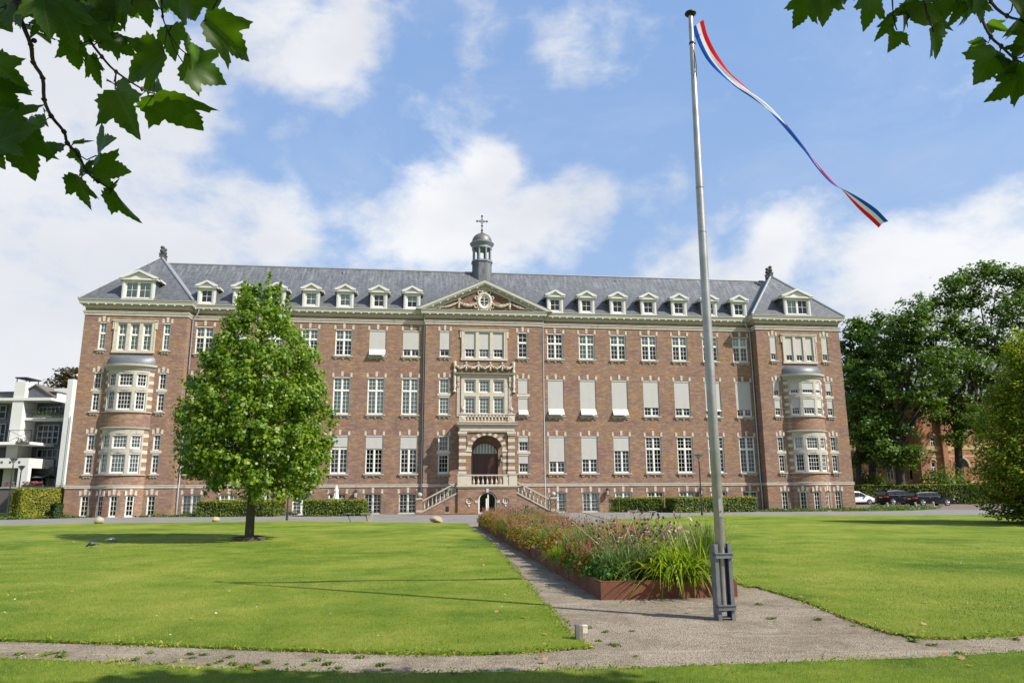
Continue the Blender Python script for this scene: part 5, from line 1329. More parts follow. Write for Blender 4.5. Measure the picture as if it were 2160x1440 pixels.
def p_silver(rs):
    t = thing('silver_clump', 'x', 'grass clump'); quads('foliage', blades(170, .52, .45, .016, rs, .55, 5, .10), sil_leaf, t)
    mb, tp = stems(9, .85, .62, rs, .0035); mb.build('stem', stem_m, t); return t
rsP = np.random.RandomState(77)
PR = {'g': [p_grass(rsP), p_grass(rsP)], 'c': [p_cone(rsP), p_cone(rsP)], 'l': [p_lily(rsP)], 's': [p_silver(rsP)],
      'a': [p_mound(rsP, autumn_m, pink_m, .50, .46, 900, 16), p_mound(rsP, autumn_m, plume_m, .56, .5, 1000, 14)], 'p': [p_mound(rsP, autumn_m, pink_m, .46, .42, 700, 45)],
      'w': [p_mound(rsP, low_leaf, pink_m, .30, .32, 520, 0, 'ground_rose', 'x')]}
LB = {'g': ('tall green ornamental grass clump with beige plumes in the rusty planter', 'ornamental grasses in the planter'), 'c': ('brown headed coneflower clump with faded pink petals in the planter', 'coneflowers in the planter'),
      'l': ('yellow green daylily with arching strap leaves in the planter', 'daylilies in the planter'), 's': ('grey green spiky grass clump in the planter', 'grey green grasses in the planter'),
      'a': ('bushy plant with yellow and russet leaves in the planter', 'russet bushy plants in the planter'), 'p': ('bushy plant with thin pink flower spikes in the planter', 'pink flowering plants in the planter'), 'w': ('low dark green leafy plant at the planter edge', 'low leafy plants in the planter')}
lay = [  # kind, along bed, across, scale
    ('s', .55, .7, 1.2), ('s', 1.0, .45, 1.1), ('c', .9, 1.1, .9), ('c', 1.4, .9, .95), ('c', 1.5, 1.5, 1.0), ('c', 2.0, 1.2, 1.0), ('c', 2.6, .7, 1.0), ('a', 1.3, .35, .7), ('a', 2.0, .65, .8), ('w', .35, .25, .8), ('g', 1.2, 1.9, .95), ('g', 3.0, .4, .95), ('a', 2.8, 1.9, .9),
    ('s', .42, .42, 1.2), ('s', .7, .95, 1.1), ('w', .40, 1.05, 1.0), ('l', .24, 1.38, 1.45), ('l', .75, 1.6, 1.1), ('g', .55, 1.98, 1.12), ('c', 1.0, .35, .75), ('c', 1.1, .9, .85), ('w', .9, .2, .9), ('w', 1.3, 1.3, 1.1),
    ('c', 1.6, .6, .9), ('a', 1.7, 1.2, .95), ('p', 1.5, .2, .8), ('g', 1.9, 1.75, 1.0), ('g', 2.2, .35, 1.0), ('w', 1.8, .1, .9), ('a', 2.3, 1.0, 1.0), ('g', 2.5, 1.5, .95), ('c', 2.3, 2.0, .95), ('c', 1.2, 2.02, .9),
    ('p', 2.9, .3, .9), ('a', 3.1, .95, 1.0), ('a', 3.2, 1.5, 1.1), ('c', 3.4, 2.0, 1.1), ('g', 3.6, .35, .95), ('l', 3.3, .15, .55), ('a', 3.9, 1.0, 1.0), ('a', 4.0, 1.7, 1.1), ('l', 4.3, .2, .7), ('g', 4.5, .75, 1.0), ('a', 4.7, 1.4, 1.1), ('g', 4.9, 1.95, .95)]
y = 5.2
while y < 24.9:
    for x in (.28, .85, 1.4, 1.95):
        lay.append((rnd.choice('aapapgcasa' if y > 8 else 'aapgcg'), y + rnd.uniform(-.25, .25), x + rnd.uniform(-.15, .15), rnd.uniform(.78, 1.02)))
    y += .82
used = {k: 0 for k in PR}
for kd, yy, xx, sc in lay:
    pl_ = PR[kd]; i = used[kd]; used[kd] += 1; o = pl_[i] if i < len(pl_) else copy_tree(pl_[i % len(pl_)])
    cx_, sx_ = math.cos(YAW), math.sin(YAW); o.location = (PO[0] + xx * cx_ - yy * sx_, PO[1] + xx * sx_ + yy * cx_, PH - .055); o.rotation_euler = (0, 0, rnd.uniform(0, 6.28)); o.scale = (sc * 1.1, sc * 1.1, sc * 1.16 * rnd.uniform(.92, 1.08))
    o['label'], o['group'] = LB[kd]
# ================================================================== LAWN TREE
bark = plain('bark', (.085, .062, .040), .95, 0, .45, 9.0, bump=.7)
bark2 = plain('dark_bark', (.045, .036, .028), .95, 0, .45, 6.0, bump=.7)
tree_leaf = leaf_mat('maple_leaf', [(0, (.030, .080, .004)), (.45, (.105, .188, .007)), (.8, (.225, .295, .014)), (1, (.42, .43, .11))], .44, 1.6, .42, .45)
oak_leaf = leaf_mat('oak_leaf', [(0, (.028, .066, .006)), (.5, (.070, .130, .012)), (1, (.15, .215, .028))], .40, 1.5, .5, .35)
oak_leaf2 = leaf_mat('lime_leaf', [(0, (.035, .075, .008)), (.5, (.08, .14, .014)), (1, (.14, .20, .03))], .42, 1.5, .5, .35)
beech_leaf = leaf_mat('beech_leaf', [(0, (.040, .090, .005)), (.45, (.13, .19, .010)), (.75, (.29, .29, .016)), (1, (.46, .38, .03))], .5, 1.5, .5, .35)
red_leaf = leaf_mat('copper_leaf', [(0, (.05, .035, .02)), (.6, (.10, .07, .03)), (1, (.10, .13, .03))], .3, 1.2)

def limb(mb, p0, p1, r0, r1, rs, wob=.12, n=5):
    p0, p1 = np.array(p0, float), np.array(p1, float); L = np.linalg.norm(p1 - p0); pts = []; 
    for i in range(n + 1):
        t = i / n; pts.append(tuple(p0 + (p1 - p0) * t + rs.normal(0, wob * L / n, 3) * (0 < i < n)))
    mb.tube(pts, [r0 + (r1 - r0) * i / n for i in range(n + 1)], 7); return pts

tb = G(525, 1141); TY = tb[1]; rsT = np.random.RandomState(5)
TREE = thing('lawn_tree', 'young bright green leafy tree with egg shaped crown standing alone on the lawn', 'tree', (tb[0], tb[1], 0))
prof = [(583, 570, 582), (600, 556, 596), (632, 483, 624), (660, 476, 634), (674, 474, 639), (716, 456, 652), (757, 427, 677), (799, 404, 689), (841, 382, 695), (882, 376, 710), (924, 372, 714), (966, 377, 706), (1000, 388, 694), (1022, 412, 680), (1046, 440, 664)]
pz, pl_x, pr_x = [], [], []
for y, a, b in prof:
    A, B = at(a, y, TY), at(b, y, TY); pz.append(A[2]); pl_x.append(A[0] - tb[0]); pr_x.append(B[0] - tb[0])
pz, pl_x, pr_x = np.array(pz)[::-1], np.array(pl_x)[::-1], np.array(pr_x)[::-1]
def crown_sample(n):
    z = rsT.uniform(pz[0], pz[-1], n * 3); l = np.interp(z, pz, pl_x); r = np.interp(z, pz, pr_x); w = (r - l); k = rsT.uniform(0, w.max() ** 2, n * 3) < w ** 2; z, l, r = z[k][:n], l[k][:n], r[k][:n]
    c, R_ = (l + r) / 2, (r - l) / 2; a = rsT.uniform(0, 6.283, len(z)); q = rsT.uniform(0, 1, len(z)) ** .36
    return np.stack([c + R_ * q * np.cos(a), R_ * q * np.sin(a), z], 1), np.stack([np.cos(a), np.sin(a), .35 + 0 * a], 1), q
cl, cn_, cq = crown_sample(760)
P, Nn = [], []
for c, nn_, q in zip(cl, cn_, cq):
    if math.sin(2.9 * c[0] + 1.3 * c[2]) * math.sin(2.6 * c[1] + 1.0) * math.sin(2.2 * c[2] + 1.7 * c[0]) > .34: continue
    m_ = rsT.randint(50, 118); sg = rsT.uniform(.12, .22); d = rsT.normal(0, sg, (m_, 3)); d[:, 2] *= .8
    P.append(c * [.875, .875, 1] + d * min(1, .45 + (pz[-1] - c[2]) * .2) + nn_ * .03); Nn.append(nn_ * .55 + [0, 0, .6] + d * 6.5 + rsT.normal(0, .38, (m_, 3)))
# shoots that break the outline
for i in range(190):
    c, nn_, q = cl[i], cn_[i], cq[i]
    z = c[2]; l, r = np.interp(z, pz, pl_x), np.interp(z, pz, pr_x); o = np.array([(l + r) / 2 + (r - l) / 2 * nn_[0], (r - l) / 2 * nn_[1], z]); d = nn_ * .7 + [0, 0, .8]; d /= np.linalg.norm(d); L = rsT.uniform(.12, .42); m_ = 16
    t = rsT.uniform(0, 1, m_)[:, None]; P.append(o * [.905, .905, 1] + d * t * L + rsT.normal(0, .05, (m_, 3))); Nn.append(np.tile(d, (m_, 1)) + rsT.normal(0, .8, (m_, 3)))
for px0, py0, px1, py1 in ((566, 640, 577, 578), (572, 640, 586, 590), (505, 660, 508, 598), (520, 650, 528, 605), (540, 640, 552, 600), (600, 660, 606, 622)):
    A, B = at(px0, py0, TY) - [tb[0], tb[1], 0], at(px1, py1, TY) - [tb[0], tb[1], 0]; A[1] = B[1] = rsT.uniform(-.4, .4); m_ = 110
    t = rsT.uniform(0, 1, m_)[:, None]; P.append(A + (B - A) * t + rsT.normal(0, 1, (m_, 3)) * (.17 * (1.05 - t))); Nn.append(rsT.normal(0, .8, (m_, 3)) + [0, -.3, .8])
P = np.concatenate(P); Nn = np.concatenate(Nn); zc_ = at(533, 1006, TY)[2]; kp = ~((P[:, 2] < zc_ + .25 - .35 * np.clip(np.hypot(P[:, 0], P[:, 1]) - .3, 0, 3)) & (np.hypot(P[:, 0], P[:, 1]) < 1.5)); P = P[kp]; Nn = Nn[kp]
leaf_cloud('crown', P, Nn, rsT.uniform(.07, .145, len(P)), LEAF_C, tree_leaf, TREE, rsT)
m = MB(); top = at(560, 640, TY) - [tb[0], tb[1], 0]; top[1] = 0
a0 = at(533, 1010, TY) - [tb[0], tb[1], 0]; a0[1] = 0
spine = [(0, 0, -.05), (.0, 0, .12), (a0[0] * .45, 0, a0[2] * .5), tuple(a0), tuple(a0 * .6 + top * .4), tuple(top)]
m.tube(spine, [.23, .165, .15, .13, .08, .02], 12)
for i in range(46):
    t = rsT.uniform(.02, .85); p = a0 + (top - a0) * t; a = rsT.uniform(0, 6.28); z = p[2] + rsT.uniform(.5, 1.6); z = min(z, pz[-1] - .4); l, r = np.interp(z, pz, pl_x), np.interp(z, pz, pr_x); R_ = (r - l) / 2 * .8
    limb(m, p, [(l + r) / 2 + R_ * math.cos(a), R_ * math.sin(a), z], .055 * (1 - t) + .012, .008, rsT)
for i in range(10):
    a = i * .63; p = a0 + [0, 0, rsT.uniform(-.15, .3)]; z = rsT.uniform(2.0, 2.9); limb(m, p, [a0[0] + 2.2 * math.cos(a), 2.2 * math.sin(a), z], .045, .008, rsT)
smooth_angle(m.build('trunk', bark, TREE), 60)
m = MB(); 
for i in range(36):
    a0_, a1_ = i * math.pi / 18, (i + 1) * math.pi / 18; m.face([(.78 * math.cos(a0_), .78 * math.sin(a0_), -.02), (.78 * math.cos(a1_), .78 * math.sin(a1_), -.02), (.78 * math.cos(a1_), .78 * math.sin(a1_), .16), (.78 * math.cos(a0_), .78 * math.sin(a0_), .16)])
    m.face([(.74 * math.cos(a0_), .74 * math.sin(a0_), .16), (.74 * math.cos(a1_), .74 * math.sin(a1_), .16), (.74 * math.cos(a1_), .74 * math.sin(a1_), .03), (.74 * math.cos(a0_), .74 * math.sin(a0_), .03)])
    m.face([(.78 * math.cos(a0_), .78 * math.sin(a0_), .16), (.78 * math.cos(a1_), .78 * math.sin(a1_), .16), (.74 * math.cos(a1_), .74 * math.sin(a1_), .16), (.74 * math.cos(a0_), .74 * math.sin(a0_), .16)])
m.m = 1; m.face([(.75 * math.cos(i * .3142), .75 * math.sin(i * .3142), .05) for i in range(20)])
m.v = [(x * .72, y_ * .72, z) for x, y_, z in m.v]; o = m.build('tree_ring', [plain('rusted_dark_steel', (.075, .055, .040), .8), soil]); o.location = (tb[0], tb[1], 0); tag(o, 'round rusty steel edging ring at the foot of the lawn tree', 'edging')

# ================================================================== TREES BEYOND
def blob_tree(name, label, base_px, Y, blobs, trunk_px, trunk_w, mat, leaf=.32, dens=1.0, seed=1, shape=LEAF_C, bmat=None, depth=.8, lean=None, group=None, flat=.75):
    rs = np.random.RandomState(seed); b = at(base_px[0], base_px[1], Y); base = np.array([b[0], Y, 0.0]); t = thing(name, label, 'tree', tuple(base), 0, group)
    P, Nn = [], []; mb = MB(); tt = at(trunk_px[0], trunk_px[1], Y) - base; tt[1] = 0
    mb.tube([(0, 0, -.2), (.02, 0, .25), (tt[0] * .5, 0, tt[2] * .5), tuple(tt)], [trunk_w * .75, trunk_w * .55, trunk_w * .46, trunk_w * .40], 10)
    for px, py, rp in blobs:
        c = at(px, py, Y) - base; c[1] = rs.uniform(-1, 1) * depth * 2.2; r = 1.12 * rp * Y / FPX
        limb(mb, tt * rs.uniform(.75, 1.0), c, trunk_w * .22, .03, rs, .15, 6)
        nsub = int(18 * dens * (r / 1.5) ** 1.6) + 8
        d = rs.normal(size=(nsub, 3)); d /= np.linalg.norm(d, axis=1, keepdims=True); d *= (rs.uniform(0, 1, nsub) ** .42)[:, None] * r; d[:, 2] *= .82; d[:, 1] *= depth + .2
        for q in d:
            s = c + q; k = rs.randint(16, 34); sg = rs.uniform(.28, .55) * min(1, r / 1.6); e = rs.normal(0, sg, (k, 3)); e[:, 2] *= flat * .7
            P.append(s + e); Nn.append(q / r * .7 + [0, 0, .75] + rs.normal(0, .5, (k, 3)))
    P = np.concatenate(P); Nn = np.concatenate(Nn); keep = P[:, 2] > .15
    leaf_cloud('crown', P[keep], Nn[keep], rs.uniform(leaf * .6, leaf * 1.25, keep.sum()), shape, mat, t, rs); smooth_angle(mb.build('trunk', bmat or bark2, t), 60); return t
OAK = LEAF_C
blob_tree('oak_tree', 'broad dark green oak just right of the institute, over the parked cars', (1903, 1052), 89.6, [
    (1905, 690, 36), (1870, 720, 38), (1935, 655, 38), (1950, 700, 44), (1900, 760, 46), (1955, 770, 48), (1860, 790, 36), (1905, 830, 44), (1950, 850, 40), (1865, 860, 38), (1835, 900, 26), (1890, 910, 42), (1855, 945, 30), (1912, 965, 32), (1945, 720, 40), (1985, 740, 46), (1990, 800, 40), (1838, 935, 22), (1880, 965, 26)],
    (1892, 930), 1.05, oak_leaf, .32, 1.0, 11)
blob_tree('oak_tree', 'tallest dark oak, its trunk beside the orange brick villa doorway', (2027, 1046), 92, [
    (2000, 600, 26), (2035, 585, 28), (2070, 578, 26), (2105, 590, 30), (2140, 600, 32), (2175, 620, 38), (2010, 640, 36), (2055, 630, 38), (2100, 650, 42), (2150, 670, 44), (2200, 690, 50), (1985, 690, 36), (2030, 700, 42), (2075, 720, 42), (2120, 740, 44), (2170, 760, 50), (2020, 760, 40), (2060, 790, 42), (2110, 810, 44), (2010, 830, 34), (1990, 870, 30), (2030, 880, 32), (2060, 900, 32), (2000, 920, 22), (2100, 880, 40), (2150, 850, 50), (1965, 640, 22)],
    (2018, 900), 1.0, oak_leaf, .32, .95, 12)
blob_tree('park_tree', 'dark green tree filling the gap right behind the institute corner', (1840, 1040), 97, [
    (1822, 680, 22), (1815, 720, 30), (1850, 690, 28), (1800, 760, 26), (1840, 760, 36), (1800, 820, 30), (1830, 830, 34), (1875, 740, 30), (1790, 730, 16), (1810, 700, 26), (1800, 850, 30), (1860, 820, 36), (1830, 770, 36), (1880, 800, 36), (1850, 880, 34), (1788, 790, 24), (1786, 850, 22), (1795, 900, 22)],
    (1838, 900), 1.0, oak_leaf, .38, .75, 13)
blob_tree('park_tree', 'lighter green low tree close behind the institute right corner', (1812, 1045), 92, [
    (1800, 840, 22), (1806, 880, 26), (1815, 920, 28), (1800, 930, 22), (1830, 960, 18), (1796, 970, 16), (1800, 800, 16), (1825, 890, 30), (1840, 930, 26), (1806, 840, 22)],
    (1810, 940), .7, oak_leaf2, .36, .6, 14)
blob_tree('park_tree', 'far dark tree behind the villa at the edge of the park', (2140, 1040), 118, [
    (2100, 800, 40), (2160, 820, 50), (2110, 880, 40), (2170, 900, 50), (2060, 860, 30), (2120, 760, 40), (2200, 780, 60)],
    (2140, 940), 1.0, oak_leaf, .48, .42, 15)
blob_tree('copper_tree', 'reddish green treetop rising behind the white apartments', (140, 1040), 92, [
    (150, 790, 18), (140, 815, 22), (160, 810, 16), (128, 830, 14), (158, 835, 18), (108, 828, 10), (95, 832, 8)], (140, 900), .6, red_leaf, .34, .8, 16)
# the big hornbeam on the right, branches to the ground
def cone_bush(name, label, bx, by, Yb, pts, mat, n, seed, leaf):
    rs = np.random.RandomState(seed); base = np.array([bx, Yb, 0.]); t = thing(name, label, 'tree', (bx, Yb, 0)); P, Nn = [], []
    zz = np.array([p[0] for p in pts]); rr = np.array([p[1] for p in pts]); mb = MB(); mb.tube([(0, 0, -.1), (0, 0, 2.0), (.1, 0, zz[-1] * .9)], [.30, .22, .04], 8)
    for i in range(n):
        z = rs.uniform(zz[0], zz[-1]); r = np.interp(z, zz, rr)
        if rs.uniform(0, rr.max()) > r: continue
        a = rs.uniform(0, 6.283); q = rs.uniform(.25, 1) ** .5 * r * (1 + .16 * math.sin(3 * a + z * 1.1) + .07 * math.sin(7 * a + 3 * z)); c = np.array([q * math.cos(a), q * math.sin(a), z])
        up = np.array([math.cos(a), math.sin(a), .55]); up /= np.linalg.norm(up); L = rs.uniform(.5, 1.15); k = rs.randint(22, 40); tt_ = rs.uniform(-.4, 1, k)[:, None]
        P.append(c + up * tt_ * L + rs.normal(0, .13, (k, 3)) * [1, 1, .55]); Nn.append(np.array([0, 0, .9]) + .4 * up + rs.normal(0, .5, (k, 3)))
        if i % 6 == 0: limb(mb, (0, 0, max(.3, z * .75)), c, .05, .008, rs)
    P = np.concatenate(P); Nn = np.concatenate(Nn); k = P[:, 2] > .05
    leaf_cloud('crown', P[k], Nn[k], rs.uniform(leaf * .6, leaf * 1.25, k.sum()), LEAF_A, mat, t, rs, aspect=1.1); smooth_angle(mb.build('trunk', bark2, t), 60)
hb = G(2238, 1106)
cone_bush('beech_tree', 'large yellow green beech with branches down to the lawn at the frame edge', hb[0] + .3, 0, hb[1] + .2, [(.1, 2.2), (.9, 2.9), (2.2, 3.2), (4.0, 2.9), (6.0, 2.2), (7.4, 1.5), (8.6, .8), (9.6, .15)], beech_leaf, 3200, 17, .14)
# trees outside the picture on the right that throw their shade on the lawn
cone_bush('beech_tree', 'green beech standing beyond the yellow green one, past the frame edge', 39.5, 0, 41.0, [(.1, 2.2), (2.2, 3.4), (6.0, 3.2), (9.0, 1.6), (10.5, .2)], beech_leaf, 700, 18, .22)

# ================================================================== HEDGES, GROUND COVER, SHRUBS
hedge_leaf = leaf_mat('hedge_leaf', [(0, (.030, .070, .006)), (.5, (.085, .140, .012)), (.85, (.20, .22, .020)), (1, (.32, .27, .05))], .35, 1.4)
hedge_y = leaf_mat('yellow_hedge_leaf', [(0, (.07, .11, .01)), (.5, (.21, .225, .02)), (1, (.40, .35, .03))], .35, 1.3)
hedge_shaded = leaf_mat('shaded_hedge_leaf', [(0, (.012, .03, .005)), (1, (.035, .07, .012))], .2, 1.2)  # shadow over the square hedge is put into this leaf colour
cover_leaf = leaf_mat('cover_leaf', [(0, (.035, .08, .01)), (.6, (.08, .14, .018)), (1, (.17, .2, .03))], .3, 1.3)
core = plain('hedge_core', (.012, .018, .006), .95, 0, .3, 4.0)
def hedge(label, p0, p1, dpt, h, mat, seed, leaf=.10, n=6500, top=None, name='hedge', z0=0.0, group=None):
    rs = np.random.RandomState(seed); p0, p1 = np.array(p0), np.array(p1); L = np.linalg.norm(p1 - p0); a = math.atan2(p1[1] - p0[1], p1[0] - p0[0]); t = thing(name, label, 'hedge', (p0[0], p0[1], z0), a, group)
    P, Nn = [], []; A = [L * h, L * h, L * dpt, dpt * h, dpt * h]; k = rs.choice(5, n, p=np.array(A) / sum(A)); u, v = rs.uniform(0, 1, n), rs.uniform(0, 1, n)
    w = rs.normal(0, .035, n) - .02; bumps = .03 * np.sin(u * L * 2.1 + seed) + .02 * np.sin(v * 7 + u * L)
    for kk, nn_ in ((0, (0, -1, 0)), (1, (0, 1, 0)), (2, (0, 0, 1)), (3, (-1, 0, 0)), (4, (1, 0, 0))):
        s = k == kk; U, V_, W_ = u[s], v[s], w[s] + bumps[s]
        if kk in (0, 1): q = np.stack([U * L, (0 if kk == 0 else dpt) + nn_[1] * W_, V_ * h], 1)
        elif kk == 2: q = np.stack([U * L, V_ * dpt, h + W_ + .01], 1)
        else: q = np.stack([(0 if kk == 3 else L) + nn_[0] * W_, U * dpt, V_ * h], 1)
        P.append(q); Nn.append(np.array(nn_) * 1.0 + [0, 0, .35] + rs.normal(0, .5, (len(q), 3)))
    P = np.concatenate(P); Nn = np.concatenate(Nn); tp = P[:, 2] > h - .10
    leaf_cloud('foliage', P[~tp], Nn[~tp], rs.uniform(leaf * .6, leaf * 1.2, (~tp).sum()), LEAF_A, mat, t, rs, aspect=1.1)
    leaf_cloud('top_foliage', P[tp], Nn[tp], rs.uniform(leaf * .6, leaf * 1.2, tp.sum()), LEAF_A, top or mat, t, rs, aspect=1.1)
    m = MB(); m.box(.07, L - .07, .07, dpt - .07, 0, h - .07); m.build('core', core, t); return t
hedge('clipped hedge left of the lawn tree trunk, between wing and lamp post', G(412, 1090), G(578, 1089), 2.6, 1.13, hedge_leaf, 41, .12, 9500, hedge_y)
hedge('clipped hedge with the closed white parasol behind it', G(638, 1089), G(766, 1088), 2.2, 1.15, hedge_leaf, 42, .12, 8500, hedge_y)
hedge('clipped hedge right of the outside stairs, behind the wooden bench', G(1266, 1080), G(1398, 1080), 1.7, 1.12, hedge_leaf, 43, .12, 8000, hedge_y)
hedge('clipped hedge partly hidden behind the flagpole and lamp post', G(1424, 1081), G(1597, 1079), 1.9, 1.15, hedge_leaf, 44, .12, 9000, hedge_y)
hedge('tall yellow green hedge below the white apartments', (at(42, 1070, 52.6)[0], 52.6), (at(132, 1070, 55.6)[0], 55.6), 1.0, 2.1, hedge_y, 45, .10, 12000)
hedge('square hedge with shade put into its leaf colour at the foot of the left wing', (at(116, 1080, 53.8)[0], 53.8), (at(131, 1080, 54.2)[0], 54.2), .7, 1.0, hedge_shaded, 46, .13, 2600)
hedge('short end of hedge by the two left lamp posts', (at(20, 1070, 60)[0], 60), (at(46, 1070, 60)[0], 60.2), 1.6, 1.75, hedge_leaf, 48, .14, 3000)
hedge('long trimmed hedge behind the parked cars in front of the villa', (at(1790, 1050, 90)[0], 90.0), (at(2110, 1050, 86)[0], 86.0), 1.4, 2.25, hedge_leaf, 47, .20, 9000, hedge_y)
def cover(label, poly, n, seed, h=.16, mat=None, leaf=.13):
    rs = np.random.RandomState(seed); P0 = np.array(poly); lo, hi = P0.min(0), P0.max(0); q = rs.uniform(lo, hi, (n * 3, 2)); q = q[inpoly(poly)(q)][:n]
    z = h * rs.uniform(.3, 1, len(q)) * (.8 + .3 * np.sin(q[:, 0] * 3)); P = np.concatenate([q, z[:, None]], 1)
    o = leaf_cloud('ground_cover', P, rs.normal(0, .55, (len(q), 3)) + [0, -.25, .8], rs.uniform(leaf * .6, leaf * 1.2, len(q)), LEAF_A, mat or cover_leaf, None, rs, aspect=1.1); tag(o, label, 'ground cover', kind='stuff')
cover('low ivy like ground cover along the left wing', [G(-40, 1097), G(200, 1091), G(410, 1090), (-18.6, 57.8), (-24.5, 57.4), (-33.0, 56.4), (-44, 56)], 9000, 51, .22)
cover('low ground cover along the right wing and lawn corner', [G(1600, 1079), G(1800, 1078), G(1930, 1076), G(1990, 1072), (36.8, 66), (30.5, 63.4), (21.5, 62.2)], 7000, 52, .24)
cover('low ground cover beside the car park', [(30.5, 63.4), (36.8, 66), (38.0, 70), (35.4, 74), (31.8, 66)], 3000, 53, .24)
grassy = poly_sheet('lawn', [(-120, 52.5), (-44, 50.8), (-33.2, 56.2), (-33.2, 70), (-36, 72), (-120, 72)], 0.0, lawn_m)
lav = leaf_mat('lavender_leaf', [(0, (.10, .115, .085)), (.7, (.19, .2, .155)), (1, (.26, .26, .2))], .2, 1.0)
def shrub(name, label, x, y, r, h, mat, n, seed, leaf=.12, cat_='shrub', group=None):
    rs = np.random.RandomState(seed); t = thing(name, label, cat_, (x, y, 0), 0, group); d = rs.normal(size=(n, 3)); d /= np.linalg.norm(d, axis=1, keepdims=True); u = rs.uniform(0, 1, n) ** .4
    lump = 1 + .22 * np.sin(5 * d[:, 0] + seed) * np.cos(4 * d[:, 2]) + .15 * np.sin(9 * d[:, 1]); P = d * (u * lump)[:, None] * [r, r * .8, h * .5]; P[:, 2] += h * .5; k = P[:, 2] > .03
    leaf_cloud('foliage', P[k], (d + rs.normal(0, .5, (n, 3)) + [0, 0, .4])[k], rs.uniform(leaf * .6, leaf * 1.2, k.sum()), LEAF_A, mat, t, rs, aspect=1.0)
    m = MB()
    for i in range(5): a = i * 1.3; limb(m, (0, 0, 0), (r * .5 * math.cos(a), r * .4 * math.sin(a), h * .7), .03, .008, rs)
    m.build('stem', bark2, t); return t
for i, (px, py, r, h) in enumerate(((598, 1086, .6, .45), (618, 1087, .55, .4), (1408, 1079, .55, .4), (1420, 1079, .4, .38), (776, 1085, .4, .3))):
    g = G(px, py); shrub('lavender', 'low grey green lavender tuft in the gap between clipped hedges', g[0], g[1], r, h, lav, 700, 60 + i, .09, 'shrub', 'lavender between the hedges')
p = at(1830, 1030, 93); shrub('shrub', 'rounded light green shrub just right of the institute, against the villa', p[0], 93, 2.2, 4.0, oak_leaf2, 2600, 70, .26)
p = at(1858, 1030, 94); shrub('shrub', 'smaller dark grey green shrub left of the first oak trunk', p[0], 94, 1.6, 3.4, oak_leaf, 1600, 71, .26)
p = at(1990, 1030, 90); shrub('shrub', 'open leafy light green bush under the villa windows, left of the tallest oak', p[0], 90, 3.0, 4.6, oak_leaf2, 2400, 72, .28)

# ================================================================== LAMP POSTS
lampm = plain('lamp_post_paint', (.035, .042, .052), .5, .3, .15, 4.0)
def lamp(label, x, y, h):
    t = thing('lamp_post', label, 'lamp post', (x, y, 0), 0, 'cone topped lamp posts'); m = MB(); m.tube([(0, 0, 0), (0, 0, .55), (0, 0, .56), (0, 0, h - .38)], [.075, .07, .05, .042], 10); smooth_angle(m.build('post', lampm, t), 50)
    m = MB(); m.lathe([(.045, h - .42), (.05, h - .36), (.07, h - .32), (.24, h - .04), (.25, h - .02), (.22, h - .02), (.05, h - .28)], n=16); smooth_angle(m.build('lamp_shade', plain('milky_lamp_shade', (.30, .29, .26), .3, 0, .1, 3), t), 50)
    m = MB(); m.lathe([(.26, h - .019), (.31, h - .005), (.30, h + .02), (.05, h + .07), (.01, h + .08)], n=16); m.build('lamp_cap', lampm, t); return t
g = G(1481, 1087); lamp('slim dark lamp post standing right in front of the hedge by the flagpole', g[0], g[1], 4.15)
g = G(605, 1097); lamp('dark lamp post half hidden by the lawn tree crown', g[0], g[1], 4.15)
g = G(14, 1086); x = at(14, 1086, 56.5)[0]; lamp('taller looking of the two lamp posts beside the white apartments', x, 56.5, 4.4)
x = at(33, 1083, 64)[0]; lamp('shorter looking of the two lamp posts beside the white apartments', x, 64, 4.1)

# ================================================================== SMALL THINGS
def rock(label, x, y, w, d, h, col, seed, boxy=0.0):
    import bmesh
    rs = np.random.RandomState(seed); bm = bmesh.new(); bmesh.ops.create_icosphere(bm, subdivisions=3, radius=1)
    cuts = [rs.normal(size=3) for _ in range(9)]; cuts = [c / np.linalg.norm(c) for c in cuts]; of = rs.uniform(.62, .9, 9)
    for v in bm.verts:
        p = np.array(v.co)
        for c, o_ in zip(cuts, of):
            k = p @ c - o_
            if k > 0: p = p - c * k * (.55 + .45 * boxy)
        p = p * [w / 2, d / 2, h / 2]; v.co = (p[0], p[1], p[2] + h * .40)
    me = bpy.data.meshes.new('rock'); bm.to_mesh(me); bm.free(); me.materials.append(plain('rock%d' % seed, col, .9, 0, .3, 5.0, bump=.5)); o = bpy.data.objects.new('boulder', me); COL.objects.link(o); o.location = (x, y, 0); tag(o, label, 'rock'); return o
g = G(208, 1105); rock('smooth rounded pale boulder on the drive edge before the left wing', g[0], g[1], .58, .5, .46, (.42, .34, .25), 3)
g = G(454, 1101); rock('small angular beige boulder on the drive edge left of the lawn tree', g[0], g[1], .52, .4, .38, (.38, .31, .22), 8, 1)
g = G(921, 1102); rock('flat broken yellowish boulder before the outside stairs', g[0], g[1], .82, .5, .42, (.36, .28, .17), 12, 1)
wood = plain('bench_wood', (.30, .26, .21), .85, 0, .25, 5.0); wood_l = plain('bench_leg', (.36, .32, .27), .8, 0, .2, 5.0)
def bench(label, px0, px1, y, py, rot, h=.52):
    a = ground(px0, py); b = ground(px1, py); L = abs(b[0] - a[0]); t = thing('slab_bench', label, 'bench', ((a[0] + b[0]) / 2, a[1], 0), rot); m = MB()
    m.box(-L / 2, L / 2, -.2, .2, h - .045, h); m.build('seat', wood, t)
    for sx in (-1, 1):
        m = MB(); q = [(sx * L * .42, 0), (sx * L * .42 + .12 * sx + .03, 0), (sx * (L * .42 + .28), h - .046), (sx * (L * .42 + .10), h - .046)]
        q = [(sx * (L * .30), 0), (sx * (L * .30 + .16), 0), (sx * (L * .44), h - .046), (sx * (L * .44 - .22), h - .046)]
        m.prism(q if sx > 0 else q[::-1], -.16, .16); m.build('leg', wood_l, t)
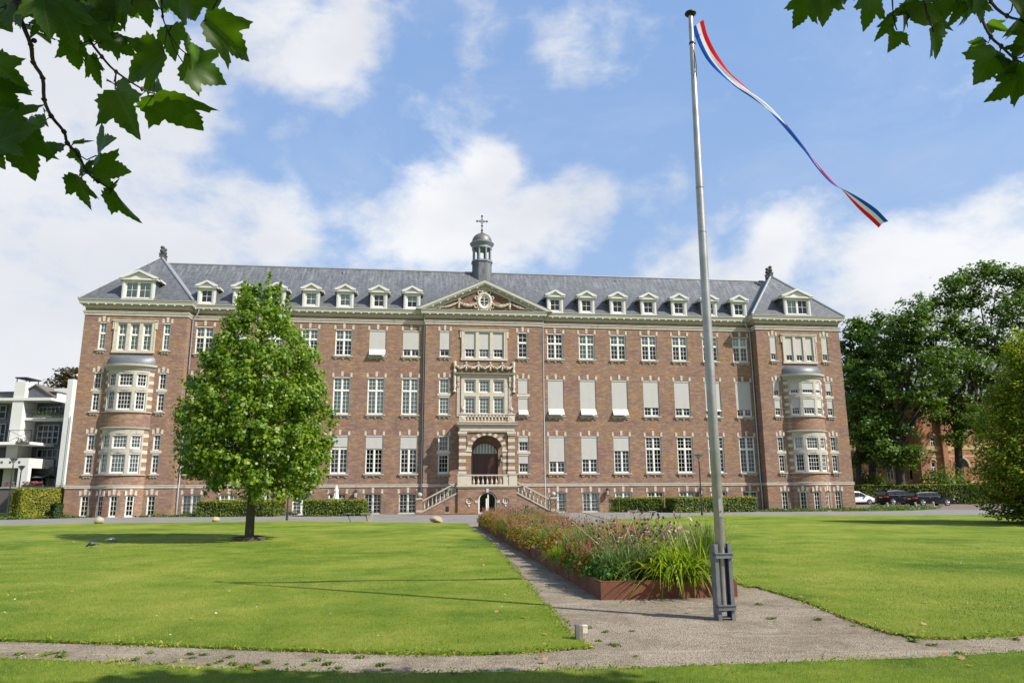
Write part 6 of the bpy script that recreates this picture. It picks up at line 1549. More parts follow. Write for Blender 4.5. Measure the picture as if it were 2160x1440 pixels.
def stool(label, px, py, sl, two, w_=.42):
    g = G(px, py); t = thing('slab_stool', label, 'stool', (g[0], g[1], 0)); m = MB(); m.box(-w_ / 2, w_ / 2, -.22, .22, .47, .51); m.build('seat', wood, t)
    for k in ((-1, 1) if two else (1,)):
        m = MB(); x0 = .02 * k + (.16 if two and k > 0 else 0); q = [(x0 - .10, 0), (x0 + .10, 0), (x0 + .10 + sl * k, .469), (x0 - .10 + sl * k, .469)]; m.prism(q, -.16, .16); m.build('leg', wood_l, t)
stool('weathered slab stool with two splayed legs on the drive before the parasol hedge', 772, 1101, .12, True, .62)
stool('left one of two slab stools seen over the planter flowers', 1341, 1094, -.12, False); stool('right one of two slab stools seen over the planter flowers', 1376, 1096, .14, False)
g = G(735, 1102); t = thing('small_table', 'tiny side table with one slanted leg left of the slab bench', 'table', (g[0], g[1], 0)); m = MB(); m.box(-.16, .12, -.12, .12, .5, .53); m.build('tabletop', wood, t); m = MB(); m.tube([(.14, 0, 0), (-.08, 0, .5)], .022, 6); m.build('leg', iron, t)
# closed parasol
p = at(709, 1050, 57.4); t = thing('parasol', 'closed white parasol standing behind the clipped hedge', 'parasol', (p[0], 57.4, 0)); m = MB(); m.tube([(0, 0, 0), (0, 0, 2.35)], .025, 8); m.build('pole', wood, t)
m = MB()
rings = []
for z, r_ in ((.78, .24), (1.0, .20), (1.4, .16), (1.75, .11), (1.86, .13), (2.1, .07), (2.3, .02)):
    rings.append([(r_ * (1 + .28 * math.cos(i * math.pi)) * math.cos(math.pi * i / 8), r_ * (1 + .28 * math.cos(i * math.pi)) * math.sin(math.pi * i / 8), z) for i in range(16)])
for a, b in zip(rings, rings[1:]):
    for i in range(16): j = (i + 1) % 16; m.face([a[i], a[j], b[j], b[i]])
m.build('canopy', plain('parasol_cloth', (.78, .76, .72), .8), t)
# stake with a small box by the path
g = G(1228, 1352); t = thing('path_marker', 'short wooden stake with a small white box on the lawn corner', 'marker', (g[0], g[1], .02), .1); m = MB(); m.box(-.035, .005, -.035, .035, 0, .155); m.build('stake', plain('stake_wood', (.25, .19, .13), .9, 0, .3, 12), t)
m = MB(); m.box(-.075, -.036, -.04, .04, -.01, .165); m.build('back_plate', galv, t); m = MB(); m.box(.006, .06, -.032, .032, .075, .145); m.box(.002, .064, -.036, .036, .145, .155); m.build('box', plain('marker_box', (.62, .58, .47), .5, 0, .15, 10), t)
# bollards
for i, (px, py, lb) in enumerate(((1872, 1073, 'leftmost of three short pale posts in the ground cover'), (1932, 1072, 'middle of three short pale posts, in front of the black estate car'), (1970, 1070, 'short pale post right of the estate car rear wheel'))):
    g = G(px, py); m = MB(); m.tube([(0, 0, -.05), (0, .0, .5), (0, 0, .56)], [.10, .10, .085], 10); o = m.build('bollard', plain('bollard_wood%d' % i, (.42, .36, .28), .9, 0, .25, 8)); o.location = (g[0], g[1], 0); o.rotation_euler = (R(rnd.uniform(-4, 4)), R(rnd.uniform(-5, 5)), 0); tag(o, lb, 'bollard', 'posts beside the car park')
# pigeons
pg_m = plain('pigeon_grey', (.085, .085, .10), .6, 0, .35, 30); pg_w = plain('pigeon_white', (.5, .5, .5), .7); pg_b = plain('pigeon_beak', (.12, .09, .07), .6)
def pigeon(label, px, py, rz, down):
    g = G(px, py); t = thing('pigeon', label, 'bird', (g[0], g[1], .028), rz); m = MB()
    hz = .055 if down else .20; hx = .165 if down else .125
    pts = [(-.21, 0, .115), (-.17, 0, .12), (-.11, 0, .125), (-.05, 0, .128), (.02, 0, .13), (.075, 0, .135 if not down else .115), (.105, 0, .16 if not down else .09), (hx, 0, hz), (hx + .024, 0, hz + (.004 if not down else -.008))]
    m.tube(pts, [.010, .022, .042, .062, .068, .056, .034, .027, .012], 12); smooth_angle(m.build('body', pg_m, t), 180)
    m = MB(); m.tube([(-.19, 0, .112), (-.27, 0, .10)], [.030, .034], 6); m.v = [(x, y_ * 1.1, .105 + (z - .105) * .3) for x, y_, z in m.v]; m.build('tail', pg_m, t)
    for sy in (-1, 1):
        m = MB(); m.tube([(.05, sy * .055, .14), (-.04, sy * .066, .14), (-.14, sy * .045, .13), (-.21, sy * .02, .12)], [.02, .036, .026, .005], 8); m.v = [(x, sy * .055 + (y_ - sy * .055) * .5, z) for x, y_, z in m.v]; w_ = smooth_angle(m.build('wing', pg_m, t), 180)
        m = MB(); m.tube([(-.05, sy * .083, .125), (-.12, sy * .068, .15)], .007, 5); m.build('wing_bar', pg_w, w_)
        m = MB(); m.tube([(.0, sy * .03, .075), (.005, sy * .03, .01), (.035, sy * .035, .004)], .005, 5); m.build('leg', pg_b, t)
    m = MB(); m.tube([(hx + .03, 0, hz), (hx + .055, 0, hz - .014)], [.007, .002], 6); m.build('beak', pg_b, t)
pigeon('grey pigeon crouched low on the lawn, in full sun', 192, 1157, R(170), True); pigeon('grey pigeon with white wing bar at the edge of the tree shadow', 235, 1147, R(60), True)
# ================================================================== WHITE APARTMENTS ON THE LEFT
HY = 76.0; hp = at(75, 1045, HY)
APT = thing('white_apartment_block', 'modern white and dark grey apartment block with chimney and balconies', 'building', (hp[0], HY, 0))
def hx(px, py=940, Y=HY): return float(at(px, py, Y)[0] - hp[0])
def hz(px, py, Y=HY): return float(at(px, py, Y)[2])
render_w = plain('white_render', (.62, .61, .58), .8, 0, .06, 1.5); dgrey = plain('dark_grey_cladding', (.085, .095, .115), .5, 0, .12, 1.5); tilem = plain('roof_tile', (.16, .125, .105), .8, 0, .3, 6.0); winf = plain('dark_window_frame', (.22, .25, .29), .45, 0, .1, 3.0)
# perspective leans the verticals, so every x below is measured at its own height
xw = [hx(-90, 1020), hx(-60, 1000)]
Z = [hz(60, 1072), hz(60, 1003), hz(60, 938), hz(60, 882), hz(60, 845), hz(75, 826)]
X0 = hx(-160, 950, 78.0); XR = hx(123, 950, 78.0)   # right end of glazed part
XC0, XC1 = hx(24, 900), hx(47, 900)     # chimney breast
m = MB(); m.box(X0, XR, 2.0, 10, -1, Z[4]); m.build('wall', dgrey, APT)
m = MB(); m.box(XC0, XC1, -.3, 2.0, 0, hz(38, 806)); chim = m.build('chimney', render_w, APT)
m = MB(); zc = hz(38, 806)
for a, b in ((XC0 + .05, XC0 + .12), (XC1 - .12, XC1 - .05)):
    for y in (-.2, 1.8): m.box(a, b, y - .03, y + .03, zc, zc + .38)
m.box(XC0 - .05, XC1 + .05, -.35, 2.05, zc + .38, zc + .50); m.build('chimney_cap', iron, chim)
m = MB(); wx0, wx1 = hx(126, 950, 74.8), hx(146, 950, 77.5)
m.box(wx0 + .551, wx1 + 1.5, 1.2, 9, 0, hz(150, 880)); m.box(wx0, wx0 + .55, -1.2, 9, 0, hz(150, 880) - .001); m.prism([(wx0, hz(150, 880)), (wx0 + .55, hz(150, 880)), (wx0 + .55, hz(150, 803)), (wx0, hz(150, 803))], -1.2, 9); m.build('end_wall', render_w, APT)
m = MB(); m.box(wx0 + .56, wx1 + 3.2, .9, 8, hz(150, 880), hz(150, 880) + .05); q = [(wx0 + .56, hz(150, 876)), (wx1 + 3, hz(150, 876)), (wx1 + 3, hz(150, 815)), (wx0 + .56, hz(150, 815))]
m.face([(wx0 + .56, .7, hz(150, 878)), (wx1 + 3, .7, hz(150, 878)), (wx1 + 3, 4.6, hz(150, 806)), (wx0 + .56, 4.6, hz(150, 806))]); m.build('tiled_roof', tilem, APT)
m = MB(); m.tube([(wx0 + .75, -1.26, .2), (wx0 + .75, -1.26, hz(140, 880))], .06, 6); m.build('downpipe', zinc, APT)
m = MB(); m.box(X0, XR + .1, -.4, 9, Z[4], Z[4] + .28); m.box(X0, XR + .05, .6, 9, Z[4] + .28, Z[4] + .9); m.build('roof_edge', render_w, APT)
m = MB(); m.box(X0, XR, .55, 9, Z[4] + .32, Z[4] + .95); m.box(X0 - .1, XR + .1, .4, 9, Z[4] + .95, Z[4] + 1.05); m.build('attic', dgrey, APT)
gx = hx(72, 820); gw = 1.95
m = MB(); gz = Z[4] + .35; m.prism([(gx - gw, gz), (gx + gw, gz), (gx, hz(72, 812))], .3, 4); g_ = m.build('gable', dgrey, APT)
m = MB()
for sx in (-1, 1):
    q = [(gx + sx * (gw + .15), gz), (gx + sx * (gw + .15), gz + .14), (gx, hz(72, 812) + .16), (gx, hz(72, 812) + .0)]; m.prism(q if sx > 0 else q[::-1], .15, 4.1)
m.build('gable_roof', tilem, g_)
m = MB(); m.box(gx + .6, gx + 2.3, 2.4, 3.8, gz, hz(84, 812)); m.build('chimney', render_w, APT)
def glaz(x0, x1, z0, z1, nx, nz, y=1.9, cur=None):
    m = MB(); w_ = .10
    for i in range(nx + 1): xx = x0 + (x1 - x0) * i / nx; m.box(xx - w_ / 2, xx + w_ / 2, y - .08, y + .02, z0, z1)
    for j in range(nz + 1): zz = z0 + (z1 - z0) * j / nz; m.box(x0, x1, y - .075, y + .015, zz - w_ / 2, zz + w_ / 2)
    f_ = m.build('window', winf, APT); m = MB(); m.face([(x0, y - .02, z0), (x1, y - .02, z0), (x1, y - .02, z1), (x0, y - .02, z1)]); m.build('pane', glass_dark, f_)
    m = MB(); m.face([(x0, y + .06, z0), (x1, y + .06, z0), (x1, y + .06, z1), (x0, y + .06, z1)]); m.build('room', dark_in, f_)
    if cur:
        m = MB()
        for a, b in cur: m.face([(x0 + (x1 - x0) * a, y + .04, z0), (x0 + (x1 - x0) * b, y + .04, z0), (x0 + (x1 - x0) * b, y + .04, z1), (x0 + (x1 - x0) * a, y + .04, z1)])
        m.build('curtain', plain('beige_curtain%d' % int(x0 * 10 + z0), (.42, .38, .31), .9), f_)
fz = [(hz(100, 1000) + .15, hz(100, 951)), (hz(100, 932) + .1, hz(100, 895)), (hz(100, 876) + .2, hz(100, 852))]
glaz(hx(78, 965, 77.9), hx(121, 965, 77.9), fz[0][0], hz(100, 945), 4, 3, cur=[(.76, .95)]); glaz(hx(80, 912, 77.9), hx(124, 912, 77.9), hz(100, 933), hz(100, 893), 4, 3, cur=[(.0, .12), (.6, .72)])
glaz(hx(83, 865, 77.9), hx(126, 865, 77.9), hz(100, 882), hz(100, 854), 5, 2, cur=[(.05, .35), (.42, .55)]); glaz(hx(76, 1015, 77.9), hx(116, 1015, 77.9), hz(100, 1024), hz(100, 1002), 3, 1)
glaz(hx(50, 912, 77.9), hx(66, 912, 77.9), hz(60, 930), hz(60, 892), 2, 3); glaz(hx(46, 965, 77.9), hx(62, 965, 77.9), hz(60, 968), hz(60, 938), 2, 1, cur=[(0, .05)]); glaz(hx(-10, 920, 77.9), hx(10, 920, 77.9), hz(10, 935), hz(10, 890), 2, 2); glaz(hx(-12, 862, 77.9), hx(14, 862, 77.9), hz(10, 878), hz(10, 850), 2, 2)
m = MB(); m.box(hx(76, 945, 77.4), hx(121, 945, 77.4), 1.2, 1.98, hz(100, 1004), hz(100, 984)); m.face([(hx(62, 1005, 77.4), -.2, hz(90, 1007)), (hx(114, 1005, 77.4), -.2, hz(90, 1007)), (hx(114, 1005, 77.4), 1.9, hz(90, 993)), (hx(62, 1005, 77.4), 1.9, hz(90, 993))]); m.build('awning', dgrey, APT)
# balconies with railings and the ground floor loggia
def balcony(x0, x1, zb, zr, y0=-1.6, mats=None, slab=True):
    m = MB(); m.box(x0, x1, y0, 1.95, zb - .25, zb); b = m.build('balcony', render_w, APT); m = MB()
    for xx in np.linspace(x0 + .05, x1 - .05, max(3, int((x1 - x0) / 1.2))): m.box(xx - .025, xx + .025, y0 + .03, y0 + .08, zb, zr)
    m.box(x0, x1, y0 + .02, y0 + .09, zr, zr + .05)
    xs_ = np.linspace(x0 + .05, x1 - .05, max(3, int((x1 - x0) / 1.2)))
    for a, c in zip(xs_, xs_[1:]): m.tube([(a, y0 + .05, zb + .05), (c, y0 + .05, zr)], .018, 4); m.tube([(a, y0 + .05, zr), (c, y0 + .05, zb + .05)], .018, 4)
    m.build('railing', iron, b)
    return b
balcony(hx(-30, 920, 74.1), hx(66, 920, 74.1), hz(30, 934), hz(30, 911), -1.9); balcony(hx(42, 870, 76.2), hx(133, 870, 76.2), hz(90, 880), hz(90, 863), .2)
m = MB(); lz0, lz1 = hz(30, 988), hz(30, 968); m.box(hx(-90, 978, 73.8), hx(60, 978, 73.8), -2.2, 1.9, lz0, lz1); m.box(hx(36, 1010, 73.8), hx(57, 1010, 73.8), -2.2, -1.7, 0, lz0); m.box(hx(-90, 978, 73.8), hx(60, 978, 73.8), -2.2, 1.9, hz(30, 934) - .3, hz(30, 934) - .26); m.build('loggia', render_w, APT)
m = MB(); m.box(hx(-90), hx(56, 1000), .5, .6, 0, lz0); m.build('loggia_back', dark_in, APT)
m = MB()
for px in (3, 21, 40): m.box(hx(px, 978, 73.8) - .12, hx(px, 978, 73.8) + .12, -2.21, -2.19, hz(30, 979), hz(30, 974))
m.build('vent', dgrey, APT)
fl_ = plain('geranium_red', (.45, .05, .09), .8, 0, .3, 20)
rs = np.random.RandomState(90); m = MB(); m.box(hx(-100, 1035, 73), hx(138, 1035, 73), -3.4, -2.9, hz(60, 1063, 73) - .8, hz(60, 1029, 73)); m.build('terrace_wall', plain('grey_brick', (.10, .09, .085), .9, 0, .25, 5), APT)
m = MB(); m.box(hx(-100, 1035, 73), hx(138, 1035, 73), -3.5, -2.85, hz(60, 1029, 73), hz(60, 1027, 73)); m.build('coping', stone, APT)
def pot(name, lab, px, py, Y, w, hgt, fm, n, cat_='flowers'):
    p = at(px, py, Y); t = thing(name, lab, cat_, (p[0], p[1], p[2])); m = MB(); m.box(-w / 2, w / 2, -.15, .15, 0, .22); m.build('pot', dgrey, t)
    P = np.stack([rs.uniform(-w / 2, w / 2, n), rs.uniform(-.2, .2, n), .2 + rs.uniform(0, hgt, n)], 1); k = rs.uniform(0, 1, n) < .5
    leaf_cloud('foliage', P[k], rs.normal(size=(k.sum(), 3)), .14, LEAF_A, cover_leaf, t, rs); leaf_cloud('flowers', P[~k], rs.normal(size=((~k).sum(), 3)), .12, LEAF_A, fm, t, rs)
pot('flower_box', 'red and white geranium box on the apartment terrace wall', 68, 1027, 73.2, 2.0, .35, fl_, 260); pot('flower_box', 'pink flower box at the far left terrace of the apartments', 20, 1027, 73.2, .9, .3, fl_, 120)
pot('flower_box', 'green balcony plants above the dark bay of the apartments', 105, 880, 75.9, 3.2, .45, cover_leaf, 240, 'plants'); pot('flower_box', 'small plant box on the middle balcony beside the chimney', 47, 936, 73.6, 1.2, .4, ppink_m, 120, 'plants')
p = at(128, 1028, 73.5); shrub('shrub', 'small leafy shrub at the corner between apartments and institute', p[0], 73.5, .8, 3.0, cover_leaf, 500, 91, .16)

# ================================================================== ORANGE BRICK VILLA BEHIND THE OAKS
VY = 101.0; vp = at(1945, 1045, VY)
VIL = thing('orange_brick_villa', 'old orange brick villa with arched windows half hidden behind the oaks', 'building', (vp[0], VY, 0), .0)
def vx(px, Y=VY, py=1000): return float(at(px, py, Y)[0] - vp[0])
def vz(py, Y=VY, px=1960): return float(at(px, py, Y)[2])
vh = []; VT = vz(842)
def vwin(px, py0, py1, wpx, Y, dy, archd=True, col=white):
    w_ = wpx * Y / FPX; x = vx(px, Y, (py0 + py1) / 2); z0, z1 = vz(py1, Y, px), vz(py0, Y, px)
    m = MB(); b = .09
    m.box(x - w_ / 2, x - w_ / 2 + b, dy + .05, dy + .14, z0, z1); m.box(x + w_ / 2 - b, x + w_ / 2, dy + .05, dy + .14, z0, z1); m.box(x - .05, x + .05, dy + .06, dy + .13, z0 + b, z0 + (z1 - z0) * .66); m.box(x - w_ / 2 + b, x + w_ / 2 - b, dy + .05, dy + .14, z0, z0 + b); m.box(x - w_ / 2 + b, x + w_ / 2 - b, dy + .05, dy + .14, z1 - b, z1); m.box(x - w_ / 2 + b, x + w_ / 2 - b, dy + .045, dy + .13, z0 + (z1 - z0) * .66, z0 + (z1 - z0) * .66 + .12)
    f_ = m.build('window', col, VIL); m = MB(); m.face([(x - w_ / 2, dy + .1, z0), (x + w_ / 2, dy + .1, z0), (x + w_ / 2, dy + .1, z1), (x - w_ / 2, dy + .1, z1)]); m.build('pane', glass_dark, f_)
    m = MB(); m.face([(x - w_ / 2, dy + .2, z0), (x + w_ / 2, dy + .2, z0), (x + w_ / 2, dy + .2, z1), (x - w_ / 2, dy + .2, z1)]); m.build('room', dark_in, f_)
    m = MB(); m.box(x - w_ / 2 - .15, x + w_ / 2 + .15, dy - .14, dy + .04, z0 - .2, z0 - .001)
    if archd:
        n = 10; pts = [(x + (w_ / 2 + .12) * math.cos(math.pi * i / n), dy - .02, z1 + (w_ / 2 + .12) * .9 * math.sin(math.pi * i / n)) for i in range(n + 1)]
        m.tube(pts, .11, 5)
    m.build('sill', plain('buff_stone%d' % px, (.50, .42, .28), .85), f_)
    return (x - w_ / 2, x + w_ / 2, z0, z1)
rear_y, wing_y = 2.5, 0.0
hr_, hw_ = [], []
for a in ((1818, 989, 1010, 11), (1878, 980, 1012, 14), (1925, 975, 1012, 15), (1922, 918, 942, 12), (1820, 925, 950, 12)): hr_.append(vwin(*a, VY + rear_y, rear_y))
for a in ((1970, 974, 1008, 9), (1968, 922, 948, 11), (2003, 972, 1005, 7), (1998, 925, 948, 8), (2070, 925, 948, 10), (2095, 975, 1010, 10), (2120, 925, 950, 10)): hw_.append(vwin(*a, VY, wing_y))
m = MB(); xl, xr, xe = vx(1780), vx(1945), vx(2210)
m.panel(xl - 12, xr, -.5, VT + .5, hr_, flat(rear_y), .2); m.panel(xr, xe, -.5, VT, hw_, flat(wing_y), .2); m.face([(xr, wing_y, -.5), (xr, rear_y, -.5), (xr, rear_y, VT), (xr, wing_y, VT)])
m.box(vx(1997) - .35, vx(1997) + .35, -.45, -.002, -.5, VT); m.build('wall', brick_orange, VIL)
m = MB(); yel = plain('yellow_brick_band', (.52, .40, .20), .9, 0, .12, 4)
for py in (964, 1018): m.box(xl - 12, xr - .002, rear_y - .03, rear_y, vz(py), vz(py) + .25); m.box(xr - .03, xe, wing_y - .03, wing_y - .001, vz(py), vz(py) + .25)
m.box(xr - .03, xe, wing_y - .035, wing_y - .001, vz(948) - .0, vz(948) + .5); m.box(xl - 12, xr - .002, rear_y - .035, rear_y - .001, vz(948), vz(948) + .5); m.build('brick_band', yel, VIL)
m = MB(); m.box(xl - 12, xr, rear_y - .4, rear_y + .1, VT + .5, VT + .9); m.box(xr - .4, xe, wing_y - .4, wing_y + .1, VT, VT + .4); m.build('eaves', cream_w, VIL)
m = MB(); m.face([(xl - 13, rear_y - .5, VT + .9), (xr, rear_y - .5, VT + .9), (xr, rear_y + 6, VT + 6), (xl - 13, rear_y + 6, VT + 6)]); m.face([(xr - .5, wing_y - .5, VT + .4), (xe, wing_y - .5, VT + .4), (xe, wing_y + 6, VT + 6), (xr - .5, wing_y + 6, VT + 6)]); m.build('roof', slate, VIL)
dx_ = vx(2032, VY, 1000); m = MB(); m.box(dx_ - .9, dx_ + .9, -.1, -.01, -.5, vz(985)); d_ = m.build('front_door', plain('orange_door', (.30, .12, .035), .5), VIL)
m = MB(); pts = [(dx_ + .95 * math.cos(math.pi * i / 12), -.06, vz(985) + 1.3 * math.sin(math.pi * i / 12)) for i in range(13)]; m.face([(x, -.03, z) for x, y, z in pts]); m.build('fanlight', glass_dark, d_); m = MB(); m.tube(pts, .16, 5); m.build('arch', stone, d_)

# ================================================================== CARS
blackp = plain('black_car_paint', (.007, .008, .010), .30, 0, .1, 2.0, spec=.12); whitep = plain('silver_white_paint', (.62, .63, .64), .25, .1, .04, 2.0, spec=.7); tyre = plain('tyre', (.015, .015, .015), .9); rim_m = plain('alloy_rim', (.58, .58, .60), .3, .8, .1, 4.0)
carglass = plain('car_glass', (.012, .015, .018), .06, 0, .05, 1.0, spec=.5); chrome = plain('chrome', (.22, .22, .23), .5, 0, .02, 1.0); redl = plain('tail_light_red', (.45, .02, .015), .25); plate_m = plain('yellow_plate', (.75, .50, .04), .5); headl = plain('headlight_glass', (.6, .62, .65), .1)
def car(name, label, x, y, rz, paint, L, H, Wd, prof, green, wheels, wr, est=True):
    """side profile extruded in slices that narrow towards the roof: x forward, z up"""
    t = thing(name, label, 'car', (x, y, 0), rz)
    def shell(pr, name_, mat, wf, inset=0.0, smooth=True):
        import bmesh
        bm = bmesh.new(); ys = [-1, -.97, -.86, 0, .86, .97, 1]; rows = []
        for yy in ys:
            k = 1 - .05 * (abs(yy) > .9) - .06 * (abs(yy) > .99); cx_ = sum(p[0] for p in pr) / len(pr); cz_ = sum(p[1] for p in pr) / len(pr)
            rows.append([bm.verts.new((cx_ + (px - cx_) * (1 - .015 * (abs(yy) > .9) - .025 * (abs(yy) > .99)), yy * wf(pz_), cz_ + (pz_ - cz_) * (1 - .02 * (abs(yy) > .9) - .04 * (abs(yy) > .99)))) for px, pz_ in pr])
        n = len(pr)
        for a, b in zip(rows, rows[1:]):
            for i in range(n): bm.faces.new((a[i], b[i], b[(i + 1) % n], a[(i + 1) % n]))
        bm.faces.new(rows[0]); bm.faces.new(rows[-1][::-1]); bmesh.ops.recalc_face_normals(bm, faces=bm.faces)
        me = bpy.data.meshes.new(name_); bm.to_mesh(me); bm.free(); me.materials.append(mat); o = bpy.data.objects.new(name_, me); COL.objects.link(o); o.parent = t; smooth_angle(o, 35); return o
    belt = green[0][1]
    wf = lambda z: Wd / 2 * (1 if z < belt + .02 else 1 - .22 * (z - belt) / (H - belt)) * (1 if z > .35 else .97)
    body = shell(prof, 'body', paint, wf)
    # glass band: proud panels on the sides, front and rear
    for sy in (-1, 1):
        for k, seg_ in enumerate(green[1]):
            m = MB(); q = [(px, sy * (wf(pz_) + .006 - .0), pz_) for px, pz_ in seg_]; m.face(q if sy < 0 else q[::-1]); m.build('side_window', carglass, t)
        m = MB(); pts = [(px, sy * (wf(pz_) + .012), pz_) for px, pz_ in green[2]]; m.tube(pts, .008, 5); m.build('window_trim', chrome, t)
    for nm, seg_ in (('windscreen', green[3]), ('rear_window', green[4])):
        m = MB(); (xa, za), (xb, zb) = seg_; d = .012 if nm == 'windscreen' else -.012
        m.face([(xa + d, -wf(za) * .88, za + .01), (xa + d, wf(za) * .88, za + .01), (xb + d, wf(zb) * .86, zb + .01), (xb + d, -wf(zb) * .86, zb + .01)]); m.build(nm, carglass, t)
    for wx in wheels:
        for sy in (-1, 1):
            m = MB(); m.T = Matrix.Translation((wx, sy * (Wd / 2 - .10), wr)) @ Matrix.Rotation(R(90), 4, 'X')
            m.lathe([(wr * .66, -.11), (wr * .93, -.11), (wr, -.07), (wr, .07), (wr * .93, .11), (wr * .66, .11)], n=24); w_ = smooth_angle(m.build('wheel', tyre, t), 40)
            m = MB(); yo = sy * (Wd / 2 + .012)
            m.ring((wx, yo, wr), wr * .66, .02, 22, m=5)
            for s5 in range(5):
                a = s5 * 1.2566 + .3
                for da in (-.14, .14): m.tube([(wx + .05 * math.cos(a), yo, wr + .05 * math.sin(a)), (wx + wr * .66 * math.cos(a + da), yo, wr + wr * .66 * math.sin(a + da))], .020, 5)
            m.ring((wx, yo, wr), .04, .025, 10, m=5); m.build('rim', rim_m, w_)
            m = MB(); m.T = Matrix.Translation((wx, sy * (Wd / 2 - .004), wr)) @ Matrix.Rotation(R(90), 4, 'X'); m.lathe([(wr * 1.12, -.004), (wr * 1.12, .004)], n=24); m.build('wheel_arch', tyre, t)
    xr, xf = -L / 2, L / 2
    for sy in (-1, 1):
        m = MB(); a, b = sorted((sy * Wd * .27, sy * Wd * .485)); m.box(xr - .02, xr + .06, a, b, belt - .20, belt - .03); m.box(xr + .03, xr + .30, *sorted((sy * (Wd / 2 - .03), sy * (Wd / 2 + .012))), belt - .19, belt - .05); m.build('tail_light', redl, t)
        m = MB(); a, b = sorted((sy * Wd * .25, sy * Wd * .47)); m.box(xf - .14, xf + .005, a, b, .58, .74); m.build('headlight', headl, t)
        m = MB(); a, b = sorted((sy * (Wd / 2 - .02), sy * (Wd / 2 + .17))); m.box(L * .17, L * .17 + .12, a, b, belt - .02, belt + .12); m.build('mirror', paint, t)
        m = MB(); m.box(xr + .9, xf - 1.1, *sorted((sy * (Wd / 2 - .02), sy * (Wd / 2 + .010))), .24, .30); m.build('sill_trim', tyre, t)
        m = MB()
        for hxx in (-.55, .5): m.box(hxx - .11, hxx + .11, *sorted((sy * (Wd / 2 - .01), sy * (Wd / 2 + .03))), belt - .11, belt - .08)
        m.build('door_handle', chrome, t)
    m = MB(); m.box(xr - .03, xr + .02, -.26, .26, belt - .25, belt - .13); m.build('number_plate', plate_m, t)
    m = MB(); m.box(xr - .02, xr + .05, -Wd * .42, Wd * .42, .22, .34); m.build('bumper', tyre, t)
    return t
EST = [(-2.28, .30), (-2.32, .52), (-2.30, .80), (-2.26, .98), (-2.02, 1.34), (-1.80, 1.41), (-.6, 1.45), (.25, 1.42), (1.0, .98), (1.9, .86), (2.2, .72), (2.30, .50), (2.26, .26), (1.0, .20), (-1.2, .20)]
EG = [(0, .93), [[(-1.95, .97), (-1.15, .96), (-1.10, 1.33), (-1.62, 1.31)], [(-1.05, .96), (-.05, .95), (-.05, 1.36), (-1.0, 1.34)], [(.02, .95), (.92, .96), (.28, 1.34), (.02, 1.36)]], [(-1.97, .96), (-1.66, 1.33), (-.6, 1.38), (.25, 1.36), (.95, .95), (-1.97, .955)], [(.98, 1.0), (.30, 1.39)], [(-2.25, 1.0), (-2.03, 1.33)]]
c1 = at(1962, 1066, 79.5); car('estate_car', 'black estate car nearest the drive, yellow plate and red tail lights', c1[0] + .15, 79.8, R(8), blackp, 4.6, 1.45, 1.8, EST, EG, (-1.42, 1.40), .33)
SUV = [(-2.2, .32), (-2.24, .6), (-2.2, 1.0), (-2.0, 1.50), (-1.75, 1.60), (-.5, 1.66), (.3, 1.62), (.95, 1.12), (1.8, 1.0), (2.15, .85), (2.22, .5), (2.18, .3), (1.0, .24), (-1.2, .24)]
SG = [(0, 1.05), [[(-1.85, 1.1), (-1.1, 1.08), (-1.05, 1.5), (-1.6, 1.48)], [(-1.0, 1.08), (-.05, 1.07), (-.05, 1.54), (-.96, 1.52)], [(.02, 1.07), (.85, 1.09), (.32, 1.52), (.02, 1.54)]], [(-1.88, 1.08), (-1.62, 1.5), (-.5, 1.56), (.3, 1.54), (.9, 1.07), (-1.88, 1.075)], [(.93, 1.14), (.33, 1.59)], [(-2.17, 1.1), (-2.0, 1.48)]]
c2 = at(1892, 1064, 84.5); car('estate_car', 'black car parked behind the nearest one, seen from its rear corner', c2[0] + .55, 85.2, R(12), blackp, 4.45, 1.6, 1.85, SUV, SG, (-1.38, 1.36), .35)
HAT = [(-1.9, .3), (-1.92, .6), (-1.85, 1.0), (-1.6, 1.42), (-.9, 1.50), (.1, 1.48), (.95, 1.08), (1.6, .86), (1.85, .66), (1.88, .42), (1.8, .24), (.8, .2), (-1.1, .2)]
HG = [(0, .95), [[(-1.5, 1.0), (-.75, .98), (-.72, 1.38), (-1.35, 1.34)], [(-.68, .98), (.05, .97), (.05, 1.40), (-.64, 1.39)], [(.10, .97), (.85, .99), (.2, 1.38), (.10, 1.40)]], [(-1.5, .98), (-1.35, 1.36), (-.6, 1.42), (.15, 1.4), (.9, .97)], [(.90, 1.1), (.14, 1.45)], [(-1.83, 1.05), (-1.6, 1.38)]]
c3 = at(1812, 1058, 88); car('small_car', 'silver white small car peeking out behind the institute corner', c3[0] - .1, 88.5, R(8), whitep, 3.8, 1.5, 1.68, HAT, HG, (-1.2, 1.18), .30)
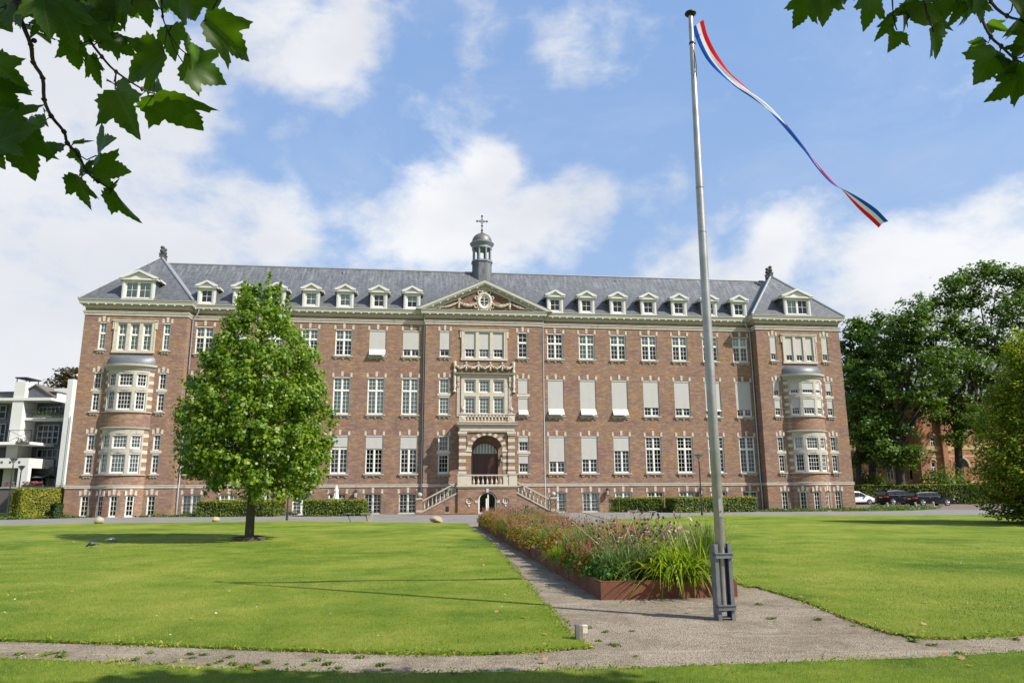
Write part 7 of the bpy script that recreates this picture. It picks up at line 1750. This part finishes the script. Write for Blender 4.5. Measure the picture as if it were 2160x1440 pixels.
# bicycles parked beside the second car
def bike(label, x, y, rz):
    t = thing('bicycle', label, 'bicycle', (x, y, 0), rz, 'bicycles by the hedge'); 
    for wx in (-.52, .52): m = MB(); m.ring((wx, 0, .34), .33, .018, 24, m=5); w_ = m.build('wheel', tyre, t); m = MB(); [m.tube([(wx, 0, .34), (wx + .32 * math.cos(a), 0, .34 + .32 * math.sin(a))], .004, 3) for a in [i * .628 for i in range(10)]]; m.build('spokes', rim_m, w_)
    m = MB()
    for a, b in (((-.52, 0, .34), (-.15, 0, .36)), ((-.15, 0, .36), (-.28, 0, .86)), ((-.52, 0, .34), (-.25, 0, .78)), ((-.15, 0, .36), (.36, 0, .78)), ((-.25, 0, .78), (.34, 0, .86)), ((.34, 0, .9), (.52, 0, .34))): m.tube([a, b], .018, 6)
    m.build('frame', iron, t); m = MB(); m.tube([(.34, -.28, 1.0), (.30, -.1, 1.03), (.30, .1, 1.03), (.34, .28, 1.0)], .014, 5); m.build('handlebar', iron, t); m = MB(); m.box(-.40, -.16, -.07, .07, .88, .93); m.build('saddle', iron, t)
p = at(1863, 1062, 87); bike('dark bicycle standing between the silver car and the second black car', p[0], 87.2, R(80)); p = at(1868, 1062, 87); bike('dark bicycle leaning close to the rear of the second black car', p[0], 87.9, R(100))
# ================================================================== PLANE TREE OVER THE VIEWER
def plane_leaf_mat():
    m, t, b = newmat('plane_leaf'); uv = t.add('ShaderNodeUVMap'); sp = t.add('ShaderNodeSeparateXYZ'); t.link(uv.outputs[0], sp.inputs[0]); oi = t.add('ShaderNodeNewGeometry')
    tcn = t.add('ShaderNodeTexCoord'); x, y = sp.outputs[0], t.math('ABSOLUTE', sp.outputs[1])
    mid = t.smooth(y, .006, .018, 1.0, 0.0)
    lob = t.smooth(t.math('ABSOLUTE', t.math('SUBTRACT', t.math('MULTIPLY', x, 1.15), y)), .006, .016, 1.0, 0.0)     # veins to the side lobes
    sec = t.math('SUBTRACT', t.math('MULTIPLY', x, 7.5), t.math('MULTIPLY', y, 7.0)); fr = t.math('ABSOLUTE', t.math('SUBTRACT', t.math('FRACT', sec), .5)); s2 = t.smooth(fr, .015, .06, .6, 0.0)
    vein = t.math('MAXIMUM', t.math('MAXIMUM', mid, t.math('MULTIPLY', lob, .8)), s2)
    n = t.noise(tcn.outputs['Object'], 18, 4, .6); nb = t.noise(tcn.outputs['Object'], 4.0, 3, .6)
    col = t.ramp(t.math('ADD', t.math('MULTIPLY', n, .5), t.math('MULTIPLY', nb, .5)), [(.3, (.024, .062, .004)), (.55, (.046, .095, .006)), (.75, (.085, .125, .010))])
    col = t.mix(t.math('MULTIPLY', vein, .75), col, (.15, .19, .04)); t.link(col, b.inputs['Base Color']); b.inputs['Roughness'].default_value = .45; b.inputs['Specular IOR Level'].default_value = .4
    tr = t.add('ShaderNodeBsdfTranslucent'); tc_ = t.mix(t.math('MULTIPLY', vein, .7), t.mix(1.0, col, (2.3, 2.5, .6), 'MULTIPLY'), (.03, .055, .008)); t.link(tc_, tr.inputs[0])
    mx = t.add('ShaderNodeMixShader'); mx.inputs[0].default_value = .55; t.link(b.outputs[0], mx.inputs[1]); t.link(tr.outputs[0], mx.inputs[2]); t.link(mx.outputs[0], t.n.get('Material Output').inputs[0]); return m
plm = plane_leaf_mat(); twig_m = plain('twig', (.055, .042, .030), .9, 0, .3, 20)
HALF = [(0, 0), (-.03, .09), (-.05, .19), (.02, .24), (.0, .33), (.07, .34), (.09, .43), (.16, .39), (.22, .43), (.29, .42), (.38, .50), (.46, .52), (.58, .61), (.55, .49), (.59, .43), (.53, .34), (.50, .255), (.59, .275), (.63, .22), (.70, .235), (.74, .165), (.81, .155), (.86, .09), (.93, .055), (1.0, 0)]
PLT = thing('plane_tree', 'plane tree overhead whose leafy branches hang into both upper corners', 'tree', (2.2, -4.2, 0))
pt0 = np.array([2.2, -4.2, 0.0])
from mathutils.geometry import delaunay_2d_cdt
def leaf_template():
    out = [Vector(p) for p in HALF] + [Vector((x, -y)) for x, y in HALF[-2:0:-1]]; n = len(out); inner = []
    for i in range(1, 20): inner.append(Vector((i / 20, 0)))
    for i in range(0, 20):
        for j in range(1, 9):
            x, y = i / 20 + .01, j * .065
            hs = [q for q in HALF]; c = False; m_ = len(hs); k = m_ - 1
            for a in range(m_):
                if (hs[a][1] > y) != (hs[k][1] > y) and x < (hs[k][0] - hs[a][0]) * (y - hs[a][1]) / (hs[k][1] - hs[a][1]) + hs[a][0]: c = not c
                k = a
            if c: inner += [Vector((x, y)), Vector((x, -y))]
    r_ = delaunay_2d_cdt(out + inner, [(i, (i + 1) % n) for i in range(n)], [], 1, 1e-5); return [(v.x, v.y) for v in r_[0]], [tuple(f) for f in r_[2]]
LTV, LTF = leaf_template()
def leaf3(V, F, UV, A, B, wide, fold, curl, rs, ndir=None, side=0):
    """one plane leaf from stalk end A to tip B; the two halves fold up a little along the midrib and the blade undulates"""
    A, B = np.array(A), np.array(B); ax = B - A; L = np.linalg.norm(ax); ax = ax / L
    n = ndir if ndir is not None else np.array([0, -1.0, 0]); n = n - ax * (n @ ax); n /= np.linalg.norm(n); b = np.cross(n, ax); o = len(V); ph = rs.uniform(0, 6.28, 3); sk = rs.normal(0, .10)
    for x, y in LTV:
        kk = min(fold[0] if y > 0 else fold[1], 1.0) * .9; ay = math.sqrt(y * y + .0008) - .028; yw = y * wide
        z = ay * wide * math.sin(kk) - curl * (x - .35) ** 2 + .028 * math.sin(7 * x + ph[0]) * abs(y) * 2 + .022 * math.sin(9 * y + ph[1]) + .02 * math.cos(11 * (x - abs(y)) + ph[2]) * abs(y) * 2
        V.append(tuple(A + ax * L * (x + sk * y) + b * L * yw * math.cos(kk) + n * L * z)); UV.append((x, y))
    for f in LTF: F.append(tuple(o + i for i in f))
def leaf_obj(name, V, F, UV, parent):
    me = bpy.data.meshes.new(name); me.from_pydata([tuple(np.array(v) - pt0) for v in V], [], F); me.materials.append(plm); l = me.uv_layers.new(name='UVMap')
    for lp in me.loops: l.data[lp.index].uv = UV[lp.vertex_index]
    me.polygons.foreach_set('use_smooth', [True] * len(me.polygons)); me.update(); o = bpy.data.objects.new(name, me); COL.objects.link(o); o.parent = parent; return o
rsL = np.random.RandomState(8)
# stalk-end px, tip px, relative width, fold of the two halves (rad), distance from the eye (m)
LEFT = [((326, 198), (430, 276), 1.0, (.15, .2), 2.1), ((386, 132), (480, 178), 1.15, (.2, .35), 2.2), ((363, 53), (368, 130), 1.0, (.2, .2), 2.3), ((345, 110), (262, 172), 1.15, (.3, .2), 2.15), ((243, 188), (296, 294), .85, (1.15, .1), 2.0), ((192, 116), (214, 188), .62, (.5, .6), 2.2), ((150, 82), (166, 152), .85, (.3, .2), 2.25),
        ((305, -12), (316, 60), .95, (.2, .6), 2.3), ((434, 40), (534, 129), .85, (1.2, .15), 2.1), ((466, -4), (428, 52), .9, (.4, .3), 2.2), ((352, -15), (394, 50), .8, (.3, .5), 2.35), ((395, -20), (415, 48), .9, (.2, .3), 2.2), ((58, -28), (40, 62), 1.0, (.3, .3), 2.1), ((88, -10), (108, 82), 1.1, (.2, .2), 2.0), ((150, 0), (92, 70), 1.05, (.1, .2), 2.15), ((120, 5), (160, 106), 1.1, (.2, .2), 2.05),
        ((200, -10), (256, 50), 1.1, (.2, .1), 2.2), ((165, 30), (238, 84), 1.0, (.2, .4), 2.15), ((250, -20), (214, 78), 1.1, (.3, .2), 2.2), ((60, 10), (30, 50), .9, (.3, .3), 2.2), ((205, 90), (276, 82), 1.1, (.2, .3), 2.25), ((232, 80), (290, 120), .9, (.5, .2), 2.3), ((398, 118), (425, 104), .9, (.3, .3), 2.2), ((326, 170), (338, 192), .9, (.4, .6), 2.3), ((240, 172), (262, 190), .7, (.7, .2), 2.3),
        ((-22, 128), (62, 200), .95, (.3, .2), 1.9), ((-14, 300), (82, 264), 1.15, (.15, .1), 1.75), ((26, 262), (70, 386), 1.05, (.1, .2), 1.8), ((-40, 300), (12, 358), 1.0, (.2, .2), 1.85), ((52, 270), (98, 322), .9, (.4, .2), 1.9), ((10, 180), (60, 178), .8, (.6, .3), 1.95), ((122, 302), (98, 340), .72, (.75, .3), 2.0), ((155, 302), (200, 297), .35, (1.1, .9), 2.0), ((203, 328), (236, 287), 1.15, (.2, .3), 2.0),
        ((198, 352), (278, 363), 1.0, (.2, .2), 2.0), ((178, 348), (196, 368), .9, (.3, .3), 2.0), ((168, 320), (176, 362), .75, (.8, .3), 2.0), ((158, 368), (192, 446), .95, (.2, .15), 1.95), ((233, 398), (300, 478), .50, (1.1, .4), 1.95), ((232, 402), (254, 374), .4, (.9, .6), 1.95), ((90, 240), (98, 264), .42, (.8, .4), 2.0),
        ((20, -40), (60, 30), 1.1, (.2, .2), 2.2), ((280, -40), (300, 30), 1.1, (.2, .2), 2.3), ((230, 20), (190, 62), 1.1, (.2, .3), 2.2), ((100, 40), (60, 80), .8, (.4, .3), 2.1),
        ((10, -30), (95, 40), 1.2, (.1, .1), 2.3), ((120, -30), (185, 60), 1.2, (.1, .2), 2.35), ((180, -30), (140, 62), 1.2, (.15, .1), 2.3), ((240, -30), (290, 40), 1.15, (.1, .2), 2.4), ((300, -30), (270, 40), 1.1, (.2, .1), 2.35), ((350, -40), (340, 30), 1.1, (.2, .1), 2.4), ((420, -40), (450, 30), 1.1, (.1, .2), 2.3), ((60, 60), (110, 92), 1.0, (.2, .2), 2.25), ((190, 40), (250, 110), 1.0, (.2, .1), 2.35), ((-30, 10), (20, 60), 1.1, (.2, .2), 2.2), ((-30, 170), (40, 235), 1.2, (.1, .1), 1.85), ((-30, 230), (60, 300), 1.25, (.1, .1), 1.9)]
RIGHT = [((1706, -14), (1673, 64), .9, (.5, .15), 2.3), ((1738, -20), (1737, 56), .95, (.2, .3), 2.3), ((1758, -30), (1752, 26), 1.0, (.3, .3), 2.35), ((1836, -16), (1825, 67), .95, (.2, .2), 2.2), ((1884, 31), (1843, 90), .62, (.4, .8), 2.2), ((1892, 64), (1878, 107), .85, (.4, .3), 2.2), ((1906, 18), (1908, 74), .8, (.3, .3), 2.25), ((1948, 6), (1946, 62), 1.15, (.2, .2), 2.2), ((1920, -14), (1916, 50), 1.0, (.2, .3), 2.25), ((1982, -20), (1994, 42), 1.1, (.3, .3), 2.2),
         ((1967, 58), (1981, 127), .85, (.2, .3), 2.1), ((2032, 4), (2000, 60), .7, (.7, .2), 2.15), ((2046, 4), (2034, 58), .85, (.3, .3), 2.15), ((2064, -4), (2070, 50), .9, (.3, .3), 2.1), ((2030, -26), (2060, 30), 1.1, (.2, .3), 2.15), ((2083, 50), (2130, 66), .6, (.6, .3), 2.1), ((2076, 84), (2036, 115), .75, (.4, .2), 2.05), ((2102, 107), (2055, 178), 1.0, (.15, .2), 2.0), ((2120, 124), (2128, 166), .6, (.6, .4), 2.0),
         ((2160, 146), (2078, 222), .95, (.2, .2), 1.95), ((2168, 20), (2122, 88), 1.0, (.3, .2), 2.0), ((2172, 96), (2138, 120), 1.0, (.2, .3), 1.95), ((2176, 150), (2150, 204), .9, (.3, .3), 1.9), ((2180, 60), (2130, 110), .9, (.3, .2), 2.0), ((1775, -20), (1786, 12), .9, (.3, .3), 2.3), ((2140, -10), (2166, 40), .9, (.3, .3), 2.0), ((1800, -40), (1806, 4), 1.0, (.3, .3), 2.3)]
def branch(leaves, twigs, label, extra):
    mb = MB()
    for tw in twigs:
        pts = [tuple(dist_at(x, y, d) - pt0) for x, y, d in tw['p']] ; n = len(pts); mb.tube(cat3(pts), [tw['r'] * (1 - .6 * i / (len(cat3(pts)) - 1)) for i in range(len(cat3(pts)))], 7)
        for i in range(1, n - 1): mb.lathe([(.002, -.006), (tw['r'] * 1.25, 0), (.002, .006)], pts[i], 6)
    V, F, UV = [], [], []
    for (a, b, wd, fo, d) in leaves:
        tilt = rsL.uniform(-.10, .10); A, B = dist_at(a[0], a[1], d), dist_at(b[0], b[1], d + tilt)
        nd = np.array([rsL.normal(0, .25), -1, rsL.normal(0, .25) - .15]); leaf3(V, F, UV, A, B, wd, fo, rsL.uniform(.02, .28), rsL, nd)
        # leaf stalk back to the nearest twig point
        best = min((np.linalg.norm(np.array([x, y]) - a), x, y, dd) for tw in twigs for x, y, dd in tw['p'])
        if best[0] < 150:
            q = dist_at(best[1], best[2], best[3]); mid_ = (A + q) / 2 + [0, 0, -.012]; mb.tube([tuple(A - pt0), tuple(mid_ - pt0), tuple(q - pt0)], .0016, 5)
    for px, py, d, r_ in extra: mb.lathe([(.001, -r_), (r_ * .8, -r_ * .6), (r_, 0), (r_ * .8, r_ * .6), (.001, r_)], tuple(dist_at(px, py, d) - pt0), 10)
    br = smooth_angle(mb.build('branch', twig_m, PLT, label=label), 60); leaf_obj('foliage', V, F, UV, br); return br
def cat3(pts, per=3):
    P = [np.array(p) for p in pts]; P = [2 * P[0] - P[1]] + P + [2 * P[-1] - P[-2]]; o = []
    for i in range(1, len(P) - 2):
        for k in range(per):
            t = k / per; a, b, c, d = P[i - 1:i + 3]; o.append(tuple(.5 * ((2 * b) + (c - a) * t + (2 * a - 5 * b + 4 * c - d) * t * t + (3 * b - a - 3 * c + d) * t ** 3)))
    return o + [tuple(P[-2])]
TWL = [dict(r=.0055, p=[(-60, -190, 2.3), (5, -60, 2.2), (33, 5, 2.1), (47, 50, 2.08), (65, 95, 2.05), (70, 132, 2.05), (90, 165, 2.04), (93, 210, 2.02), (108, 245, 2.0), (135, 278, 2.0), (142, 302, 2.0), (165, 326, 2.0), (183, 362, 1.98), (207, 382, 1.96), (233, 399, 1.95)]),
       dict(r=.0045, p=[(140, -170, 2.4), (160, -40, 2.25), (168, 30, 2.2), (190, 85, 2.2), (215, 120, 2.2), (245, 152, 2.15), (300, 188, 2.1), (326, 198, 2.1)]),
       dict(r=.0035, p=[(330, -90, 2.35), (340, -5, 2.3), (343, 35, 2.3), (352, 62, 2.28)]), dict(r=.0035, p=[(470, -80, 2.2), (462, -10, 2.2), (436, 40, 2.15)]), dict(r=.004, p=[(-120, 120, 1.9), (-40, 200, 1.85), (-12, 290, 1.8), (26, 264, 1.8), (52, 270, 1.85)])]
TWR = [dict(r=.0042, p=[(2035, -160, 2.3), (2058, -20, 2.15), (2064, 8, 2.12), (2072, 42, 2.1), (2090, 78, 2.05), (2112, 98, 2.02), (2140, 124, 1.98), (2170, 142, 1.95), (2230, 190, 1.9)]), dict(r=.004, p=[(2060, -60, 2.2), (2090, 4, 2.1), (2124, 34, 2.05), (2160, 44, 2.0), (2220, 60, 1.95)]),
       dict(r=.0035, p=[(1940, -120, 2.3), (1950, 2, 2.2), (1958, 38, 2.15), (1967, 58, 2.1)]), dict(r=.003, p=[(1880, -90, 2.3), (1882, -5, 2.22), (1884, 31, 2.2)]), dict(r=.003, p=[(1740, -120, 2.4), (1738, -20, 2.3), (1706, -14, 2.3)]), dict(r=.003, p=[(1838, -110, 2.3), (1836, -16, 2.2)])]
branch(LEFT, TWL, 'branch with large lobed leaves hanging in the upper left', [(18, 16, 2.15, .010), (72, 86, 2.06, .006), (68, 103, 2.06, .004)])
branch(RIGHT, TWR, 'branch tips with lobed leaves along the upper right', [])
# trunk, limbs and the crown above and behind the viewer
mb = MB(); mb.tube([(0, 0, -.1), (0, 0, .4), (-.1, .1, 2.2), (-.2, .3, 4.2), (-.3, .5, 8.5)], [.55, .40, .36, .32, .12], 12)
rsC = np.random.RandomState(19); P, Nn = [], []
ends = [(-2.6, 3.4, 4.6), (-3.3, 5.2, 4.0), (-.5, 5.5, 4.3), (1.2, 5.2, 4.4), (-2.0, 2.0, 6.5), (3.2, 1.0, 6.2), (1.5, -2.5, 6.8), (-1.0, -1.5, 8.0), (.5, 2.0, 8.5), (4.2, -1.5, 5.0), (5.0, 2.0, 5.2), (-4.5, 1.5, 5.0), (-4.2, 4.4, 5.2), (2.8, 3.4, 6.8), (-.6, 3.6, 6.6), (-5.6, 3.0, 6.4)]
for e in ends: limb(mb, (-.2 + rsC.uniform(-.1, .1), .3, rsC.uniform(3.2, 5.5)), e, .10, .02, rsC, .1, 7)
for e in ends:
    for q in range(16):
        c = np.array(e) + rsC.normal(0, .75, 3) * [1, 1, .6]; w3 = c + pt0
        el = (w3[2] - CAMH) / max(np.hypot(w3[0], w3[1]), .1)
        if w3[1] > 0.2 and el < 1.05: continue          # the view itself stays open below the crown
        k = 26; P.append(c + rsC.normal(0, .28, (k, 3)) * [1, 1, .6]); Nn.append(rsC.normal(0, .5, (k, 3)) + [0, 0, .9])
for i in range(230):      # outer boughs to the right, high enough to stay above the view, that shade the near grass
    g_ = np.array([rsC.uniform(-3.5, .7), rsC.uniform(5.6, 6.95), 0]); z = rsC.uniform(5.6, 8.4); q = g_ + np.array(SUND) * (z / SUND.z); d_ = q - CC
    if 720 - FPX * (d_ @ CU) / (d_ @ CF) > -170: continue
    k = 30; P.append(q - pt0 + rsC.normal(0, .22, (k, 3)) * [1, 1, .6]); Nn.append(rsC.normal(0, .5, (k, 3)) + [0, 0, .9])
    if i % 3 == 0: limb(mb, (-.2, .3, 5.0), q - pt0, .07, .012, rsC, .1, 7)
P = np.concatenate(P); Nn = np.concatenate(Nn)
smooth_angle(mb.build('trunk', bark2, PLT), 60)
leaf_cloud('crown', P, Nn, rsC.uniform(.14, .24, len(P)), LEAF_C, oak_leaf, PLT, rsC)
